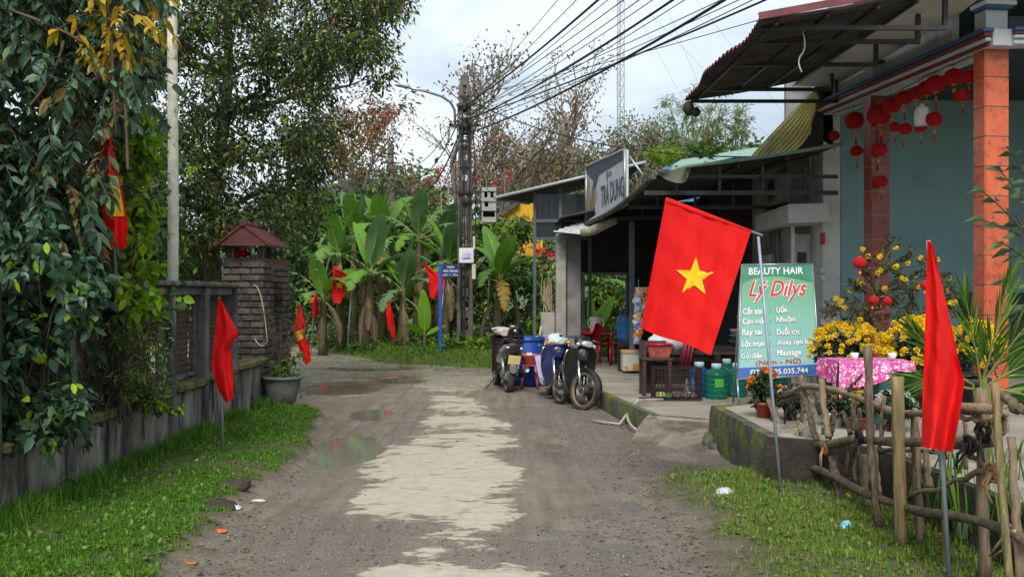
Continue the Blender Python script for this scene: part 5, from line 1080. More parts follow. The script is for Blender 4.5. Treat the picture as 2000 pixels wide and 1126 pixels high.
# ================================================================ FLAGS
mFlag = M('red_flag_cloth', (.72, .006, .005))
mStar = M('yellow_star_cloth', (.85, .62, .01), (.8, .55, .01), rough=.75, bump=.1, trans=.2)
mPole = M('grey_pole_paint', (.3, .36, .42), (.22, .26, .3), rough=.5, metal=.3, bump=.05)
def edge(pts, t):
    k = t * (len(pts) - 1); i = min(int(k), len(pts) - 2); f = k - i; return (pts[i][0] + (pts[i + 1][0] - pts[i][0]) * f, pts[i][1] + (pts[i + 1][1] - pts[i][1]) * f)
def pole_mesh(t, b, tp, r, mat=mPole): MB().tube([b, tp], [r, r * .85], n=8).build('pole', mat, t)
def limp_flag(label, base, Yb, Yt, top, left, right, folds=3, depth=.05, r=.012, star=None, group='red flags on poles along the road'):
    b = P(base[0], base[1], Yb); tp = P(top[0], top[1], Yt); t = thing('flag', b, label, 'flag', group); pole_mesh(t, b - Vector((0, 0, .15)), tp, r)
    wd = abs(right[len(right) // 2][0] - left[len(left) // 2][0]) / F * Yt
    def fn(u, v):
        a, c = edge(left, v), edge(right, v); x = a[0] + (c[0] - a[0]) * u; y = a[1] + (c[1] - a[1]) * u; d = depth * math.sin(u * PI * folds + v * 2.2) * (.25 + .75 * v) + .02 * math.sin(v * 9 + u * 4) + .006 * math.sin(u * 17 + v * 11) + .004 * math.sin(v * 31 - u * 9)
        return P(x, y, Yt + d - depth * 1.05 - .025)
    MB().grid(fn, 22, 26).build('cloth', mFlag, t)
    if star:
        def sf(u, v):
            p = fn(star[0] + u * star[2], star[1] + v * star[3]); p = Vector(p); p.y -= .012; return p
        MB().grid(sf, 8, 8).build('star', mStar, t)
    return t
limp_flag('limp red flag on a thin pole in the grass by the stained wall', (437, 890), 9.65, 9.6, (428, 580), [(427, 580), (420, 650), (413, 715), (424, 755), (441, 786)], [(432, 584), (467, 654), (450, 672), (456, 735), (456, 778)], 2.2, .06)
limp_flag('limp red flag with a folded yellow star behind the clay pot', (587, 777), 15.0, 15.0, (584, 594), [(583, 594), (573, 640), (578, 660), (588, 690), (597, 713)], [(587, 596), (596, 632), (592, 652), (604, 675), (608, 705)], 2.5, .05, star=(.1, .36, .8, .2))
limp_flag('small limp red flag at the lane bend left of the bananas', (607, 684), 25.5, 25.5, (615, 569), [(613, 570), (611, 595), (610, 620)], [(617, 571), (622, 594), (620, 617)], 2, .06)
limp_flag('small limp red flag in front of the banana stems', (775, 694), 24, 24, (758, 587), [(757, 587), (754, 612), (758, 642), (769, 665)], [(760, 588), (768, 612), (771, 642), (774, 664)], 2, .06)
limp_flag('red flag hanging behind the blue street sign', (854, 698), 24, 24, (868, 546), [(824, 514), (837, 535), (838, 560), (839, 580)], [(828, 515), (868, 541), (866, 565), (857, 585)], 2, .08)
limp_flag('tall limp red flag beside the stick fence at the right edge', (1859, 1150), 5.25, 5.2, (1813, 469), [(1811, 469), (1808, 600), (1803, 740), (1799, 872)], [(1821, 474), (1850, 600), (1872, 700), (1884, 745), (1874, 815), (1861, 882)], 2.6, .07, r=.014)
limp_flag('red and yellow flag caught in the leaves of the drooping tree', (228, 540), 8.1, 7.95, (212, 245), [(211, 250), (196, 300), (190, 370), (205, 440), (212, 488)], [(217, 252), (226, 310), (240, 380), (250, 440), (246, 485)], 2.4, .07, star=(.2, .38, .75, .3))
def star_flag(label, base, Yb, ptop, rod, TL, TR, BR, BL, sc, sr, Yt, r=.012, wave=.04):
    b = P(base[0], base[1], Yb); t = thing('star_flag', b, label, 'flag', 'red flags on poles along the road'); pole_mesh(t, b - Vector((0, 0, .12)), P(ptop[0], ptop[1], Yt), r)
    MB().tube([P(rod[0], rod[1], Yt), P(TL[0], TL[1], Yt)], r * .8, n=8).build('cross_rod', mPole, t)
    def dep(x, y):
        h_ = TR[0] - TL[0]; u = (x - TL[0]) / h_; v = (y - TL[1]) / (BL[1] - TL[1]); return Yt - r * 1.2 + wave * (math.sin(u * 5.0 + v * 1.3) * (.2 + .5 * v) + .5 * math.sin(u * 11 + v * 2) * v * .6 + .10 * math.sin(u * 26 + v * 7) + .08 * math.sin(v * 19 - u * 13))
    def fn(u, v):
        l_ = (TL[0] + (BL[0] - TL[0]) * v, TL[1] + (BL[1] - TL[1]) * v); r_ = (TR[0] + (BR[0] - TR[0]) * v, TR[1] + (BR[1] - TR[1]) * v); x = l_[0] + (r_[0] - l_[0]) * u; y = l_[1] + (r_[1] - l_[1]) * u + (TR[0] - TL[0]) * .014 * math.sin(u * 7) * v
        return P(x, y, dep(x, y))
    MB().grid(fn, 34, 34).build('cloth', mFlag, t); MB().tube([P(TL[0], TL[1], Yt), P(TR[0], TR[1], Yt)], r * 1.7, n=8).build('sleeve', mFlag, t)
    for e, nm in ((-.006, 'star'), (.006, 'star')):
        pts = []
        for k in range(10):
            a = -PI / 2 + k * PI / 5 + .06; q = sr if k % 2 == 0 else sr * .4; pts.append((sc[0] + math.cos(a) * q, sc[1] + math.sin(a) * q))
        mb = MB(); V = [P(sc[0], sc[1], dep(*sc) + e)]; Fc = []
        for k in range(10):
            a, c = pts[k], pts[(k + 1) % 10]; o = len(V)
            for f in (.34, .67, 1.0):
                for q in (a, c): x, y = sc[0] + (q[0] - sc[0]) * f, sc[1] + (q[1] - sc[1]) * f; V.append(P(x, y, dep(x, y) + e))
            Fc += [(0, o, o + 1), (o, o + 2, o + 3, o + 1), (o + 2, o + 4, o + 5, o + 3)]
        mb.add(V, Fc, True); mb.build(nm, mStar, t)
star_flag('large red flag with yellow star hanging from an angled rod in front of the shop', (1530, 985), 7.5, (1481, 462), (1489, 460), (1300, 390), (1466, 454), (1388, 692), (1252, 640), (1357, 541), 39, 7.5, r=.013, wave=.05)
star_flag('small red flag with yellow star in front of the banana plants', (679, 664), 25.0, (688, 546), (690, 546), (651, 521), (684, 543), (664, 594), (648, 585), (663, 556), 9.5, 25.0, r=.02, wave=.08)

# ================================================================ POLES, CABLES, LAMP, MAST
mPoleC = M('old_pole_concrete', (.17, .15, .13), (.07, .062, .055), scale=6, rough=.95, bump=.6, c3=(.03, .028, .026), c3scale=3)
up = thing('utility_pole', (-1.13, 23.4, 0), 'old ladder-like concrete utility pole with boxes and tangled cables', 'utility pole')
zt = P(0, 168, 23.4).z
for s in (-1, 1):
    MB().add([Vector((-1.13 + s * (.145 if z < 1 else .095) + dx, 23.4 + dy, z)) for z in (-.1, zt) for dx, dy in ((-.05, -.1), (.05, -.1), (.05, .1), (-.05, .1))], [(0, 1, 5, 4), (1, 2, 6, 5), (2, 3, 7, 6), (3, 0, 4, 7), (4, 5, 6, 7)]).build('leg', mPoleC, up)
for k in range(13):
    z = .15 + k * .5; w = .145 - .05 * z / zt; MB().box((-1.13, 23.4, z), (w * 2, .13, .2 if z < 3 else .34)).build('rung', mPoleC, up)
MB().box((-1.13, 23.4, zt + .12), (.2, .2, .3), bev=.04).build('pole_cap', mPoleC, up)
for py, w in ((245, .75), (205, .4), (375, .9), (393, .6)):
    c = P(908 if py < 300 else 925, py, 23.25); MB().box(c, (w, .06, .06)).build('crossarm', mDarkSteel, up)
for px in (880, 900, 918, 932): MB().lathe([(.02, 0), (.035, .02), (.02, .04), (.035, .06), (.03, .09), (0, .1)], 8, P(px, 243, 23.2)).build('insulator', M('brown_porcelain', (.16, .08, .05), rough=.3, bump=0), up)
for py in (192, 215, 232, 262, 285, 330): MB().lathe([(.16, 0), (.165, .02), (.16, .05)], 10, P(908, py, 23.4)).build('wire_band', mGalv if py in (285, 232) else mDarkSteel, up)
MB().box(P(911, 499, 23.2), (.35, .1, .36), bev=.015).build('meter_box', M('white_box_paint', (.7, .71, .7), (.55, .56, .55), rough=.5, bump=.03), up)
MB().quad(P(903, 494, 23.12), P(919, 493, 23.12), P(919, 503, 23.12), P(903, 504, 23.12)).build('meter_label', M('lilac_print', (.55, .5, .75), rough=.6, bump=0), up)
for a, b in ((461, 486), (515, 544)): MB().box(P(926, (a + b) / 2, 23.22), (.1 if a > 500 else .05, .06, (b - a) / F * 23.2)).build('conduit_box', M('cream_box', (.62, .6, .42), rough=.6), up)
lamp = thing('street_lamp', P(880, 235, 23.3), 'curved grey street lamp arm reaching left from the utility pole', 'street lamp')
MB().tube([P(889, 245, 23.3), P(888, 215, 23.3), P(880, 200, 23.2), P(862, 188, 23.0), P(830, 178, 22.8), P(800, 172, 22.6)], .03, n=8).build('arm', mGalv, lamp)
MB().tube([P(806, 173, 22.65), P(795, 170, 22.6), P(778, 166, 22.5), P(770, 166, 22.45)], [.03, .075, .085, .02], n=10, squash=.5).build('lamp_head', M('lamp_grey', (.4, .42, .44), rough=.5), lamp)
sp = thing('utility_pole', (-4.45, 36, 0), 'thin dark second utility pole above the bananas', 'utility pole'); MB().tube([(-4.45, 36, 0), P(763, 285, 36)], [.17, .11], n=8).build('pole', mPoleC, sp)
for py in (300, 318): MB().box(P(763, py, 35.9), (.5, .06, .06)).build('crossarm', mDarkSteel, sp)
mCab = M('black_cable', (.012, .012, .013), rough=.6, bump=0)
def cable(a, b, sag, r=.009, n=18, label='', group='overhead cables'):
    a, b = Vector(a), Vector(b); pts = [a.lerp(b, i / n) - Vector((0, 0, sag * 4 * (i / n) * (1 - i / n))) for i in range(n + 1)]
    o = MB().tube(pts, r, n=5, cap=False).build('cable', mCab); return T(o, label, 'cable', group)
for i, (x, y0, r, sg_) in enumerate(((1060, 200, .006, .15), (1092, 208, .007, .15), (1118, 205, .02, .25), (1140, 215, .007, .2), (1165, 212, .009, .2), (1188, 225, .009, .25), (1205, 228, .008, .3), (1222, 235, .02, .45), (1240, 240, .009, .3), (1262, 250, .008, .3), (1298, 262, .024, .55), (1316, 215, .008, .25), (1340, 225, .008, .3), (1362, 245, .009, .35), (1385, 232, .018, .3), (1484, 190, .008, .2))):
    a = P(910, y0, 23.3); m = P(x, -5, 12.5); b = a + (m - a) * 1.75; b.z -= .3
    cable(a, b, sg_ * .6, r * .8, label='black overhead cable from the pole leaving the top edge, %s from the left' % ordinal(i), group='cables fanning from the pole to the upper right')
for i, (a, b, s, r) in enumerate(((P(905, 200, 23.3), P(764, 300, 36), .9, .012), (P(905, 215, 23.3), P(764, 305, 36), 1.2, .016), (P(903, 245, 23.3), P(764, 312, 36), 1.5, .02), (P(905, 260, 23.3), P(762, 320, 36), 1.9, .012))):
    cable(a, b, s, r, label='slack cable between the two utility poles, %s from the top' % ordinal(i), group='slack cables between the poles')
for i, (a, b, s, r) in enumerate(((P(762, 300, 36), P(560, 362, 48), .4, .014), (P(762, 308, 36), P(560, 372, 48), .6, .02), (P(762, 318, 36), P(560, 388, 48), .6, .014), (P(762, 290, 36), P(560, 340, 48), .3, .01))):
    cable(a, b, s, r, label='cable running left from the thin far pole, %s from the top' % ordinal(i), group='cables left of the far pole')
for i, (a, b, s, r) in enumerate(((P(905, 190, 23.3), P(1625, 300, 14.3), .5, .012), (P(912, 250, 23.3), P(1200, 300, 21), .5, .01), (P(905, 300, 23.3), P(1048, 440, 20.2), .3, .008))):
    cable(a, b, s, r, label=['black service cable from the pole to the salon wall', 'thin service cable from the pole to the far shed roof', 'thin drop cable from the pole to the shed post'][i], group='service drops')
for i in range(8):
    x = random.uniform(892, 926); MB().tube([P(x, random.uniform(200, 260), 23.2), P(x + random.uniform(-6, 6), 350, 23.15), P(x + random.uniform(-10, 10), random.uniform(480, 690), 23.2)], .011, n=5, cap=False).build('down_cable', mCab, up)
cable(P(893, 250, 23.3), P(1000, 262, 20), .5, .008, label='slack thin cable looping right of the pole', group='service drops')
ms = thing('radio_mast', P(1212, 560, 120), 'tall thin lattice radio mast rising behind the shop', 'mast'); mc = P(1212, 0, 120); mMast = M('faded_mast_paint', (.3, .3, .32), (.22, .2, .2), rough=.6, bump=0); mb = MB(); hw = .42
cor = [(mc.x - hw, 120 - hw * .6), (mc.x + hw, 120 - hw * .6), (mc.x, 120 + hw)]
for x, y in cor: MB().tube([(x, y, 0), (x, y, 52)], .055, n=5).build('leg', mMast, ms)
for k in range(40):
    z = k * 1.3
    for i in range(3): a, b = cor[i], cor[(i + 1) % 3]; mb.tube([(a[0], a[1], z), (b[0], b[1], z + 1.3)], .03, n=3, cap=False); mb.tube([(a[0], a[1], z), (b[0], b[1], z)], .025, n=3, cap=False)
mb.build('lattice', mMast, ms); mb = MB()
for dx in (-14, 12, 22):
    for z in (50, 40): mb.tube([(mc.x, 120, z), (mc.x + dx * 1.6, 112, 0)], .018, n=3, cap=False)
mb.build('guy_wires', mMast, ms)
# ---------------------------------------------------------------- blue street sign
bs = thing('street_sign', P(860, 690, 22.9), 'blue village sign with white lettering on a blue post', 'sign'); mBlueS = M('sign_blue_post', (.02, .1, .45), (.015, .08, .36), rough=.5, bump=.03); mNavyS = M('sign_navy_plate', (.02, .035, .16), rough=.45, bump=.02)
MB().box((P(860, 0, 22.8).x, 22.8, (P(0, 514, 22.8).z) / 2), (.08, .06, P(0, 514, 22.8).z), bev=.005).build('post', mBlueS, bs)
c0, c1 = P(863, 516, 22.75), P(896, 541, 22.75)
MB().box(((c0.x + c1.x) / 2, 22.76, (c0.z + c1.z) / 2), (c1.x - c0.x, .02, c0.z - c1.z), bev=.003).build('plate', mNavyS, bs)
def bsp(u, v, e): return Vector((c0.x + (c1.x - c0.x) * u, 22.75 - e, c0.z + (c1.z - c0.z) * v))
mWhiteP = M('white_print', (.85, .86, .86), rough=.5, bump=0)
sign_text('THÔN', .3, .72, .1, .3, bsp, mWhiteP, bs, bold=.02); sign_text('HÒA TRUNG', .08, .95, .38, .6, bsp, mWhiteP, bs, bold=.02); sign_text('KIỆT 7 - TỔ 8', .05, .95, .7, .92, bsp, mWhiteP, bs, bold=.02)
T(MB().box(P(935, 703, 22.0), (.16, .03, .2), Matrix.Rotation(.5, 3, 'Y')).build('white_card', mPaleMould), 'small pale board lying in the weeds by the pole', 'board')
# ================================================================ MOTORBIKES
mChrome = M('chrome', (.6, .6, .6), (.5, .5, .5), rough=.18, metal=1, bump=0); mBlkPl = M('black_plastic', (.014, .014, .015), (.022, .022, .022), rough=.38, bump=.05, coat=.2); mGreyMet = M('grey_cast_metal', (.22, .21, .2), (.13, .12, .11), scale=9, rough=.5, metal=.7, bump=.2)
mMudRim = M('muddy_rim', (.3, .25, .18), (.18, .14, .1), scale=8, rough=.8, metal=.2, bump=.2); mTyre = M('dusty_tyre', (.03, .029, .028), (.07, .06, .048), scale=7, rough=.85, bump=.5, bscale=90)
mSeat = M('black_seat_vinyl', (.015, .015, .016), rough=.5, bump=.2); mHeadl = M('clear_headlight', (.75, .78, .8), (.55, .6, .65), rough=.08, bump=0, metal=.4); mAmber = M('amber_lens', (.75, .3, .02), rough=.15, bump=0); mRedL = M('red_lens', (.35, .01, .01), rough=.15, bump=0)
mFilm = M('clear_film', (.6, .66, .74), (.4, .47, .56), scale=6, rough=.15, bump=.3, bscale=14)
def xf(mb, mt, pv=(0, 0, 0)):
    pv = Vector(pv); mb.v = [tuple(mt @ (Vector(p) - pv) + pv) for p in mb.v]; return mb
def wheel(t, c, r, w, mt=None, pv=(0, 0, 0), name='wheel', spokes=14):
    I = Matrix.Identity(3); mt = mt or I; ax = (0, 1, 0)
    ty = xf(MB().lathe([(r - .05, -w * .42), (r - .02, -w / 2), (r - .004, -w * .3), (r, 0), (r - .004, w * .3), (r - .02, w / 2), (r - .05, w * .42), (r - .05, -w * .42)], 30, c, axis=ax), mt, pv).build(name, mTyre, t, local=True)
    def sub(mb, nm, m): o = xf(mb, mt, pv).build(nm, m, ty, local=True); return o
    sub(MB().lathe([(r - .062, -w * .36), (r - .047, -w * .38), (r - .047, w * .38), (r - .062, w * .36), (r - .068, 0), (r - .062, -w * .36)], 30, c, axis=ax), 'rim', mMudRim)
    sub(MB().lathe([(0, -.055), (.055, -.055), (.06, -.02), (.06, .02), (.055, .055), (0, .055)], 16, c, axis=ax), 'hub', mGreyMet)
    mb = MB(); c = Vector(c)
    for k in range(spokes):
        a = 2 * PI * k / spokes; b = a + .35 * (1 if k % 2 else -1); mb.tube([c + Vector((math.cos(b) * .05, .03 * (1 if k % 2 else -1), math.sin(b) * .05)), c + Vector((math.cos(a) * (r - .06), 0, math.sin(a) * (r - .06)))], .0025, n=3, cap=False)
    sub(mb, 'spokes', mChrome); return ty
def loft(rows, n=12, pw=2.4):
    """body from sections (x, y half width, z low, z high[, y offset]); rounded boxes"""
    mb = MB(); V = []
    for rr in rows:
        x, hw, z0, z1 = rr[:4]; cz, hz = (z0 + z1) / 2, (z1 - z0) / 2
        for k in range(n):
            a = 2 * PI * k / n; ca, sa = math.cos(a), math.sin(a); V.append((x, hw * math.copysign(abs(ca) ** (2 / pw), ca), cz + hz * math.copysign(abs(sa) ** (2 / pw), sa)))
    m = len(rows); Fc = [(i * n + k, i * n + (k + 1) % n, (i + 1) * n + (k + 1) % n, (i + 1) * n + k) for i in range(m - 1) for k in range(n)]
    mb.add(V, Fc, True); mb.f += [tuple(range(n))[::-1], tuple(range((m - 1) * n, m * n))]; mb.sm += [False, False]; return mb
def underbone(loc, rz, paint, label, steer=0.0, lean=.07, bag=False):
    t = thing('motorbike', loc, label, 'motorbike', 'motorbikes parked by the shop kerb', rz=rz, rx=lean); B = lambda mb, nm, m, p=None: mb.build(nm, m, p or t, local=True)
    pv = (.46, 0, .8); S = Matrix.Rotation(steer, 3, Vector((-.42, 0, 1)).normalized())
    wheel(t, (-.6, 0, .28), .28, .085); wheel(t, (.62, 0, .28), .28, .075, S, pv)
    B(xf(MB().tube([(.62, .075, .28), (.56, .075, .46), (.47, .06, .74)], [.022, .026, .026], n=8).tube([(.62, -.075, .28), (.56, -.075, .46), (.47, -.06, .74)], [.022, .026, .026], n=8), S, pv), 'fork', mChrome)
    B(xf(MB().lathe([(.05, 0), (.09, .012), (.09, .02)], 18, (.62, -.06, .28), axis=(0, -1, 0)), S, pv), 'brake_drum', mGreyMet)
    fd = MB()
    def fen(u, v): a = -.35 + 2.3 * u; y = (v - .5) * .13; q = .32 - abs(v - .5) * .07; return (.62 + math.cos(a) * q, y, .28 + math.sin(a) * q)
    fd.grid(fen, 14, 6); B(xf(fd, S, pv), 'front_fender', paint if not bag else mBlkPl)
    def shield(u, v):                       # leg shield: wide, wrapped back
        y = (u - .5) * 2; z = .86 - .62 * v; w = .2 + .07 * math.sin(v * PI * .9) - .07 * v; x = .5 - .2 * v - .17 * y * y * (.6 + .6 * v) + .04 * math.cos(y * 2.2); return (x, y * w, z)
    B(MB().grid(shield, 14, 12), 'leg_shield', paint)
    B(loft([(.5, .1, .66, .9), (.54, .085, .68, .86), (.57, .05, .7, .8)]), 'nose_panel', paint)
    B(MB().box((.568, 0, .79), (.02, .06, .08), bev=.006), 'emblem', mGreyMet)
    B(loft([(.34, .06, .3, .72), (.2, .055, .38, .62), (.05, .07, .42, .66), (-.1, .11, .46, .72)]), 'centre_tunnel', paint)
    B(loft([(.02, .1, .48, .72), (-.25, .125, .46, .73), (-.5, .12, .5, .75), (-.72, .085, .56, .77), (-.9, .04, .64, .75)]), 'tail_body', paint)
    B(loft([(.06, .08, .7, .755), (-.12, .12, .71, .79), (-.35, .13, .72, .8), (-.6, .125, .74, .815), (-.74, .09, .75, .8)]), 'seat', mSeat)
    hc = B(xf(loft([(.36, .07, .88, 1.0), (.44, .16, .87, 1.04), (.52, .15, .86, 1.0), (.58, .08, .87, .95)]), S, pv), 'handlebar_cowl', paint if not bag else mFilm)
    B(xf(loft([(.53, .125, .865, .975), (.575, .1, .872, .96), (.6, .05, .885, .94)]), S, pv), 'headlight', mHeadl, hc)
    for s in (-1, 1): B(xf(MB().ball((.535, s * .15, .9), .04, 8, 6, (.7, 1, .7)), S, pv), 'indicator', mAmber if bag else mHeadl, hc)
    B(xf(MB().tube([(.36, -.34, .98), (.4, -.2, .985), (.43, 0, .99), (.4, .2, .985), (.36, .34, .98)], .012, n=8), S, pv), 'handlebar', mChrome)
    for s in (-1, 1):
        B(xf(MB().tube([(.355, s * .36, .98), (.385, s * .25, .985)], .018, n=8), S, pv), 'grip', mBlackRub)
        B(xf(MB().tube([(.42, s * .36, .975), (.43, s * .22, .99)], .007, n=5), S, pv), 'brake_lever', mGalv)
    B(loft([(.24, .09, .22, .36), (.12, .12, .2, .4), (-.08, .12, .2, .42), (-.2, .08, .24, .4)]), 'engine', mGreyMet)
    B(MB().lathe([(0, -.14), (.07, -.14), (.075, -.1), (.075, .1), (.07, .14), (0, .14)], 14, (.02, 0, .3), axis=(0, 1, 0)), 'crankcase', M('tan_cast_metal', (.4, .33, .24), (.25, .2, .15), rough=.5, metal=.5))
    B(MB().tube([(.2, -.06, .3), (.22, -.12, .22), (.0, -.15, .2), (-.25, -.16, .23), (-.4, -.17, .27), (-.85, -.17, .34)], [.016, .017, .018, .022, .042, .04], n=10), 'exhaust', mChrome)
    B(MB().tube([(-.6, -.09, .3), (-.42, -.12, .62)], .022, n=8).tube([(-.6, .09, .3), (-.42, .12, .62)], .022, n=8), 'shock', mChrome)
    B(MB().tube([(-.1, .05, .28), (-.6, .07, .28)], .03, n=6).tube([(-.1, -.05, .28), (-.6, -.07, .28)], .022, n=6), 'swing_arm', mGreyMet)
    def rf(u, v): a = .9 + 2.0 * u; y = (v - .5) * .15; q = .35 - abs(v - .5) * .06; return (-.6 + math.cos(a) * q, y, .28 + math.sin(a) * q)
    B(MB().grid(rf, 12, 5), 'rear_fender', mBlkPl)
    B(MB().tube([(.05, -.24, .24), (.05, .24, .24)], .012, n=6), 'footrest', mBlackRub)
    B(MB().tube([(-.05, .1, .22), (-.16, .27, .0)], .011, n=6), 'side_stand', mBlackRub)
    B(MB().box((-.93, 0, .55), (.012, .19, .13), Matrix.Rotation(-.25, 3, 'Y'), bev=.004), 'number_plate', M('plate_cream', (.62, .6, .5), rough=.5, bump=.02))
    B(loft([(-.84, .05, .66, .74), (-.92, .04, .67, .72)]), 'tail_light', mRedL)
    B(MB().tube(bez((-.5, .13, .8), (-.8, .16, .84), (-.95, .0, .8), 6) + bez((-.95, 0, .8), (-.8, -.16, .84), (-.5, -.13, .8), 6)[1:], .012, n=6), 'grab_rail', mChrome)
    cg = MB()                              # chrome guard with a dark bag in front of the knees
    for s in (-1, 1): cg.tube([(.36, s * .1, .84), (.42, s * .2, .84), (.4, s * .24, .74), (.3, s * .22, .62)], .012, n=7)
    B(cg, 'leg_guard', mChrome); B(loft([(.3, .1, .62, .8), (.22, .13, .6, .82), (.14, .1, .62, .8)]), 'knee_bag', mBlkPl)
    return t
mBlkPaint = M('black_bike_paint', (.012, .012, .014), (.02, .02, .022), rough=.45, bump=.04, coat=.2, c3=(.09, .075, .055), c3scale=5, c3lo=.6, c3hi=.8); mBluePaint = M('navy_bike_paint', (.02, .04, .2), (.015, .025, .12), rough=.25, bump=.02, coat=.6)
def hdg(rear, front): return math.atan2(front[1] - rear[1], front[0] - rear[0])
h1 = hdg((.9, 14.7), (1.05, 13.55))
underbone((.975, 14.12, float(fields(np.array([.97]), np.array([14.1]))[0][0])), h1, mBlkPaint, 'black underbone motorbike nearest the kerb, front wheel turned', steer=.6)
underbone((.68, 14.9, -.005), hdg((.62, 15.5), (.74, 14.35)), mBluePaint, 'dark blue underbone motorbike with film-wrapped handlebars, behind the black one', steer=.25, bag=True)
def scooter(loc, rz, label):
    t = thing('scooter', loc, label, 'scooter', rz=rz, rx=.1); B = lambda mb, nm, m, p=None: mb.build(nm, m, p or t, local=True); mDk = M('dark_maroon_paint', (.022, .012, .014), (.035, .018, .02), rough=.22, bump=0, coat=.6)
    wheel(t, (-.62, 0, .25), .25, .11, spokes=5); wheel(t, (.62, 0, .25), .25, .1, spokes=5)
    B(loft([(.1, .14, .4, .7), (-.15, .19, .4, .76), (-.45, .2, .45, .82), (-.7, .17, .54, .84), (-.88, .1, .64, .82), (-.95, .05, .7, .8)]), 'rear_body', mDk)
    B(loft([(.05, .1, .72, .78), (-.15, .15, .75, .82), (-.45, .16, .8, .87), (-.68, .12, .83, .88)]), 'seat', mSeat)
    for s in (-1, 1): B(loft([(-.86, .05, .7, .76), (-.93, .035, .71, .75)]), 'tail_lens', mRedL); 
    for s in (-1, 1): B(MB().ball((-.86, s * .11, .75), .035, 8, 6, (.8, 1, .6)), 'indicator', mHeadl)
    B(MB().box((-.93, 0, .56), (.012, .2, .15), Matrix.Rotation(-.3, 3, 'Y'), bev=.004), 'number_plate', M('plate_yellow', (.7, .58, .22), (.6, .48, .18), rough=.5, bump=.02)); B(loft([(-.82, .05, .36, .6), (-.9, .06, .34, .5), (-.93, .05, .34, .46)]), 'mudguard', M('grey_mudguard', (.16, .16, .17), rough=.6, bump=.05))
    B(loft([(.5, .14, .2, .3), (.2, .16, .22, .3), (-.1, .15, .25, .36)]), 'floorboard', mBlkPl)
    B(MB().grid(lambda u, v: (.5 - .1 * v - .1 * ((u - .5) * 2) ** 2, (u - .5) * (.4 - .1 * v), .9 - .66 * v), 10, 8), 'front_shield', mDk); B(loft([(.46, .12, .4, .88), (.58, .08, .5, .84), (.66, .03, .6, .76)]), 'front_nose', mDk)
    B(MB().tube([(.62, .07, .25), (.5, .06, .6)], .025, n=6).tube([(.62, -.07, .25), (.5, -.06, .6)], .025, n=6), 'fork', mGreyMet)
    hc = B(loft([(.3, .06, .9, 1.02), (.38, .2, .92, 1.06), (.47, .2, .92, 1.05), (.56, .09, .94, 1.02)]), 'handlebar_cowl', M('cream_film', (.5, .44, .36), (.36, .34, .32), rough=.3, bump=.1)); B(MB().tube([(.3, -.36, 1.0), (.38, 0, 1.03), (.3, .36, 1.0)], .014, n=6), 'handlebar', mGalv)
    for s in (-1, 1): B(MB().tube([(.29, s * .38, .995), (.33, s * .24, 1.01)], .02, n=7), 'grip', mBlackRub); B(MB().tube([(.36, s * .22, 1.02), (.35, s * .28, 1.14)], .006, n=5).ball((.34, s * .3, 1.17), .055, 10, 6, (.3, 1, .7)), 'mirror', mBlkPl)
    B(MB().tube([(-.1, -.17, .25), (-.4, -.2, .28), (-.5, -.21, .3), (-.92, -.22, .42)], [.02, .03, .06, .055], n=12), 'exhaust', mBlkPl); B(MB().lathe([(0, 0), (.04, 0), (.045, .01)], 12, (-.925, -.22, .422), axis=(-1, 0, .2)), 'exhaust_tip', mGalv)
    B(loft([(-.2, .1, .2, .4), (-.5, .13, .18, .36), (-.72, .1, .2, .32)]), 'engine', mGreyMet)
    for s in (-1, 1): B(MB().tube([(-.68, s * .11, .3), (-.6, s * .14, .56)], .025, n=7), 'shock', mGalv)
    B(MB().tube([(-.1, .12, .22), (-.2, .32, .0)], .011, n=6), 'side_stand', mBlackRub); B(MB().tube(bez((-.55, .15, .86), (-.85, .16, .92), (-.92, 0, .88), 6) + bez((-.92, 0, .88), (-.85, -.16, .92), (-.55, -.15, .86), 6)[1:], .016, n=7), 'grab_rail', mBlkPl)
    return t
sc_h = math.atan2(.985, -.17)
scooter(Vector((-.07, 16.1, -.02)) + Vector((-.17, .985, 0)) * .62, sc_h, 'dark scooter seen from behind with pale yellow number plate')
hp = Vector((.06, 16.95, .93)); hl = thing('helmet', hp, 'glossy black helmet hung on the scooter handlebar', 'helmet')
MB().ball(hp, .15, 18, 12, (.95, 1.05, .92)).build('shell', M('black_helmet_gloss', (.008, .008, .009), rough=.15, bump=0, coat=.5), hl); MB().lathe([(.135, 0), (.152, .012), (.15, .03)], 18, hp - Vector((0, 0, .07))).build('rim', mBlackRub, hl); MB().ball(hp + Vector((-.05, -.06, .12)), .03, 8, 5, (1.4, 1, .5)).build('vent', mWhitePl, hl)
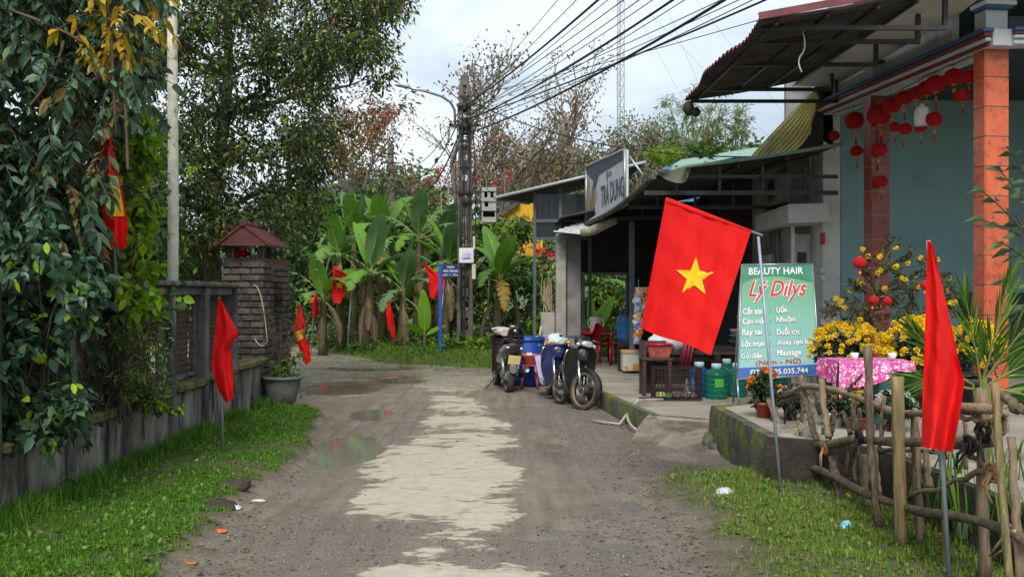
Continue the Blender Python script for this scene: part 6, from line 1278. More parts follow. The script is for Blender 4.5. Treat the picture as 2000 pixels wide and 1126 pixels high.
# ================================================================ THINGS IN AND AROUND THE SHOP
mRedPl = M('red_plastic', (.42, .015, .03), (.32, .01, .022), rough=.35, bump=.02); mDkRed = M('dark_red_plastic', (.2, .02, .04), (.13, .014, .028), rough=.4, bump=.02); mBlueBar = M('blue_plastic_barrel', (.012, .06, .33), (.01, .045, .25), rough=.4, bump=.03); mSalmon = M('salmon_plastic', (.75, .16, .11), rough=.4, bump=.02)
def chair(loc, rz, label):
    t = thing('plastic_chair', loc, label, 'chair', 'red plastic chairs in the shop', rz=rz); B = lambda mb, nm, p=t, m=mRedPl: mb.build(nm, m, p, local=True)
    B(loft([(-.2, .19, .41, .44), (0, .21, .4, .43), (.22, .2, .41, .44)]), 'seat')
    for sx, sy in ((-1, -1), (-1, 1), (1, -1), (1, 1)): B(MB().tube([(sx * .18, sy * .18, .42), (sx * .23, sy * .23, 0)], [.03, .02], n=6), 'leg')
    B(MB().grid(lambda u, v: (-.2 - .1 * v + .05 * math.cos((u - .5) * PI), (u - .5) * (.42 - .06 * v * v * v), .44 + .38 * v * (1 - .25 * (2 * u - 1) ** 2 * v)), 12, 8).grid(lambda u, v: (-.215 - .1 * v + .05 * math.cos((u - .5) * PI), (u - .5) * (.42 - .06 * v * v * v), .44 + .38 * v * (1 - .25 * (2 * u - 1) ** 2 * v)), 12, 8), 'backrest')
    for s in (-1, 1): B(MB().tube([(-.24, s * .2, .62), (0, s * .24, .65), (.2, s * .23, .63), (.21, s * .21, .42)], [.022, .026, .026, .02], n=6), 'armrest')
    return t
chair((1.45, 19.3, FZ), 2.6, 'red plastic armchair left of the mug table'); chair((2.0, 19.25, FZ), PI + .5, 'red plastic armchair right of the mug table'); chair((1.3, 20.4, FZ), -.6, 'red plastic armchair at the back of the table')
tb = thing('plastic_table', (1.72, 19.75, FZ), 'small dark red plastic table holding the striped mug', 'table')
MB().box((1.72, 19.75, FZ + .58), (.6, .6, .03), bev=.012).build('table_top', mDkRed, tb); MB().box((1.72, 19.75, FZ + .54), (.52, .52, .05)).build('apron', mDkRed, tb)
for sx in (-1, 1):
    for sy in (-1, 1): MB().tube([(1.72 + sx * .24, 19.75 + sy * .24, FZ + .56), (1.72 + sx * .27, 19.75 + sy * .27, FZ)], [.03, .02], n=6).build('leg', mDkRed, tb)
mg = thing('ice_jug', (1.68, 19.5, FZ + .597), 'white printed insulated jug with red base on the shop table', 'jug')
MB().lathe([(0, 0), (.115, 0), (.118, .05), (.12, .33), (.112, .34), (.1, .3), (0, .28)], 18, WO[mg]).build('body', M('printed_jug', (.62, .58, .57), (.45, .3, .3), scale=9, rough=.4, bump=0), mg); MB().lathe([(.119, .0), (.123, .01), (.123, .05), (.119, .06)], 18, WO[mg]).build('base_band', mSalmon, mg)
for s in (-1, 1): MB().tube(bez(WO[mg] + Vector((s * .115, 0, .3)), WO[mg] + Vector((s * .2, 0, .22)), WO[mg] + Vector((s * .115, 0, .1)), 7), .011, n=6).build('handle', mWhitePl, mg)
def jug(loc, label, col, cap=(.5, .55, .75), r=.14, h_=.42, green=False, group='big water jugs by the signboard'):
    loc = Vector(loc); t = thing('water_jug', loc, label, 'water jug', group); m = glassmat('jug_%.2f_%.2f' % (col[0], col[2]), col)
    pr = [(0, 0), (r * .9, 0), (r, .02)]
    for k in range(4): z = .05 + k * h_ * .17; pr += [(r, z), (r * .955, z + .012), (r * .955, z + .02), (r, z + .032)]
    pr += [(r, h_ * .74), (r * .8, h_ * .86), (r * .42, h_ * .93), (r * .38, h_)]
    MB().lathe(pr, 22, loc).build('bottle', m, t); MB().lathe([(0, h_ + .035), (r * .4, h_ + .035), (r * .45, h_ + .02), (r * .45, h_ - .035), (r * .38, h_ - .035)], 16, loc).build('cap', M('jug_cap_%.1f' % cap[0], cap, rough=.4, bump=0), t)
    if green: MB().grid(lambda u, v: (loc.x + math.cos(-1.9 + u * .8) * (r + .003), loc.y + math.sin(-1.9 + u * .8) * (r + .003), loc.z + .16 + .11 * v), 6, 1).build('label_patch', M('lime_label', (.08, .45, .04), rough=.5), t)
    return t
jug((2.72, 12.95, FZ), 'green water jug with lime label in front beside the wire cage', (.05, .42, .3), (.5, .68, .7), r=.15, h_=.43, green=True); jug((2.55, 13.25, FZ), 'blue water jug half behind the green jug', (.06, .25, .6), (.55, .65, .75), r=.15, h_=.43)
jug((3.05, 13.2, FZ), 'green water jug behind the signboard leg', (.05, .42, .34), (.45, .45, .7), r=.14, h_=.42); jug((3.0, 13.6, FZ), 'small-capped green jug at the back of the jug group', (.05, .4, .32), (.45, .45, .7), r=.14, h_=.45); jug((3.45, 12.7, FZ), 'dark green jug under the signboard', (.03, .3, .2), (.3, .4, .4), r=.14, h_=.4)
wd = thing('water_dispenser', (2.0, 17.6, FZ), 'water dispenser with blue bottle beside the shop post', 'dispenser'); MB().box((2.02, 17.6, FZ + .47), (.22, .25, .1), bev=.02).build('cradle', mBlkPl, wd); MB().box((2.02, 17.62, FZ + .2), (.2, .22, .42), bev=.01).build('stand', mBlkPl, wd)
MB().lathe([(.04, .5), (.05, .54), (.125, .58), (.13, .65), (.12, .67), (.13, .7), (.13, .8), (.12, .82), (.13, .85), (.13, .95), (.1, .99), (0, 1.0)], 18, (2.02, 17.6, FZ)).build('bottle', glassmat('sky_bottle', (.1, .4, .85)), wd); MB().ball((2.05, 17.6, FZ + 1.0), .1, 8, 6, (1.1, 1, .5)).build('black_bag', mBlkPl, wd)
cb = thing('cooler_box', (2.13, 17.2, FZ), 'scuffed white foam cooler box with brown tape', 'cooler'); mFoam = M('scuffed_foam', (.6, .58, .52), (.5, .47, .4), scale=5, rough=.8, bump=.2, c3=(.45, .2, .02), c3scale=3, c3lo=.5, c3hi=.56)
MB().box((2.13, 17.2, FZ + .19), (.38, .34, .3), bev=.012).build('box', mFoam, cb); MB().box((2.13, 17.2, FZ + .375), (.4, .36, .06), bev=.012).build('lid', M('taped_lid', (.5, .23, .02), (.55, .45, .3), scale=4, rough=.6), cb)
gb = thing('green_basin', (2.3, 16.3, FZ + .1), 'green plastic basin standing on a yellow stool', 'basin'); MB().lathe([(0, 0), (.14, 0), (.17, .12), (.18, .22), (.19, .225), (.185, .2), (.13, .02), (0, .02)], 18, WO[gb]).build('bowl', M('green_basin_plastic', (.02, .26, .16), rough=.4, bump=0), gb); MB().ball(WO[gb] + Vector((-.02, -.16, .14)), .05, 8, 5, (1.2, .3, .8)).build('sticker', M('blue_sticker', (.05, .25, .55), rough=.5), gb)
yst = thing('yellow_stool', (2.3, 16.3, FZ), 'low yellow plastic stool under the green basin', 'stool'); mYst = M('yellow_plastic', (.75, .4, .01), rough=.4, bump=0); MB().box((2.3, 16.3, FZ + .085), (.26, .24, .025), bev=.008).build('seat', mYst, yst)
for sx in (-1, 1):
    for sy in (-1, 1): MB().box((2.3 + sx * .11, 16.3 + sy * .1, FZ + .037), (.03, .03, .074)).build('leg', mYst, yst)
# cabinet / table with baskets
mDkWood = M('dark_brown_wood', (.07, .035, .03), (.03, .018, .016), scale=6, rough=.6, bump=.2, stretch=(1, 1, .2)); tb2 = thing('shop_table', (2.35, 13.9, FZ), 'dark brown wooden table with goods behind the wire cage', 'table')
MB().box((2.55, 13.95, FZ + .56), (1.35, .6, .04)).build('table_top', mDkWood, tb2)
for x in (1.92, 3.18):
    for y in (13.7, 14.2): MB().box((x, y, FZ + .27), (.07, .07, .54)).build('leg', mDkWood, tb2)
MB().box((1.99, 13.66, FZ + .4), (.05, .05, .28)).build('apron', mDkWood, tb2); MB().box((2.55, 14.1, FZ + .25), (1.1, .3, .3)).build('lower_shelf', mDkWood, tb2)
sc2 = thing('wooden_chair', (1.98, 13.35, FZ), 'dark brown wooden chair standing left of the wire cage', 'chair')
for x, y, h_ in ((1.8, 13.25, .75), (2.15, 13.25, .5), (1.8, 13.55, .75), (2.15, 13.55, .5)): MB().box((x, y, FZ + h_ / 2), (.05, .05, h_)).build('leg', mDkWood, sc2)
MB().box((1.98, 13.4, FZ + .5), (.42, .38, .035), bev=.008).build('seat', mDkWood, sc2); MB().box((1.98, 13.56, FZ + .68), (.34, .03, .12), bev=.008).build('back_rail', mDkWood, sc2)
rb_ = thing('red_basket', (2.02, 13.4, FZ + .52), 'faded red plastic basket on the brown chair', 'basket'); q = WO[rb_]; mFadeR = M('faded_red_plastic', (.36, .07, .06), (.26, .05, .05), scale=6, rough=.5, bump=.1, c3=(.5, .25, .22), c3scale=8)
MB().add([q + Vector((sx * w, sy * w * .75, z)) for z, w in ((0, .13), (.17, .17)) for sx, sy in ((-1, -1), (1, -1), (1, 1), (-1, 1))], [(0, 1, 5, 4), (1, 2, 6, 5), (2, 3, 7, 6), (3, 0, 4, 7), (3, 2, 1, 0)]).build('tub', mFadeR, rb_); mb = MB(); c8 = [q + Vector((sx * .175, sy * .135, .175)) for sx, sy in ((-1, -1), (1, -1), (1, 1), (-1, 1), (-1, -1))]; mb.tube(c8, .014, n=6); mb.build('rim', mRedPl, rb_)
st_ = thing('stacked_stools', (2.42, 13.45, FZ), 'nested dark red plastic stools on the shop table edge', 'stool')
for k in range(3): MB().tube([(2.34 + k * .05, 13.4, FZ + .4), (2.42 + k * .05, 13.42, FZ + .78)], [.025, .02], n=6).tube([(2.34 + k * .05, 13.6, FZ + .4), (2.42 + k * .05, 13.56, FZ + .78)], [.025, .02], n=6).box((2.43 + k * .05, 13.5, FZ + .77), (.03, .2, .06)).build('stool', mDkRed, st_)
for i, (x, y, z, s) in enumerate(((2.1, 14.0, .68, .14), (2.32, 13.95, .7, .15), (2.5, 14.0, .66, .12))):
    mb = MB(); mb.ball((x, y, FZ + z), s, 14, 10, (1.1, .9, .9)); mb.v = [tuple(Vector(v) + Vector((math.sin(v[2] * 60 + v[0] * 40), math.cos(v[0] * 70), math.sin(v[1] * 55 + v[0] * 30))) * .018) for v in mb.v]; T(mb.build('plastic_bag', M('white_bag', (.62, .64, .66), (.45, .47, .5), scale=7, rough=.3, bump=.4, bscale=18)), 'bulging white plastic bag on the shop table, %s from the left' % ordinal(i), 'bag', 'white bags on the table')
# hanging snack packets
PCOL = [((.7, .55, .5), (.65, .3, .05)), ((.6, .12, .04), (.65, .3, .05)), ((.1, .2, .55), (.75, .75, .75)), ((.65, .28, .04), (.55, .1, .05)), ((.7, .7, .7), (.15, .25, .6)), ((.55, .3, .12), (.6, .55, .5))]
k = 0
for row, py in enumerate((572, 592, 602, 622, 632, 652, 662)):
    for cx_ in ((1247, 1262) if row < 4 else (1247,)):
        c = P(cx_ + random.uniform(-3, 3), py, 16.8); pc_ = PCOL[k % 6]; rt = Matrix.Rotation(random.uniform(-.4, .4), 3, 'Y') @ Matrix.Rotation(random.uniform(-.4, .4), 3, 'Z'); t = thing('snack_packet', c, '%s snack packet hanging by the shop post, %s row from the top' % ('left' if cx_ < 1255 else 'right', ordinal(row)), 'snack packet', 'hanging snack packets')
        mb = MB(); mb.grid(lambda u, v: c + rt @ Vector(((u - .5) * .15, -.03 * math.sin(u * PI) * math.sin(v * PI) - .002, (.5 - v) * .17)), 8, 8).grid(lambda u, v: c + rt @ Vector(((u - .5) * .15, .03 * math.sin(u * PI) * math.sin(v * PI) + .002, (.5 - v) * .17)), 8, 8); mb.build('packet', M('packet_%d' % (k % 6), pc_[0], pc_[1], scale=9, rough=.25, bump=.2, bscale=25, metal=.2, detail=1), t); MB().box(c + Vector((0, 0, .09)), (.14, .008, .02)).build('seal', mWhitePl, t); k += 1
T(MB().tube([P(1247, 545, 16.8), P(1247, 670, 16.8)], .004, n=4).build('packet_string', mWhitePl), 'string the snack packets hang from', 'string')
# basins, trays at the back table right of the flag
for i, (x, y, z, r, c) in enumerate(((3.45, 14.5, .62, .22, (.1, .24, .2)), (3.45, 14.5, .7, .2, (.25, .3, .3)), (3.42, 14.5, .78, .17, (.6, .6, .58)))):
    T(MB().lathe([(0, 0), (r * .8, 0), (r, .08), (r * 1.04, .085), (r * .98, .07), (r * .76, .01), (0, .01)], 20, (x, y, FZ + z)).build('basin', M('basin_%d' % i, c, rough=.4, bump=0)), 'shallow basin stacked on the back counter, %s from the bottom' % ordinal(i), 'basin', 'basins on the counter')
ct = thing('counter', (3.5, 14.5, FZ), 'dark wooden counter behind the signboard', 'counter'); MB().box((3.5, 14.5, FZ + .59), (.9, .5, .05)).build('top', mDkWood, ct)
for x in (3.1, 3.9): MB().box((x, 14.5, FZ + .28), (.06, .4, .56)).build('leg', mDkWood, ct)
MB().box((3.5, 14.6, FZ + .4), (.75, .2, .08)).build('rail', mDkWood, ct); T(MB().lathe([(0, 0), (.09, 0), (.11, .2), (.12, .21), (.12, .25), (0, .25)], 14, (3.52, 14.75, FZ + .82)).build('tub', mDkRed), 'dark red lidded tub on the back counter', 'tub')
T(MB().box((3.52, 14.8, FZ + .72), (.3, .25, .2)).build('carton', M('brown_carton', (.2, .13, .08), rough=.8)), 'brown carton under the red tub', 'box')
# wire cage
cg = thing('wire_cage', (2.15, 12.8, FZ), 'rusty wire cage with vegetables on the shop floor', 'cage'); mCage = M('dark_rust_wire', (.05, .03, .028), (.025, .018, .018), rough=.8); x0, x1, y0, y1, z0, z1 = 1.86, 2.46, 12.62, 13.02, FZ + .01, FZ + .42
for nm, pts in (('front_grid', [((x, y0, z0), (x, y0, z1)) for x in np.linspace(x0, x1, 14)] + [((x0, y0, z), (x1, y0, z)) for z in np.linspace(z0, z1, 6)]), ('back_grid', [((x, y1, z0), (x, y1, z1)) for x in np.linspace(x0, x1, 14)] + [((x0, y1, z), (x1, y1, z)) for z in np.linspace(z0, z1, 6)]), ('side_grid', [((x0, y, z0), (x0, y, z1)) for y in np.linspace(y0, y1, 9)] + [((x0, y0, z), (x0, y1, z)) for z in np.linspace(z0, z1, 6)]), ('side_grid', [((x1, y, z0), (x1, y, z1)) for y in np.linspace(y0, y1, 9)] + [((x1, y0, z), (x1, y1, z)) for z in np.linspace(z0, z1, 6)]), ('top_grid', [((x, y0, z1), (x, y1, z1)) for x in np.linspace(x0, x1, 14)])):
    mb = MB()
    for a, b in pts: mb.tube([a, b], .0045, n=4, cap=False)
    mb.build(nm, mCage, cg)
MB().box((2.16, 12.82, FZ + .012), (.58, .38, .015)).build('tray', mDkWood, cg)
for i, (x, y, r, c, nm) in enumerate(((1.95, 12.72, .06, (.5, .55, .12), 'cabbage'), (2.05, 12.75, .05, (.1, .25, .1), 'green_vegetable'), (2.16, 12.72, .055, (.14, .1, .08), 'root_vegetable'), (2.27, 12.73, .055, (.16, .12, .1), 'root_vegetable'), (2.37, 12.74, .05, (.15, .12, .1), 'root_vegetable'), (2.2, 12.86, .05, (.45, .18, .04), 'carrot_pile'), (2.33, 12.88, .05, (.5, .42, .2), 'onion'))):
    mb = MB().ball((x, y, FZ + .02 + r * .75), r, 12, 8, (1.25, 1, .75)); mb.v = [tuple(Vector(v) + Vector((math.sin(v[1] * 160), math.sin(v[2] * 170), math.sin(v[0] * 150))) * .005) for v in mb.v]
    T(mb.build(nm, M('veg_%d' % i, c, rough=.6)), 'vegetable inside the wire cage, %s from the left' % ordinal([0, 1, 2, 4, 6, 3, 5][i]), 'vegetable', 'vegetables in the cage')
for i, x in enumerate((2.42, 2.5)): T(MB().lathe([(0, 0), (.035, 0), (.037, .15), (.03, .19), (.014, .23), (.014, .26), (0, .26)], 12, (x - .06, 13.12, FZ)).build('bottle', glassmat('clear_bottle', (.75, .82, .85), tw=.8)), 'clear plastic bottle behind the cage, %s one' % ['left', 'right'][i], 'bottle')
# blue barrel, basins, crates by the scooter
br = thing('barrel', (.27, 17.3, 0), 'big blue plastic barrel behind the scooter', 'barrel'); MB().lathe([(0, .0), (.26, 0), (.3, .06), (.32, .2), (.325, .22), (.32, .24), (.33, .45), (.335, .47), (.33, .49), (.315, .75), (.29, .82), (.3, .84), (.3, .87), (.26, .88), (.25, .84), (0, .83)], 28, (.27, 17.3, -.02)).build('drum', mBlueBar, br); MB().lathe([(.305, .8), (.325, .81), (.325, .84), (.305, .85)], 28, (.27, 17.3, -.02)).build('rim_band', mBlueBar, br)
bp = thing('salmon_basin', (.3, 16.75, .38), 'salmon plastic basin on a pink stool by the barrel', 'basin'); MB().lathe([(0, 0), (.1, 0), (.13, .1), (.16, .17), (.17, .175), (.15, .15), (.1, .01), (0, .01)], 18, (.3, 16.75, .40)).build('bowl', mSalmon, bp); MB().box((.3, 16.76, .57), (.09, .07, .06)).build('white_cup', mWhitePl, bp)
ps = thing('pink_stool', (.3, 16.75, 0), 'pink plastic stool under the salmon basin', 'stool'); mPink = M('pink_plastic', (.5, .1, .16), rough=.4, bump=0); MB().box((.3, 16.75, .385), (.26, .26, .02), bev=.006).build('seat', mPink, ps)
for sx in (-1, 1):
    for sy in (-1, 1): MB().tube([(.3 + sx * .1, 16.75 + sy * .1, .38), (.3 + sx * .14, 16.75 + sy * .14, -.01)], [.025, .02], n=5).build('leg', mPink, ps)
bst = thing('blue_stool', (-.16, 17.5, 0), 'blue plastic stool left of the scooter', 'stool'); mPeri = M('periwinkle_plastic', (.12, .14, .5), rough=.4, bump=0); MB().box((-.16, 17.5, .36), (.24, .24, .02), bev=.006).build('seat', mPeri, bst)
for sx in (-1, 1):
    for sy in (-1, 1): MB().tube([(-.16 + sx * .09, 17.5 + sy * .09, .36), (-.16 + sx * .12, 17.5 + sy * .12, -.01)], [.03, .03], n=5).build('leg', mPeri, bst)
lb = thing('printed_bag', (.4, 15.3, 0), 'lilac printed bag hanging at the blue motorbike', 'bag'); MB().slab([(.36, 15.35, .62), (.6, 15.3, .7), (.58, 15.3, .3), (.44, 15.35, .22)], (0, .12, 0)).build('bag', M('lilac_print_bag', (.55, .5, .68), (.4, .38, .6), scale=5, rough=.5), lb); MB().box((.52, 15.28, .48), (.1, .01, .12)).build('print', M('red_blue_print', (.1, .25, .6), (.6, .1, .1), scale=20, rough=.5, bump=0), lb)
T(MB().tube(bez((.56, 18.5, 1.0), (.42, 18.45, .4), (.62, 18.45, .1), 10), .022, n=7).build('hanging_hose', M('cream_hose', (.55, .46, .32), rough=.6)), 'cream hose hanging beside the low shop wall', 'hose')
T(MB().tube([(1.95, 12.55, FZ + .03), (1.75, 12.5, FZ + .03), (1.6, 12.35, FZ + .04), (1.42, 12.05, .12), (1.3, 11.75, .04), (1.15, 11.95, .03), (1.0, 12.15, .03)], .016, n=7).build('hose', M('grey_garden_hose', (.42, .41, .37), (.3, .29, .26), rough=.6)), 'pale hose trailing over the shop kerb onto the road', 'hose')
T(MB().tube(bez((1.42, 12.0, .13), (1.35, 11.4, .06), (1.48, 11.25, .02), 6) + bez((1.48, 11.25, .02), (1.56, 11.1, .02), (1.72, 10.95, .05), 5)[1:], .016, n=7).build('hose', MATS['grey_garden_hose']), 'second loop of pale hose curling below the kerb', 'hose')
T(MB().tube([(1.65, 12.6, FZ + .035), (1.98, 12.66, FZ + .04)], .018, n=7).build('pipe', mBlackRub), 'short black pipe lying on the shop floor', 'pipe')
# hanging plants under the shed
for i, (x, y, red) in enumerate(((1054, 492, True), (1078, 500, True), (1066, 515, False))):
    c = P(x, y, 19.5); t = thing('hanging_plant', c, ['red flowering plant hanging on the shed post', 'red flowering plant hanging beside the concrete column', 'tan coconut shell planter hanging under the shed'][i], 'plant'); MB().lathe([(0, -.09), (.06, -.07), (.085, 0), (.07, .04)], 12, c - Vector((0, 0, .05))).build('pot', M('coconut_shell', (.38, .24, .12), (.25, .15, .08), rough=.9), t); MB().tube([c, c + Vector((0, 0, 1.2))], .004, n=4).build('string', mDarkSteel, t)
    V, Fc = clump_leaves(c + Vector((0, 0, .06)), .16, 90, .07, .03, .2); npobj('foliage', V, Fc, lmPoin if red else lmDark, t)
dr_ = thing('dry_roots', P(1066, 600, 18.9), 'bundle of dry pale roots hanging over the low wall', 'plant'); mb = MB()
for k in range(16): a = P(1066 + random.uniform(-8, 12), 535 + random.uniform(0, 30), 18.9); mb.tube([a, a + Vector((random.uniform(-.05, .05), 0, -.35)), Vector((.69 + random.uniform(-.13, .13), 18.8 + random.uniform(-.08, .08), 1.27))], [.008, .012, .008], n=4, cap=False)
mb.build('strands', M('pale_dry_root', (.36, .28, .18), (.22, .16, .1), rough=.9), dr_)

# ================================================================ SIGNBOARD
sb = thing('sign_board', (3.0, 10.7, TZ), 'teal standing signboard of the hair salon with price list lettering', 'sign')
q00, q10, q11, q01 = P(1449, 517, 10.95), P(1587, 515, 10.95), P(1601, 732, 10.6), P(1440, 740, 10.6)
nS = (q10 - q00).cross(q01 - q00).normalized(); nS = nS if nS.y < 0 else -nS
def sbp(u, v, e=0.0): return q00.lerp(q10, u).lerp(q01.lerp(q11, u), v) + nS * e
def board_mat():
    m = bpy.data.materials.new('teal_print'); m.use_nodes = True; n, l = m.node_tree.nodes, m.node_tree.links; b = n['Principled BSDF']; b.inputs['Roughness'].default_value = .35
    tc = n.new('ShaderNodeTexCoord'); sx = n.new('ShaderNodeSeparateXYZ'); l.new(tc.outputs['Generated'], sx.inputs[0]); rp = n.new('ShaderNodeValToRGB'); cr = rp.color_ramp
    cr.elements[0].position = .1; cr.elements[0].color = (.2, .43, .44, 1); cr.elements[1].position = .85; cr.elements[1].color = (.09, .3, .15, 1); e = cr.elements.new(.55); e.color = (.16, .38, .32, 1)
    no = n.new('ShaderNodeTexNoise'); no.inputs['Scale'].default_value = 3; mm = n.new('ShaderNodeMath'); mm.operation = 'MULTIPLY_ADD'; mm.inputs[1].default_value = .15; l.new(tc.outputs['Object'], no.inputs['Vector']); l.new(no.outputs[0], mm.inputs[0]); l.new(sx.outputs[2], mm.inputs[2])
    l.new(mm.outputs[0], rp.inputs[0]); l.new(rp.outputs[0], b.inputs['Base Color']); return m
mTealP = board_mat(); mDkG = M('dark_green_print', (.02, .2, .11), rough=.35, bump=0); mBluP = M('blue_print', (.02, .1, .38), rough=.35, bump=0); mRedP = M('red_print', (.5, .02, .03), rough=.35, bump=0); mInk = M('dark_print', (.03, .07, .06), rough=.35, bump=0); mPaleY = M('pale_yellow_print', (.75, .75, .5), rough=.35, bump=0)
bd = MB().slab([sbp(0, 0), sbp(1, 0), sbp(1, 1), sbp(0, 1)], -nS * .015).build('board', mTealP, sb)
n_ = 14; MB().add([sbp(i / n_, 0.004, .002) for i in range(n_ + 1)] + [sbp(i / n_, .175 - .07 * math.sin(PI * (i / n_) ** .8) , .002) for i in range(n_ + 1)], [(i, i + 1, n_ + 2 + i, n_ + 1 + i) for i in range(n_)]).build('header_band', mDkG, bd)
MB().quad(sbp(0.005, .905, .002), sbp(.995, .905, .002), sbp(.995, .995, .002), sbp(.005, .995, .002)).build('footer_band', mBluP, bd)
def st2(body, u0, u1, v0, v1, mat, ink=None, ob=.03, **kw):
    if ink: sign_text(body, u0 - .006, u1 + .006, v0 - .003, v1 + .003, sbp, ink, bd, e=.004, name='lettering_edge', bold=ob, italic=kw.get('italic', 0))
    sign_text(body, u0, u1, v0, v1, sbp, mat, bd, e=.006, **kw)
st2('BEAUTY HAIR', .1, .86, .03, .092, mWhiteP, bold=.012); st2('Lý Dilys', .1, .9, .145, .335, mRedP, ink=mWhiteP, ob=.05, italic=.35, bold=.02)
for i, (a, ua, b, ub) in enumerate((('Cắt tóc', .3, 'Uốn', .62), ('Cạo mặt', .34, 'Nhuộm', .73), ('Ráy tai', .29, 'Duỗi tóc', .78), ('Lột mụn', .33, 'Xoáy tạo kiểu', .99), ('Gội đầu', .3, 'Massage', .79))):
    v = .375 + i * .0985; st2(a, .035, ua, v, v + .07, mWhiteP, ink=mInk, ob=.05, bold=.022); st2(b, .48, ub, v - .006, v + .064, mWhiteP, ink=mInk, ob=.05, bold=.022); st2(':', .39, .402, v + .02, v + .06, mInk)
st2('(Nam - Nữ)', .22, .78, .845, .9, mRedP, bold=.02); st2('ĐT : 0905.035.744', .15, .86, .925, .975, mPaleY, bold=.01)
for a, b in (((0, 0), (1, 0)), ((0, 1), (1, 1)), ((0, 0), (0, 1)), ((1, 0), (1, 1))): MB().tube([sbp(*a, 0), sbp(*b, 0)], .011, n=6).build('frame', mGalv, sb)
for u in (.0, 1.0): a = sbp(u, 1); MB().tube([a, Vector((a.x, a.y - .08, TZ))], .012, n=6).build('leg', mGalv, sb); a = sbp(u, .1); MB().tube([a - nS * .02, Vector((a.x, a.y + .45, TZ if u else FZ))], .01, n=6).build('back_leg', mGalv, sb)
# ================================================================ STICK FENCE
FX = 2.45
def FP(px, py, dx=0.0): return P(px, py, (FX + dx) * F / (px - 1000)) 
def Z3(x, y): return (1360 + x / 2.773, 720 + y / 2.773)
fence = thing('stick_fence', (FX, 6.5, 0), 'rickety fence of sticks and bamboo lashed together along the right verge', 'fence')
mBamb = M('dry_bamboo', (.33, .22, .09), (.13, .1, .05), scale=45, rough=.75, bump=.6, stretch=(1, 1, .08), c3=(.1, .1, .05), c3scale=22, c3lo=.46, c3hi=.64); mStick = M('weathered_stick', (.23, .165, .105), (.055, .042, .032), scale=38, rough=.9, bump=.7, bscale=40, stretch=(1, 1, .12), objrnd=.4); mLog = M('pale_branch', (.26, .2, .12), (.08, .066, .042), scale=24, rough=.85, bump=.6, objrnd=.3, c3=(.05, .045, .03), c3scale=6)
def stick(name, pts, wpx, mat, zoom=True, bam=False, dx=0.0, n=9, wob=.006):
    q = [FP(*(Z3(*p) if zoom else p), dx) for p in pts]; r = wpx / F * q[0].y / 2; out = []; rad = []
    m = 12
    for i in range(m + 1):
        k = i / m * (len(q) - 1); j = min(int(k), len(q) - 2); p = q[j].lerp(q[j + 1], k - j); out.append(p + Vector((random.uniform(-1, 1), random.uniform(-1, 1), random.uniform(-1, 1))) * (wob if not bam else .001)); rad.append(r * (1 + (.2 * random.uniform(-1, 1) if not bam else (.09 if i % 4 == 0 else 0))))
    return MB().tube(out, rad, n=n).build(name, mat, fence)
for pts, w, m, bam, dx in (([(925, -130), (945, 400), (985, 860)], 15, mStick, 0, -.05), ([(1088, 40), (1100, 500), (1110, 960)], 24, mBamb, 1, -.06), ([(1180, 255), (1195, 600), (1215, 960)], 17, mStick, 0, .05), ([(1618, 75), (1650, 600), (1700, 1180)], 15, mBamb, 1, -.08), ([(1700, 370), (1730, 800), (1760, 1190)], 17, mStick, 0, -.03),
        ([(1545, 100), (1550, 600), (1562, 1140)], 23, mStick, 0, .06), ([(1335, 430), (1342, 800), (1352, 1110)], 11, mBamb, 1, .05), ([(500, 470), (530, 580), (560, 700)], 17, mStick, 0, .0), ([(690, 470), (710, 600), (735, 730)], 17, mStick, 0, .05), ([(735, 480), (770, 640), (800, 780)], 17, mStick, 0, .0), ([(905, 460), (915, 640), (935, 800)], 16, mStick, 0, .08),
        ([(360, 82), (410, 200), (465, 345)], 14, mStick, 0, .0), ([(565, 38), (600, 200), (650, 390)], 12, mStick, 0, .03), ([(678, 55), (690, 200), (718, 370)], 13, mStick, 0, -.03), ([(790, 228), (838, 352)], 9, mStick, 0, .06), ([(845, 205), (860, 330)], 9, mStick, 0, .06), ([(880, 215), (885, 320)], 8, mStick, 0, .06), ([(745, 225), (735, 360)], 9, mStick, 0, .05), ([(1240, 430), (1262, 640)], 14, mStick, 0, .1), ([(640, 120), (665, 250)], 7, mStick, 0, .0)):
    stick('stake', pts, w, m, bam=bool(bam), dx=dx)
for pts, w, dx in (([(480, 140), (560, 100), (640, 88), (730, 105), (860, 155), (960, 198), (1110, 238), (1300, 220), (1640, 210)], 13, 0.03), ([(355, 395), (480, 415), (640, 418), (850, 385), (1100, 398), (1350, 402), (1620, 385)], 16, 0), ([(450, 465), (560, 510), (660, 550), (800, 615), (950, 690), (1150, 745), (1350, 795), (1650, 860), (1800, 930)], 15, -.03), ([(1140, 695), (1300, 650), (1450, 590), (1610, 535)], 12, .02), ([(1640, 145), (1720, 195), (1800, 245)], 22, -.02), ([(1400, 255), (1500, 275), (1640, 295)], 12, .03), ([(1470, 460), (1540, 500), (1600, 560)], 14, .05), ([(500, 360), (600, 380)], 12, .06), ([(810, 130), (900, 30)], 6, .02), ([(430, 190), (560, 150)], 8, .04), ([(960, 440), (1300, 450)], 10, .2), ([(1560, 300), (1690, 250)], 9, -.05)):
    stick('rail', pts, w * .8, mLog, dx=dx, wob=.012)
mStrapT = M('tan_strap', (.36, .2, .08), (.25, .13, .05), rough=.7); mBlkStrip = M('black_rubber_strip', (.012, .012, .013), rough=.6, bump=.2)
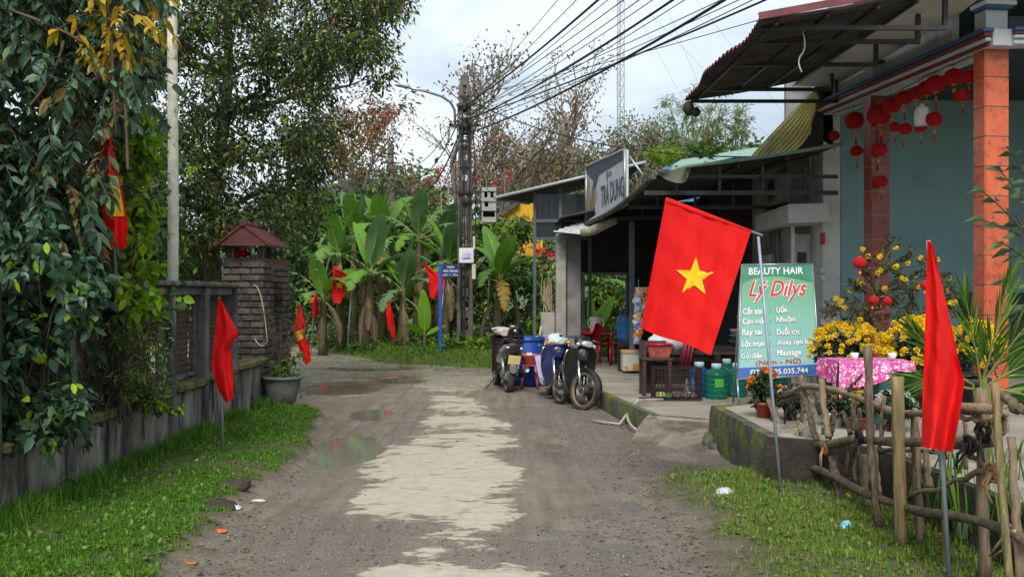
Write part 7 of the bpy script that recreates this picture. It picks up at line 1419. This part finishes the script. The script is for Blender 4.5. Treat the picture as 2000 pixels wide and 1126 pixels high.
def binding(x, y, r, mat, n=4):
    c = FP(*Z3(x, y), -.04); mb = MB()
    for k in range(n):
        a = random.uniform(-.6, .6); pts = [c + Vector((math.sin(a) * math.cos(t) * r * .4, math.cos(t) * r, math.sin(t) * r * random.uniform(.9, 1.1))) + Vector((random.uniform(-.01, .01), (k - n / 2) * .016, 0)) for t in np.linspace(0, 2 * PI, 13)]; mb.tube(pts, .008, n=5)
    for k in range(2): mb.tube([c, c + Vector((-.03, random.uniform(-.06, .06), -.06)), c + Vector((-.04, random.uniform(-.12, .12), -.14))], [.01, .009, .004], n=4)
    mb.build('binding', mat, fence)
for x, y, m in ((600, 410, mStrapT), (690, 425, mStrapT), (600, 515, mStrapT), (880, 370, mBlkStrip), (430, 370, mBlkStrip), (425, 440, mBlkStrip), (1080, 215, mBlkStrip), (1470, 410, mBlkStrip), (1550, 340, mBlkStrip), (1640, 300, M('dry_vine_tie', (.42, .33, .2), rough=.8)), (1690, 890, MATS['dry_vine_tie']), (560, 320, MATS['dry_vine_tie']), (1610, 560, mStrapT), (500, 210, mBlkStrip)): binding(x, y, .045, m)
for k in range(16):
    x = random.uniform(430, 1750); y0 = random.uniform(120, 330); stick('stake', [(x, y0), (x + random.uniform(-25, 40), y0 + random.uniform(180, 420))], random.uniform(5, 9), mStick, dx=random.uniform(-.02, .18))
# scrubby twigs caught in the fence
tw_ = MB()
for k in range(70):
    a = FP(*Z3(random.uniform(480, 760), random.uniform(120, 330)), random.uniform(-.02, .15)); tw_.tube([a, a + Vector((random.uniform(-.06, .06), random.uniform(-.12, .12), random.uniform(-.05, .15)))], [.004, .002], n=3, cap=False)
stuff(tw_.build('twigs', mStick, fence))

# ================================================================ POTS, FLOWERS, TABLE ON THE TERRACE
lmMum = leafmat('chrysanthemum_leaf', [(0, (.012, .025, .012)), (.7, (.025, .05, .02)), (1, (.05, .09, .03))], trans=.15)
mYelF = leafmat('yellow_petal', [(0, (.82, .52, .005)), (.5, (.88, .62, .01)), (1, (.9, .7, .05))], trans=.25); mOrF = leafmat('orange_petal', [(0, (.75, .2, .005)), (1, (.85, .32, .01))], trans=.2); mWhF = leafmat('white_petal', [(0, (.55, .55, .48)), (1, (.75, .75, .68))], trans=.3)
mTerra = M('red_clay_pot', (.38, .07, .04), (.27, .05, .03), rough=.6, bump=.1)
def pompoms(cs, r):
    ps = []
    for c in cs:
        n = 34; d = rand_dirs(n, -.35); ps.append(leaf_arrays(np.array(c) + d * r * .45, d, r * .5, r * .42, fold=.3)); d2 = rand_dirs(12, -.2); ps.append(leaf_arrays(np.array(c) + d2 * r * .05, d2, r * .7, r * .5, fold=.3))
    return cat(ps)
def pot_mesh(loc, r, h_): return MB().lathe([(0, 0), (r * .72, 0), (r * .95, h_ * .82), (r * 1.05, h_ * .84), (r * 1.06, h_), (r * .95, h_), (r * .9, h_ * .9), (0, h_ * .88)], 18, loc)
def mums(loc, label, rx, hz, n, pot, petal=mYelF, fr=.032, r=.14, ph=.2, lowest=.25):
    loc = Vector(loc); t = thing('flower_pot', loc, label, 'potted flowers'); pot_mesh(loc, r, ph).build('pot', pot, t); c = loc + Vector((0, 0, ph + hz * .45)); ps = []
    for k in range(34): d = rand_dirs(1, -.2)[0]; ps.append(clump_leaves(c + Vector(d * np.array([rx, rx, hz * .5])) * random.uniform(.3, .9), .1, 40, .055, .028, .1))
    V, Fc = cat(ps); npobj('foliage', V, Fc, lmMum, t); cs = []
    for k in range(n): d = rand_dirs(1, -.8)[0]; d = d if d[2] > -lowest else d * np.array([1, 1, -.3]); cs.append(np.array(c) + d * np.array([rx * 1.08, rx * 1.08, hz * .62]) * random.uniform(.93, 1.08))
    V, Fc = pompoms(cs, fr); stuff(npobj('blossoms', V, Fc, petal, t)); return t
mPotDk = M('dark_pot', (.03, .03, .03), rough=.6)
mums((3.33, 9.7, TZ), 'large pot of yellow chrysanthemums left of the pink table', .36, .46, 150, mPotDk, r=.2, ph=.4, fr=.036)
mums((3.93, 9.5, TZ), 'pot of yellow chrysanthemums behind the right red flag', .27, .55, 130, mPotDk, r=.18, ph=.36, fr=.042); mums((4.55, 9.6, TZ), 'pot of yellow chrysanthemums right of the tall flag', .25, .52, 100, mPotDk, r=.16, ph=.36, fr=.04)
mums((2.42, 9.35, TZ), 'red clay pot of orange marigolds at the terrace edge', .13, .3, 9, mTerra, petal=mOrF, fr=.05, r=.085, ph=.15); mums((2.88, 8.7, TZ), 'small white pot with a few yellow flowers by the fence', .07, .12, 4, mWhitePl, r=.075, ph=.13, fr=.035); mums((3.3, 8.4, TZ), 'red pot of white flowers under the table', .16, .2, 22, mTerra, petal=mWhF, fr=.032, r=.08, ph=.13); mums((3.0, 8.45, TZ), 'small pot of pale yellow flowers beside the table leg', .08, .24, 9, mTerra, petal=mYelF, fr=.03, r=.07, ph=.12)
mums((2.62, 9.15, TZ), 'low pot of pale flowers behind the leaning fence sticks', .12, .18, 8, mPotDk, petal=mWhF, fr=.026, r=.07, ph=.12)
# table with pink floral cloth
def floral():
    m = bpy.data.materials.new('pink_floral_cloth'); m.use_nodes = True; n, l = m.node_tree.nodes, m.node_tree.links; b = n['Principled BSDF']; b.inputs['Roughness'].default_value = .35
    tc = n.new('ShaderNodeTexCoord'); v = n.new('ShaderNodeTexVoronoi'); v.inputs['Scale'].default_value = 42; v.inputs['Randomness'].default_value = 1.0; no = n.new('ShaderNodeTexNoise'); no.inputs['Scale'].default_value = 26; no.inputs['Detail'].default_value = 4
    l.new(tc.outputs['Object'], v.inputs['Vector']); l.new(tc.outputs['Object'], no.inputs['Vector']); mm = n.new('ShaderNodeMath'); mm.operation = 'MULTIPLY_ADD'; mm.inputs[1].default_value = 1.1; l.new(no.outputs[0], mm.inputs[0]); l.new(v.outputs['Distance'], mm.inputs[2])
    rp = n.new('ShaderNodeValToRGB'); cr = rp.color_ramp; cr.elements[0].position = .8; cr.elements[0].color = (.8, .7, .74, 1); cr.elements[1].position = 1.0; cr.elements[1].color = (.6, .07, .28, 1); e = cr.elements.new(.92); e.color = (.72, .2, .45, 1); l.new(mm.outputs[0], rp.inputs[0]); l.new(rp.outputs[0], b.inputs['Base Color']); return m
mFl = floral(); tc_ = Vector((3.22, 8.85, TZ)); tz = P(0, 702, 8.85).z
tt_ = thing('pedestal_table', tc_, 'low teal pedestal table on the terrace', 'table'); MB().box((3.22, 8.85, tz - .03), (.62, .5, .05)).build('table_top', mConc, tt_); mTealC = M('teal_concrete_paint', (.16, .42, .38), (.1, .28, .26), scale=5, rough=.8, bump=.3)
for x in (3.05, 3.36): MB().box((x, 8.85, (TZ + tz) / 2 - .03), (.14, .2, tz - TZ - .055), bev=.012).build('pedestal', mTealC, tt_)
def cloth(u, v):                            # drapes over the top and hangs longer on the left front
    x = (u - .5) * .66; s = v * 1.1; fr_ = .2 + .12 * max(0, .5 - u) * 2
    if s < .52: return (3.22 + x, 9.11 - s, tz + .004 + .004 * math.sin(u * 30) * math.sin(v * 20))
    k = (s - .52) / .58; return (3.22 + x * (1 + .06 * k), 8.59 - .03 * k - .03 * math.sin(u * 22 + k) * k, tz + .004 - k * fr_ * (1 - .55 * smooth(.45, .8, u)))
tcl = thing('table_cloth', (3.22, 8.85, tz), 'pink floral cloth draped over the terrace table', 'tablecloth'); MB().grid(cloth, 44, 30).build('cloth', mFl, tcl)
def cloth2(u, v): return (2.885 - .01 - .02 * v - .015 * math.sin(u * 20), 8.58 + .52 * u, tz + .003 - (.22 * v) * (1 - .3 * u))
MB().grid(cloth2, 20, 8).build('side_flap', mFl, tcl)
for i, x in enumerate((3.08, 3.42)): T(MB().lathe([(0, 0), (.028, 0), (.038, .06), (.036, .06), (.027, .005), (0, .005)], 14, (x, 8.75, tz + .009)).build('cup', mWhitePl), 'white cup standing on the pink cloth, %s one' % ['left', 'right'][i], 'cup')
# apricot blossom tree
mai = Vector((3.72, 9.95, TZ)); mt_ = thing('blossom_tree', mai, 'gnarled potted apricot tree with yellow blossoms and red ornaments', 'potted tree'); pot_mesh(mai, .24, .32).build('pot', mPotDk, mt_)
trunk = [mai + Vector(p) for p in ((0, 0, .28), (.06, 0, .42), (.16, -.03, .52), (.22, 0, .62), (.14, .02, .74), (.0, 0, .84), (-.06, 0, 1.0), (0, 0, 1.2), (.05, 0, 1.42))]; MB().tube(trunk, [.075, .062, .055, .05, .045, .04, .033, .025, .015], n=9).build('trunk', mBark, mt_); bm_ = MB(); lv_ = []; fl_ = []
lmMai = leafmat('bronze_green_leaf', [(0, (.035, .04, .015)), (.5, (.06, .07, .02)), (.8, (.09, .085, .025)), (1, (.14, .09, .03))], trans=.25)
for (px, py) in [(1640, 590), (1665, 575), (1690, 600), (1680, 555), (1700, 540), (1725, 520), (1745, 480), (1740, 510), (1760, 540), (1790, 545), (1775, 575), (1810, 520), (1830, 550), (1850, 560), (1870, 580), (1855, 610), (1800, 610), (1770, 620), (1740, 580), (1715, 575), (1660, 610), (1785, 590), (1760, 500), (1720, 620), (1695, 625), (1825, 600), (1845, 640), (1800, 640), (1755, 600), (1700, 510), (1630, 605)]:
    c = P(px, py, 9.9 + random.uniform(-.35, .35)); s = min(trunk[3:], key=lambda q: (q - c).length + max(0, q.z - c.z) * 2); bm_.tube(bez(s, s.lerp(c, .5) + Vector((0, 0, .04)), c, 6), [.014, .012, .01, .008, .006, .005, .003], n=5, cap=False)
    lv_.append(clump_leaves(c, .14, 52, .075, .02, .1, tw=bm_)); fl_ += [c + Vector(rand_dirs(1, -.2)[0]) * .12 for _ in range(random.choice((0, 1, 1, 2)))]
for (px, py) in ((1685, 487), (1695, 500), (1632, 583), (1642, 587), (1762, 543), (1768, 546), (1715, 533), (1866, 590), (1860, 592), (1750, 485), (1720, 527)): fl_.append(P(px, py, 9.6))
bm_.build('branches', mBark, mt_); V, Fc = cat(lv_); npobj('leaves', V, Fc, lmMai, mt_); V, Fc = pompoms(fl_, .034); stuff(npobj('blossoms', V, Fc, mYelF, mt_))
# ---------------------------------------------------------------- lanterns
mLan = M('red_paper_lantern', (.62, .008, .012), (.45, .004, .008), scale=9, rough=.7, bump=.3, bscale=40, trans=.3); mGoldT = M('gold_paper', (.7, .3, .06), (.5, .12, .03), scale=30, rough=.5, bump=.05); mRedT = M('red_tassel', (.5, .01, .015), rough=.8)
def lantern_src():
    t = thing('lantern', (0, 0, 0), 'x', 'lantern'); mb = MB(); V = []; n = 32; m = 12
    for i in range(m + 1):
        th = PI * (.06 + .88 * i / m)
        for k in range(n): a = 2 * PI * k / n; r = math.sin(th) ** .8 * (1 if k % 2 else .93); V.append((r * math.cos(a), r * math.sin(a), .86 * math.cos(th)))
    mb.add(V, [(i * n + k, (i + 1) * n + k, (i + 1) * n + (k + 1) % n, i * n + (k + 1) % n) for i in range(m) for k in range(n)], False); mb.build('shade', mLan, t, local=True)
    for z in (.86, -.86): MB().lathe([(0, -.06), (.24, -.06), (.26, 0), (.24, .06), (0, .06)], 14, (0, 0, z)).build('cap', mGoldT, t, local=True)
    MB().tube([(0, 0, .9), (0, 0, 1.7)], .03, n=4).build('cord', mRedT, t, local=True); MB().tube([(0, 0, -.9), (0, 0, -1.3)], .025, n=4).ball((0, 0, -1.5), .26, 8, 6, (1, .35, 1)).build('charm', mGoldT, t, local=True); MB().tube([(0, 0, -1.75), (0, 0, -1.95), (0, 0, -2.7)], [.03, .09, .13], n=6).build('tassel', mRedT, t, local=True)
    return t
lsrc = lantern_src(); used = False
def lantern(px, py, rp, label, Y=None, tas=True):
    global used
    Y = Y or (6.546 / ((px - 1000) / F + .131)) - .1; o = lsrc if not used else copy_tree(lsrc); used = True; o.location = P(px, py, Y); s = rp / F * Y; o.scale = (s, s, s); WO[o] = o.location.copy(); T(o, label, 'lantern', 'red lanterns at the porch'); o.rotation_euler = (random.uniform(-.12, .12), random.uniform(-.12, .12), random.uniform(0, 3)); return o
top_row = [(1669, 236, 19), (1716, 224, 23), (1741, 206, 18), (1765, 192, 16), (1792, 182, 15), (1811, 172, 17), (1827, 164, 19), (1862, 150, 18), (1892, 150, 15)]
for i, a in enumerate(top_row): lantern(*a, 'big red lantern in the row below the porch beam, %s from the left' % ordinal(i))
low_row = [(1629, 265, 11), (1672, 295, 12), (1692, 294, 8), (1717, 292, 15), (1748, 248, 11), (1768, 252, 13), (1798, 249, 12), (1824, 233, 16), (1880, 187, 14), (1720, 354, 13)]
for i, a in enumerate(sorted(low_row)): lantern(*a, 'smaller red lantern with charm hung under the porch row, %s from the left' % ordinal(i))
for i, a in enumerate(((1679, 513, 13), (1706, 586, 10), (1733, 588, 9), (1806, 557, 9))): lantern(*a, 'small red lantern hung in the apricot tree, %s from the left' % ordinal(i), Y=9.55)
T(MB().tube([P(1625, 222, 14.1), P(1669, 208, 13.4), P(1741, 185, 12.3), P(1827, 140, 11.4), P(1900, 110, 10.6)], .006, n=4).build('lantern_wire', mDarkSteel), 'dark wire the porch lanterns hang from', 'wire')
jw = thing('hanging_jug', P(1801, 224, 11.6), 'white plastic bottle hanging among the porch lanterns', 'bottle'); c = WO[jw]; MB().lathe([(0, -.13), (.085, -.13), (.09, -.1), (.09, .04), (.075, .08), (.03, .11), (.028, .13), (0, .13)], 16, c).build('bottle', mWhitePl, jw); MB().tube([c + Vector((0, 0, .13)), c + Vector((0, 0, .4))], .004, n=4).build('cord', mDarkSteel, jw)

# ================================================================ PALM, GRASSES AND BRANCH AT THE RIGHT
lmPalm = leafmat('palm_leaflet', [(0, (.035, .1, .012)), (.6, (.08, .19, .02)), (1, (.17, .29, .04))], rough=.4, trans=.25)
def blade_frond(t, pts, n_pair, L, W, spread, mat, name='frond'):
    ps = []; ds = []; ls = []; pts = [Vector(p) for p in pts]; m = len(pts) - 1
    for i in range(n_pair):
        f = .28 + .72 * i / (n_pair - 1); k = f * m; j = min(int(k), m - 1); q = pts[j].lerp(pts[j + 1], k - j); d = (pts[j + 1] - pts[j]).normalized(); s = d.cross(Vector((.2, -1, .1))).normalized()
        for sg_ in (-1, 1): ps.append(q); ds.append(d * (1.0 + .7 * f) + s * sg_ * spread * (1.1 - .75 * f) + Vector((0, random.uniform(-.25, .1), random.uniform(-.12, .05)))); ls.append(L * (.65 + .55 * math.sin(f * PI * .8)))
    n = len(ps); V, Fc = leaf_arrays(np.array([tuple(x) for x in ps]), np.array([tuple(x) for x in ds]), np.array(ls), W * RNG.uniform(.8, 1.1, n), fold=.3, droop=.08); fo = npobj(name, V, Fc, mat, t); MB().tube(pts, [.012 - .009 * i / m for i in range(m + 1)], n=5, cap=False).build('stalk', M('palm_stalk', (.2, .24, .06), rough=.6), fo)
plm = thing('young_coconut_palm', (3.28, 6.75, .1), 'young coconut palm with stiff green fronds behind the fence', 'palm'); pb = Vector((3.28, 6.75, .3))
for a, m_, e in (((1920, 740), (1935, 690), (1968, 560)), ((1925, 740), (1960, 690), (2040, 590)), ((1915, 745), (1905, 680), (1888, 590)), ((1930, 750), (1985, 720), (2060, 680)), ((1900, 750), (1840, 720), (1790, 650)), ((1905, 760), (1850, 750), (1780, 740)), ((1935, 760), (1990, 760), (2050, 790)), ((1950, 800), (2010, 780), (2090, 740))):
    blade_frond(plm, [pb] + bez(P(*a, 6.7), P(*m_, 6.6), P(*e, 6.5), 8), 15, .28, .024, .7, lmPalm)
tg = thing('reed_clump', (3.0, 5.7, 0), 'tall green reed-like grass behind the fence at the right', 'plant'); ps = []
for k in range(170): x, y = random.uniform(2.6, 3.3), random.uniform(4.9, 6.6); ps.append(((x, y, .05), (random.uniform(-.3, .3), random.uniform(-.3, .2), 1), random.uniform(.4, .9)))
V, Fc = leaf_arrays(np.array([p[0] for p in ps]), np.array([p[1] for p in ps]), np.array([p[2] for p in ps]), .016, fold=.3, droop=.15); npobj('blades', V, Fc, lmPalm, tg)
sap = thing('sapling', (4.1, 7.0, .1), 'thin sapling with paired green leaves reaching in from the right edge', 'plant'); mb = MB(); ps = []
mb.tube([WO[sap], Vector((4.0, 7.0, 1.2)), P(2040, 520, 7.0), P(1985, 420, 7.0)], [.02, .016, .012, .008], n=6, cap=False)
for a, e, npr in (((2005, 460), (1925, 365), 4), ((2010, 470), (1925, 420), 3), ((2020, 420), (1960, 330), 5), ((2030, 400), (1985, 300), 4), ((2020, 520), (1965, 470), 4), ((2030, 560), (1968, 540), 4), ((2030, 600), (1985, 590), 3)):
    A_, E_ = P(*a, 7.0), P(*e, 6.9); (V, Fc), pts = compound(A_, tuple(E_ - A_), npr, .13, .06, (E_ - A_).length, .25); ps.append((V, Fc)); mb.tube(pts, .006, n=4, cap=False); mb.tube([P(2040, 520, 7.0), A_], .007, n=4, cap=False)
mb.build('stems', mBark, sap); V, Fc = cat(ps); npobj('leaves', V, Fc, leafmat('dusty_green_leaf', [(0, (.05, .1, .04)), (1, (.12, .2, .08))], rough=.35, trans=.25), sap)
wt_ = thing('white_tub', P(1868, 925, 5.6), 'white bucket hidden in the reeds behind the fence', 'bucket'); c = WO[wt_]; c = Vector((2.85, 6.0, .02)); wt_.location = c; WO[wt_] = c; MB().lathe([(0, 0), (.1, 0), (.13, .22), (.14, .23), (.135, .25), (.12, .24), (.09, .02), (0, .02)], 18, c).build('bucket', mWhitePl, wt_)

# ================================================================ LITTER
def on_road(px, py): p = G(px, py, .02); h_ = float(fields(np.array([p.x]), np.array([p.y]))[0][0]); return Vector((p.x, p.y, h_))
def scrap(px, py, w, d, h_, col, name, label, cat_='litter'):
    c = on_road(px, py); mb = MB(); mb.grid(lambda u, v: c + Vector(((u - .5) * w, (v - .5) * d, .004 + h_ * (.35 + .65 * abs(math.sin(u * 7 + v * 5))) * math.sin(u * PI) ** .5 * math.sin(v * PI) ** .5)), 8, 8); T(mb.build(name, M('scrap_%.2f_%.2f' % (col[0], col[2]), col, rough=.4, bump=.3, bscale=30)), label, cat_)
scrap(1653, 1045, .075, .08, .05, (.25, .6, .75), 'plastic_cup', 'crumpled light blue plastic cup in the right grass'); scrap(1415, 968, .14, .12, .05, (.55, .6, .65), 'plastic_bag', 'clear crumpled plastic bag at the edge of the right verge'); scrap(1492, 945, .06, .12, .04, (.55, .03, .05), 'wrapper', 'red wrapper at the foot of the mossy wall'); scrap(1655, 985, .05, .08, .03, (.75, .55, .02), 'wrapper', 'yellow scrap by the fence foot')
scrap(590, 858, .07, .12, .04, (.85, .4, .01), 'wrapper', 'orange wrapper on the road edge by the left grass'); scrap(428, 1034, .1, .07, .02, (.7, .12, .04), 'wrapper', 'orange-red strip lying on the left mud'); scrap(462, 985, .07, .08, .03, (.5, .52, .62), 'plastic_scrap', 'pale plastic scrap by the dirt clod'); scrap(505, 970, .11, .05, .015, (.6, .57, .5), 'paper_scrap', 'pale flat paper scrap right of the dirt clod'); scrap(632, 745, .16, .12, .04, (.65, .05, .04), 'wrapper', 'red scrap in the far left puddle'); scrap(122, 990, .05, .07, .02, (.7, .75, .4), 'fallen_leaf', 'pale yellow-green fallen leaf at the wall foot', 'leaf'); scrap(385, 915, .05, .05, .02, (.6, .6, .58), 'paper_scrap', 'small white scrap in the left grass'); scrap(370, 1092, .09, .06, .015, (.35, .16, .05), 'fallen_leaf', 'brown fallen leaf at the near road edge', 'leaf')
mDirt = M('dark_clod', (.07, .055, .035), (.035, .028, .02), scale=12, rough=1, bump=1, bscale=40)
for i, (px, py, s) in enumerate(((420, 985, .17), (402, 1000, .09), (455, 960, .12), (470, 952, .08), (520, 870, .06), (1312, 890, .05))):
    c = on_road(px, py); mb = MB().ball(c, s, 16, 10, (1.1, 1, .42)); mb.v = [tuple(Vector(v) + Vector((0, 0, 1)) * .3 * s * (float(fbm(np.array(v[0] * 22), np.array(v[1] * 22), 3)) - .5) + Vector((math.sin(v[1] * 90), math.sin(v[0] * 80), 0)) * .012) for v in mb.v]; T(mb.build('dirt_clod', mDirt), 'dark clod of earth at the verge, %s counted from the left' % ordinal([1, 0, 2, 3, 4, 5][i]), 'clod', 'earth clods')
